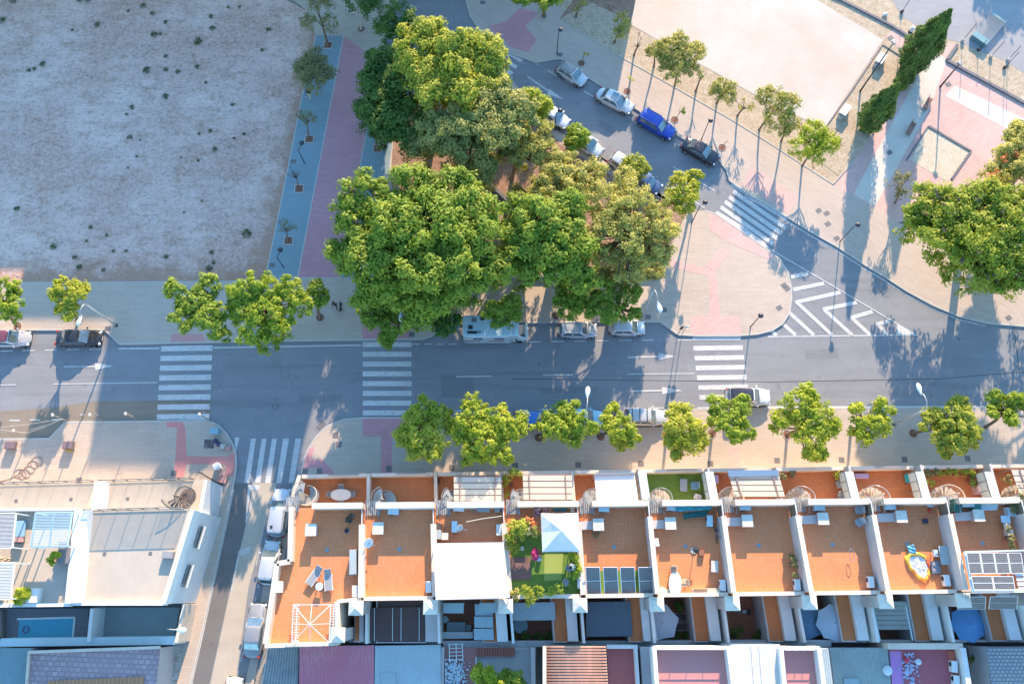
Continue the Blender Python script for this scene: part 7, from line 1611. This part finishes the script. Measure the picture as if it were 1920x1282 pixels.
# ---- garden roof floor
z = ZRF + .006
for nm, q4, m_, lb, dz in (('lawn_mat', ((957, 1002), (1092, 998), (1095, 1112), (958, 1115)), mat('artificial_grass', (0, 0, 0)), 'artificial lawn covering most of the garden roof', 0), ('timber_deck', ((955, 1045), (994, 1044), (996, 1086), (957, 1087)), mat('brown_deck', (.22, .12, .10), .8, .2, 3), 'brown timber deck square on the garden roof', .06),
                       ('pale_mat', ((1021, 1036), (1056, 1036), (1053, 1087), (1020, 1088)), mat('yellow_green_mat', (.32, .38, .09), .9, .08, 2), 'yellow-green rectangular mat on the roof garden lawn', .02)):
    q_ = [P(x, y, z + dz) for x, y in q4]; tag(MB().prism(q_, ZRF + .001, z + dz).build(nm, m_), lb, nm.replace('_', ' '))
boxthing('garden_crate', 'pale crate among the shrubs of the roof garden', 'crate', 983, 983, ZRF, 5, (.7, .7, .6), M_PALET); boxthing('side_table', 'small slatted stool between lawn and shrubs', 'stool', 978, 1028, ZRF, 5, (.4, .35, .35), M_PALET)
for x, y in ((1066, 1065), (1060, 1092)): chair('dark folding chair at the shaded side of the yellow-green mat, %s one' % ('upper' if y < 1080 else 'lower'), x, y, ZRF, 30, M_GREYT)
chair('pale blue chair among the shrubs by the right garden wall', 1072, 1063, ZRF, 200, CYANW); boxthing('planter_box', 'long dark planter behind the parapet of the garden roof', 'planter', 1050, 954, ZRF, 0, (1.2, .45, .4), mat('teal_dark_box', (.08, .16, .17), .7, .2, 3))
boxthing('planter_box', 'cream planter right of the long dark planter', 'planter', 1073, 953, ZRF, 90, (.7, .35, .6), M_CREAM)
# ---- canopy house small things
boxthing('washing_machine', 'grey box by the left wall of the white canopy roof', 'box', 822, 1003, ZRF, 0, (.6, .8, .8), M_GREYB); boxthing('sink_unit', 'cream sink unit in front of the white canopy', 'sink', 835, 1006, ZRF, 0, (.6, .6, .7), M_CREAM, M_PALET)
boxthing('cane_chair', 'dark round wicker seat by the left wall of the white canopy roof', 'seat', 823, 987, ZRF, 20, (.6, .6, .5), mat('dark_wicker', (.09, .07, .06), .9, .3, 8)); sheetthing('drying_rack', 'grey folded drying rack behind the canopy roof parapet', 'rack', [(893, 949), (918, 950), (918, 960), (894, 959)], ZRF + .9, M_STEEL, .04, True, ZRF); 
boxthing('wood_frame', 'small wooden frame behind the canopy roof parapet', 'frame', 886, 954, ZRF, 0, (.5, .6, .1), mat('worn_wood', (.40, .24, .13), .8, .2, 5)); boxthing('round_tub', 'grey tub in the front right corner of the canopy roof', 'tub', 933, 955, ZRF, 0, (.5, .5, .5), M_GREYB)
tag(MB().tube([P(874, 978, ZRF + 1.6), P(905, 972, ZRF + 1.5), P(942, 967, ZRF + 1.6)], .025, 5).build('washing_line', M_PALET), 'pale washing line stretched across the canopy roof', 'washing line')
tag(MB().tube([P(1117, 1000, ZRF + .05) + Vector((.3 * math.cos(k * .7), .3 * math.sin(k * .7), .01 * k)) for k in range(30)], .03, 6).build('garden_hose', mat('green_hose', (.03, .22, .10), .5, .1, 3)), 'coiled green garden hose beside a roof chimney', 'hose')
# ---- oval table roof
M_TEALC = mat('teal_tarpaulin', (.05, .36, .42), .6, .15, 2); M_GRNC = mat('dark_green_tarpaulin', (.02, .13, .11), .6, .2, 2)
def cloth(name, lb, cat, q4, z, m_, amp=.08, n=10):
    q_ = [P(x, y, z) for x, y in q4]; s = MB(); nz = lambda u, v: amp * (math.sin(u * 17 + v * 5) + math.sin(v * 13 - u * 7) + math.sin(u * 31 + v * 23)) / 2
    for i in range(n + 1):
        for j in range(n + 1): s.v.append(tuple(lerp(lerp(q_[0], q_[1], i / n), lerp(q_[3], q_[2], i / n), j / n) + Vector((0, 0, nz(i / n, j / n) + .12 - .0))))
    s.f = [(i * (n + 1) + j, (i + 1) * (n + 1) + j, (i + 1) * (n + 1) + j + 1, i * (n + 1) + j + 1) for i in range(n) for j in range(n)]
    o = s.build(name, m_, None, True); tag(o, lb, cat); so = o.modifiers.new('t', 'SOLIDIFY'); so.thickness = .03; return o
cloth('tarpaulin', 'teal tarpaulin over furniture behind the parapet, next to an air conditioner', 'tarpaulin', [(1268, 945), (1304, 945), (1304, 957), (1267, 959)], ZRF + .7, M_TEALC); cloth('tarpaulin', 'teal tarpaulin right of the first one, in the corner', 'tarpaulin', [(1305, 944), (1333, 944), (1333, 955), (1305, 957)], ZRF + .75, M_TEALC)
cloth('tarpaulin', 'dark green tarpaulin in front of the teal ones', 'tarpaulin', [(1279, 962), (1330, 956), (1322, 968), (1283, 973)], ZRF + .5, M_GRNC)
table('pale oval dining table at the rear of its roof', 1263, 1094, ZRF, 90, 2.0, 1.1, M_PALET, .74, True); chair('pale wooden chair at the head of the oval table', 1261, 1068, ZRF, 90, M_WOODC, None, 1.1); chair('pale wooden chair right of the oval table', 1281, 1092, ZRF, 180, M_WOODC, None, 1.1)
table('square white topped table near the right wall of the oval table roof', 1336, 1062, ZRF, 90, .95, .6, M_PALET, .8); boxthing('white_board', 'white box hung on the left wall of the oval table roof', 'box', 1230, 1017, ZRF, 80, (.7, .35, .5), M_ACW)
boxthing('planter_box', 'earth filled planter on the rear parapet of the oval table roof', 'planter', 1310, 1109, ZRF, 0, (1.2, .5, .6), M_WHITE, mat('earth', (.25, .17, .11), .9, .3, 5)); boxthing('planter_box', 'white planter right of the earth filled one', 'planter', 1335, 1108, ZRF, 0, (1.1, .5, .6), M_WHITE, M_SAND)
boxthing('brown_box', 'small brown box right of the barbecue cover', 'box', 1314, 1036, ZRF, 0, (.5, .5, .3), mat('brown_box_m', (.30, .12, .07), .8, .1, 3)); boxthing('cool_box', 'pale green cool box tipped by the left rear corner of the oval table roof', 'box', 1246, 1108, ZRF, 20, (1.0, .5, .4), mat('pale_green_box', (.45, .58, .48), .6, .1, 3))
o = thing('bicycle', 'dark bicycle leaning on the right wall of the oval table roof', 'bicycle', P(1339, 1000, ZRF), rot(1339, 1000, ZRF, 82))
for s in (-.52, .52):
    t = MB(); t.tube([(s + .33 * math.cos(a * .35), .08, .33 + .33 * math.sin(a * .35)) for a in range(19)], .025, 5, False); t.build('wheel', M_TYRE, o, False, True)
t = MB(); [t.bar(a, b, .04) for a, b in (((-.52, .08, .33), (-.1, .08, .33)), ((-.1, .08, .33), (-.2, .08, .85)), ((-.1, .08, .33), (.38, .08, .8)), ((-.2, .08, .8), (.38, .08, .8)), ((.38, .08, .8), (.52, .08, .33)), ((-.52, .08, .33), (-.2, .08, .8)))]; t.build('frame', mat('blue_bike', (.05, .12, .25), .5, .1, 3), o, False, True)
MB().box((-.22, .08, .9), (.26, .14, .06)).build('saddle', M_DARK, o, False, True); MB().box((.38, .08, .98), (.05, .5, .04)).build('handlebar', M_DARK, o, False, True)
o = thing('scooter', 'pale and dark scooter parked in a courtyard', 'scooter', P(1388, 1145, .1), rot(1388, 1145, .1, 8))
t = MB(); loft(t, [superloop(-.75, .1, .34, .45, 20, 3), superloop(-.8, .1, .38, .65, 20, 3), superloop(-.7, .05, .26, .78, 20, 3)]); t.box((.3, 0, .3), (.5, .3, .08)); t.build('body', CYANW, o, True, True); MB().box((.62, 0, .65), (.12, .42, .7)).build('leg_shield', M_DARK, o, False, True, .03); MB().box((.55, 0, 1.05), (.05, .65, .05)).build('handlebar', M_DARK, o, False, True); MB().box((-.35, 0, .82), (.7, .28, .08)).build('seat', M_DARK, o, False, True, .03)
for s in (-.55, .72): t = MB(); t.tube([(s, -.06, .22), (s, .06, .22)], .22, 14); t.build('wheel', M_TYRE, o, False, True)
# ---- wicker chairs, hoop, pool
M_WICK = mat('grey_wicker', (.32, .34, .36), .8, .25, 8)
chair('round backed wicker chair nearer the front parapet', 1605, 957, ZRF, 180, M_WICK, None, 1.25); chair('wicker chair turned away, second from the front parapet', 1606, 980, ZRF, 150, M_WICK, None, 1.25)
tag(MB().tube([P(1597, 1040, ZRF + .5) + Vector((.18 * math.cos(a * .3), .55 * math.sin(a * .3), 0)) for a in range(22)], .03, 6, False).build('hoop', M_STEEL), 'thin ring hanging at the edge of sun and shade on the wicker chair roof', 'hoop')
def poolm():
    m, t, b = NT('pool_vinyl'); p = N(t, 'TexCoord').outputs['Object']; c = mixc(t, ramp(t, noise(t, p, 1.1, 3, .6), [(.45, 0.), (.5, 1.)]), (.75, .30, .04), (.75, .52, .06)); c = mixc(t, ramp(t, noise(t, p, 1.7, 2, .5), [(.58, 0.), (.62, 1.)]), c, (.70, .12, .06)); t.links.new(c, b.inputs['Base Color']); b.inputs['Roughness'].default_value = .35; return m
o = thing('paddling_pool', 'deflated orange and yellow paddling pool with a white crumpled middle', 'paddling pool', P(1722, 1060, ZRF))
s = MB(); n = 26; ctr = Vector((0, 0, 0))
for j, rr in enumerate((1.0, .93, .82, .70, .5, .25)):
    for k in range(n): a = 2 * math.pi * k / n; q = rr * (1 + .10 * math.sin(a * 3 + 1) + .05 * math.sin(a * 9)); s.v.append((q * .95 * math.cos(a) + .0, q * 1.35 * math.sin(a) * 1.0, (.04, .22, .26, .12, .10, .12)[j] + .05 * math.sin(a * 7 + j * 2) * (j > 0)))
sk_ = 4 * n; s1 = MB(); s1.v = s.v[:sk_]; s1.f = [(j * n + k, j * n + (k + 1) % n, (j + 1) * n + (k + 1) % n, (j + 1) * n + k) for j in range(3) for k in range(n)]; s1.build('ring', poolm(), o, True, True)
s2 = MB(); s2.v = [(x * .995, y * .995, z_ + .01) for x, y, z_ in s.v[3 * n:]]; s2.f = [(j * n + k, j * n + (k + 1) % n, (j + 1) * n + (k + 1) % n, (j + 1) * n + k) for j in range(2) for k in range(n)] + [tuple(2 * n + k for k in range(n))]; s2.build('liner', mat('crumpled_white_vinyl', (.70, .68, .72), .5, .2, 4), o, False, True); o.rotation_euler = (0, 0, .5)
cloth('swim_ring', 'blue and white crumpled inflatable above the paddling pool', 'inflatable', [(1699, 1024), (1712, 1020), (1717, 1036), (1704, 1038)], ZRF + .1, mat('blue_white_vinyl', (.15, .45, .65), .4, .5, 2), .07)
cloth('green_cloth', 'small green cloth between the inflatable and the pool', 'cloth', [(1708, 1034), (1716, 1033), (1716, 1042), (1708, 1041)], ZRF + .08, mat('green_vinyl', (.18, .45, .12), .5, .2, 3), .04, 5); cloth('grey_cover', 'grey round cover sheet right of the paddling pool', 'cover', [(1742, 1052), (1760, 1050), (1764, 1074), (1747, 1076)], ZRF + .1, mat('grey_cover_m', (.26, .26, .28), .7, .2, 3), .05)
table('grey table against the wall on the paddling pool roof', 1763, 1041, ZRF, 80, 1.6, .8, M_GREYB); chair('pale chair at the grey table on the paddling pool roof', 1749, 1037, ZRF, 0, CYANW); chair('pale blue chair at the front right corner of the paddling pool roof', 1739, 946, ZRF, 90, CYANW)
tag(MB().ball(P(1743, 957, ZRF + .15), .15, 8).build('ball', mat('red_ball', (.6, .04, .04), .5, .1, 3), None, True), 'small red ball in the front right corner of a roof', 'ball'); cloth('dark_cloth', 'dark crumpled cloth lying alone on the paddling pool roof', 'cloth', [(1728, 973), (1738, 972), (1740, 981), (1729, 981)], ZRF + .02, mat('dark_cloth_m', (.06, .06, .09), .8, .2, 4), .05, 6)
# ---- solar canopy roof
boxthing('green_cabinet', 'dark green covered cabinet behind the parapet of the solar canopy roof', 'cabinet', 1787, 949, ZRF, 88, (1.1, .7, .8), M_GRNC); boxthing('blue_cabinet', 'pale blue cabinet between the two green ones', 'cabinet', 1806, 945, ZRF, 0, (1.1, .6, .8), CYANW); boxthing('green_cabinet', 'teal green cabinet right of the pale blue one', 'cabinet', 1824, 950, ZRF, 88, (1.0, .6, .8), mat('teal_green', (.03, .22, .20), .6, .2, 3))
o = thing('panel_stack', 'pale blue panels leaning behind the parapet of the solar canopy roof', 'panels', P(1851, 952, ZRF)); [MB().prism([P(x, y, ZRF + .6 + .06 * k) for x, y in ((1831, 945 + k * 4), (1872, 944 + k * 4), (1873, 951 + k * 4), (1832, 952 + k * 4))], ZRF + .02, ZRF + .5 - .08 * k).build('panel', CYANW, o) for k in range(2)]
boxthing('cream_box', 'cream box at the end of the leaning pale blue panels', 'box', 1891, 939, ZRF, 0, (.7, .6, .7), M_CREAM); boxthing('washing_machine', 'pale blue box with a round lid by the right wall', 'box', 1889, 960, ZRF, 0, (.7, .8, .7), CYANW)
table('blue folding table by the right wall of the solar canopy roof', 1877, 974, ZRF, 0, .8, .6, CYANW); chair('white chair stack by the right wall of the solar canopy roof', 1882, 988, ZRF, 0, M_ACW, None, 1.2); boxthing('beige_box', 'beige box below the white chair stack', 'box', 1888, 999, ZRF, 0, (.6, .5, .5), M_PALET)
# ---- front terrace furniture
table('grey rectangular table on the artificial lawn terrace', 1279, 911, ZT, 90, 1.15, .65, M_GREYT); chair('round blue chair right of the grey table on the lawn terrace', 1299, 912, ZT, 180, mat('steel_blue_seat', (.14, .26, .32), .6, .1, 3), None, 1.3); boxthing('cushion_box', 'pale cushion box in the corner of the lawn terrace', 'box', 1307, 932, ZT, 20, (.7, .5, .4), M_LILAC)
boxthing('lilac_bench', 'lilac bench behind the front wall, left of the third pergola', 'bench', 1336, 899, ZT, 0, (.9, .8, .5), mat('lilac_plastic', (.50, .34, .48), .6, .1, 3)); chair('dark sling chair on the terrace left of a frosted screen, upper one', 1570, 909, ZT, 170, M_GREYT, None, 1.3); chair('dark sling chair on the terrace left of a frosted screen, lower one', 1573, 929, ZT, 200, M_GREYT, None, 1.3)
chair('teal plastic chair at the right wall of a front terrace', 1698, 898, ZT, 180, mat('teal_plastic', (.03, .38, .34), .5, .1, 3), None, 1.5); boxthing('bench_box', 'lilac bench behind the front wall left of the teal chair terrace', 'bench', 1613, 893, ZT, 0, (1.3, .45, .4), mat('lilac_plastic', (0, 0, 0)))
o = thing('washer_counter', 'pink topped counter with a round basin on the plant row terrace', 'counter', P(1837, 920, ZT)); MB().box(P(1837, 920, ZT) + Vector((0, 0, .45)), (1.5, .8, .9)).build('counter', mat('pinkish_board', (.55, .36, .34), .7, .1, 2), o); MB().cyl(P(1846, 918, ZT + .9), .25, ZT + .902, ZT + .96, 16).build('basin', M_BARK, o)
o = thing('flower_pot', 'dark round pot at the left of the terrace with the first cream pergola', 'pot', P(819, 903, ZT)); MB().lathe(P(819, 903, ZT), [(.01, 0), (.25, 0), (.34, .5), (.28, .52), (.2, .3), (.01, .3)], 16).build('pot', mat('dark_clay', (.12, .06, .05), .7, .2, 4), o, True)
o = thing('ladder', 'wooden ladder frame leaning on the rubble terrace', 'ladder', P(856, 1222, 2.7)); t = MB()
for x in (842, 855, 867): t.bar(P(x, 1205, 3.4), P(x + 1, 1238, 3.1), .06)
for k in range(5): t.bar(P(842, 1208 + k * 7, 3.35), P(867, 1207 + k * 7, 3.35), .05)
t.build('frame', M_PANEL, o)
t = MB()
for k in range(420): x, y = rng.gauss(852, 11), rng.gauss(1262, 16); y = max(1236, min(1300, y)); x = max(836, min(886, x)); s_ = rng.uniform(.06, .2); t.box(P(x, y, 2.75) + Vector((0, 0, rng.uniform(0, .12))), (s_, s_ * .7, s_ * .5), rng.uniform(0, 3))
tag(t.build('rubble', mat('pale_blue_rubble', (.50, .58, .62), .8, .4, 6)), kind='stuff', label='heap of pale rubble on the red terrace')
t = MB()
for k in range(110): x, y = rng.gauss(1703, 7), rng.gauss(1255, 18); y = max(1225, min(1300, y)); s_ = rng.uniform(.08, .25); t.box(P(x, y, 3.45), (s_, s_ * .7, s_ * .3), rng.uniform(0, 3))
tag(t.build('toys', mat('faded_toys', (.45, .48, .65), .7, .6, 3)), kind='stuff', label='scatter of faded toys on the crimson terrace')
for x, y, s_, c_, lb in ((1700, 1237, .3, (.6, .04, .08), 'bright red toy at the top of the crimson terrace'), (1722, 1240, .35, (.55, .62, .66), 'pale toy right of the bright red one'), (1664, 1256, .55, (.60, .66, .70), 'white heap of cloth at the edge of the grey-green sheet roof')):
    tag(MB().ball(P(x, y, 3.6), s_ * .8, 8, .6).build('toy' if s_ < .5 else 'cloth_heap', mat('toy_%d' % x, c_, .6, .2, 4), None, True), lb, 'toy' if s_ < .5 else 'cloth')
# far left roof things
boxthing('fan_unit', 'dark grey flat box on legs at the white parapet of the modern house', 'box', 318, 1040, 6.6, 3, (.95, .6, .5), M_GREYT)
o = boxthing('white_cabinet', 'white flat cabinet near the yucca, far left roof', 'cabinet', 70, 1116, 6.6, 0, (.9, 1.2, .8), M_WHITE); cloth('towels', 'yellow and pink towels at the left edge below the pergola', 'towel', [(-4, 1042), (22, 1046), (18, 1054), (-6, 1052)], 6.8, mat('yellow_pink_towel', (.70, .48, .30), .9, .3, 2), .06)
boxthing('garden_bench', 'low dark bench at the left end of the grey pool deck', 'bench', 3, 1170, .92, 88, (2.4, .7, .5), mat('brown_bench', (.20, .16, .14), .8, .2, 3))
tag(MB().tube([P(48, 1180, .97) + Vector((.28 * math.cos(a * .5), .28 * math.sin(a * .5), 0)) for a in range(14)], .06, 6).build('pool_float', mat('purple_float', (.20, .18, .35), .5, .1, 3), None, True), 'small dark ring floating in the plunge pool', 'float')
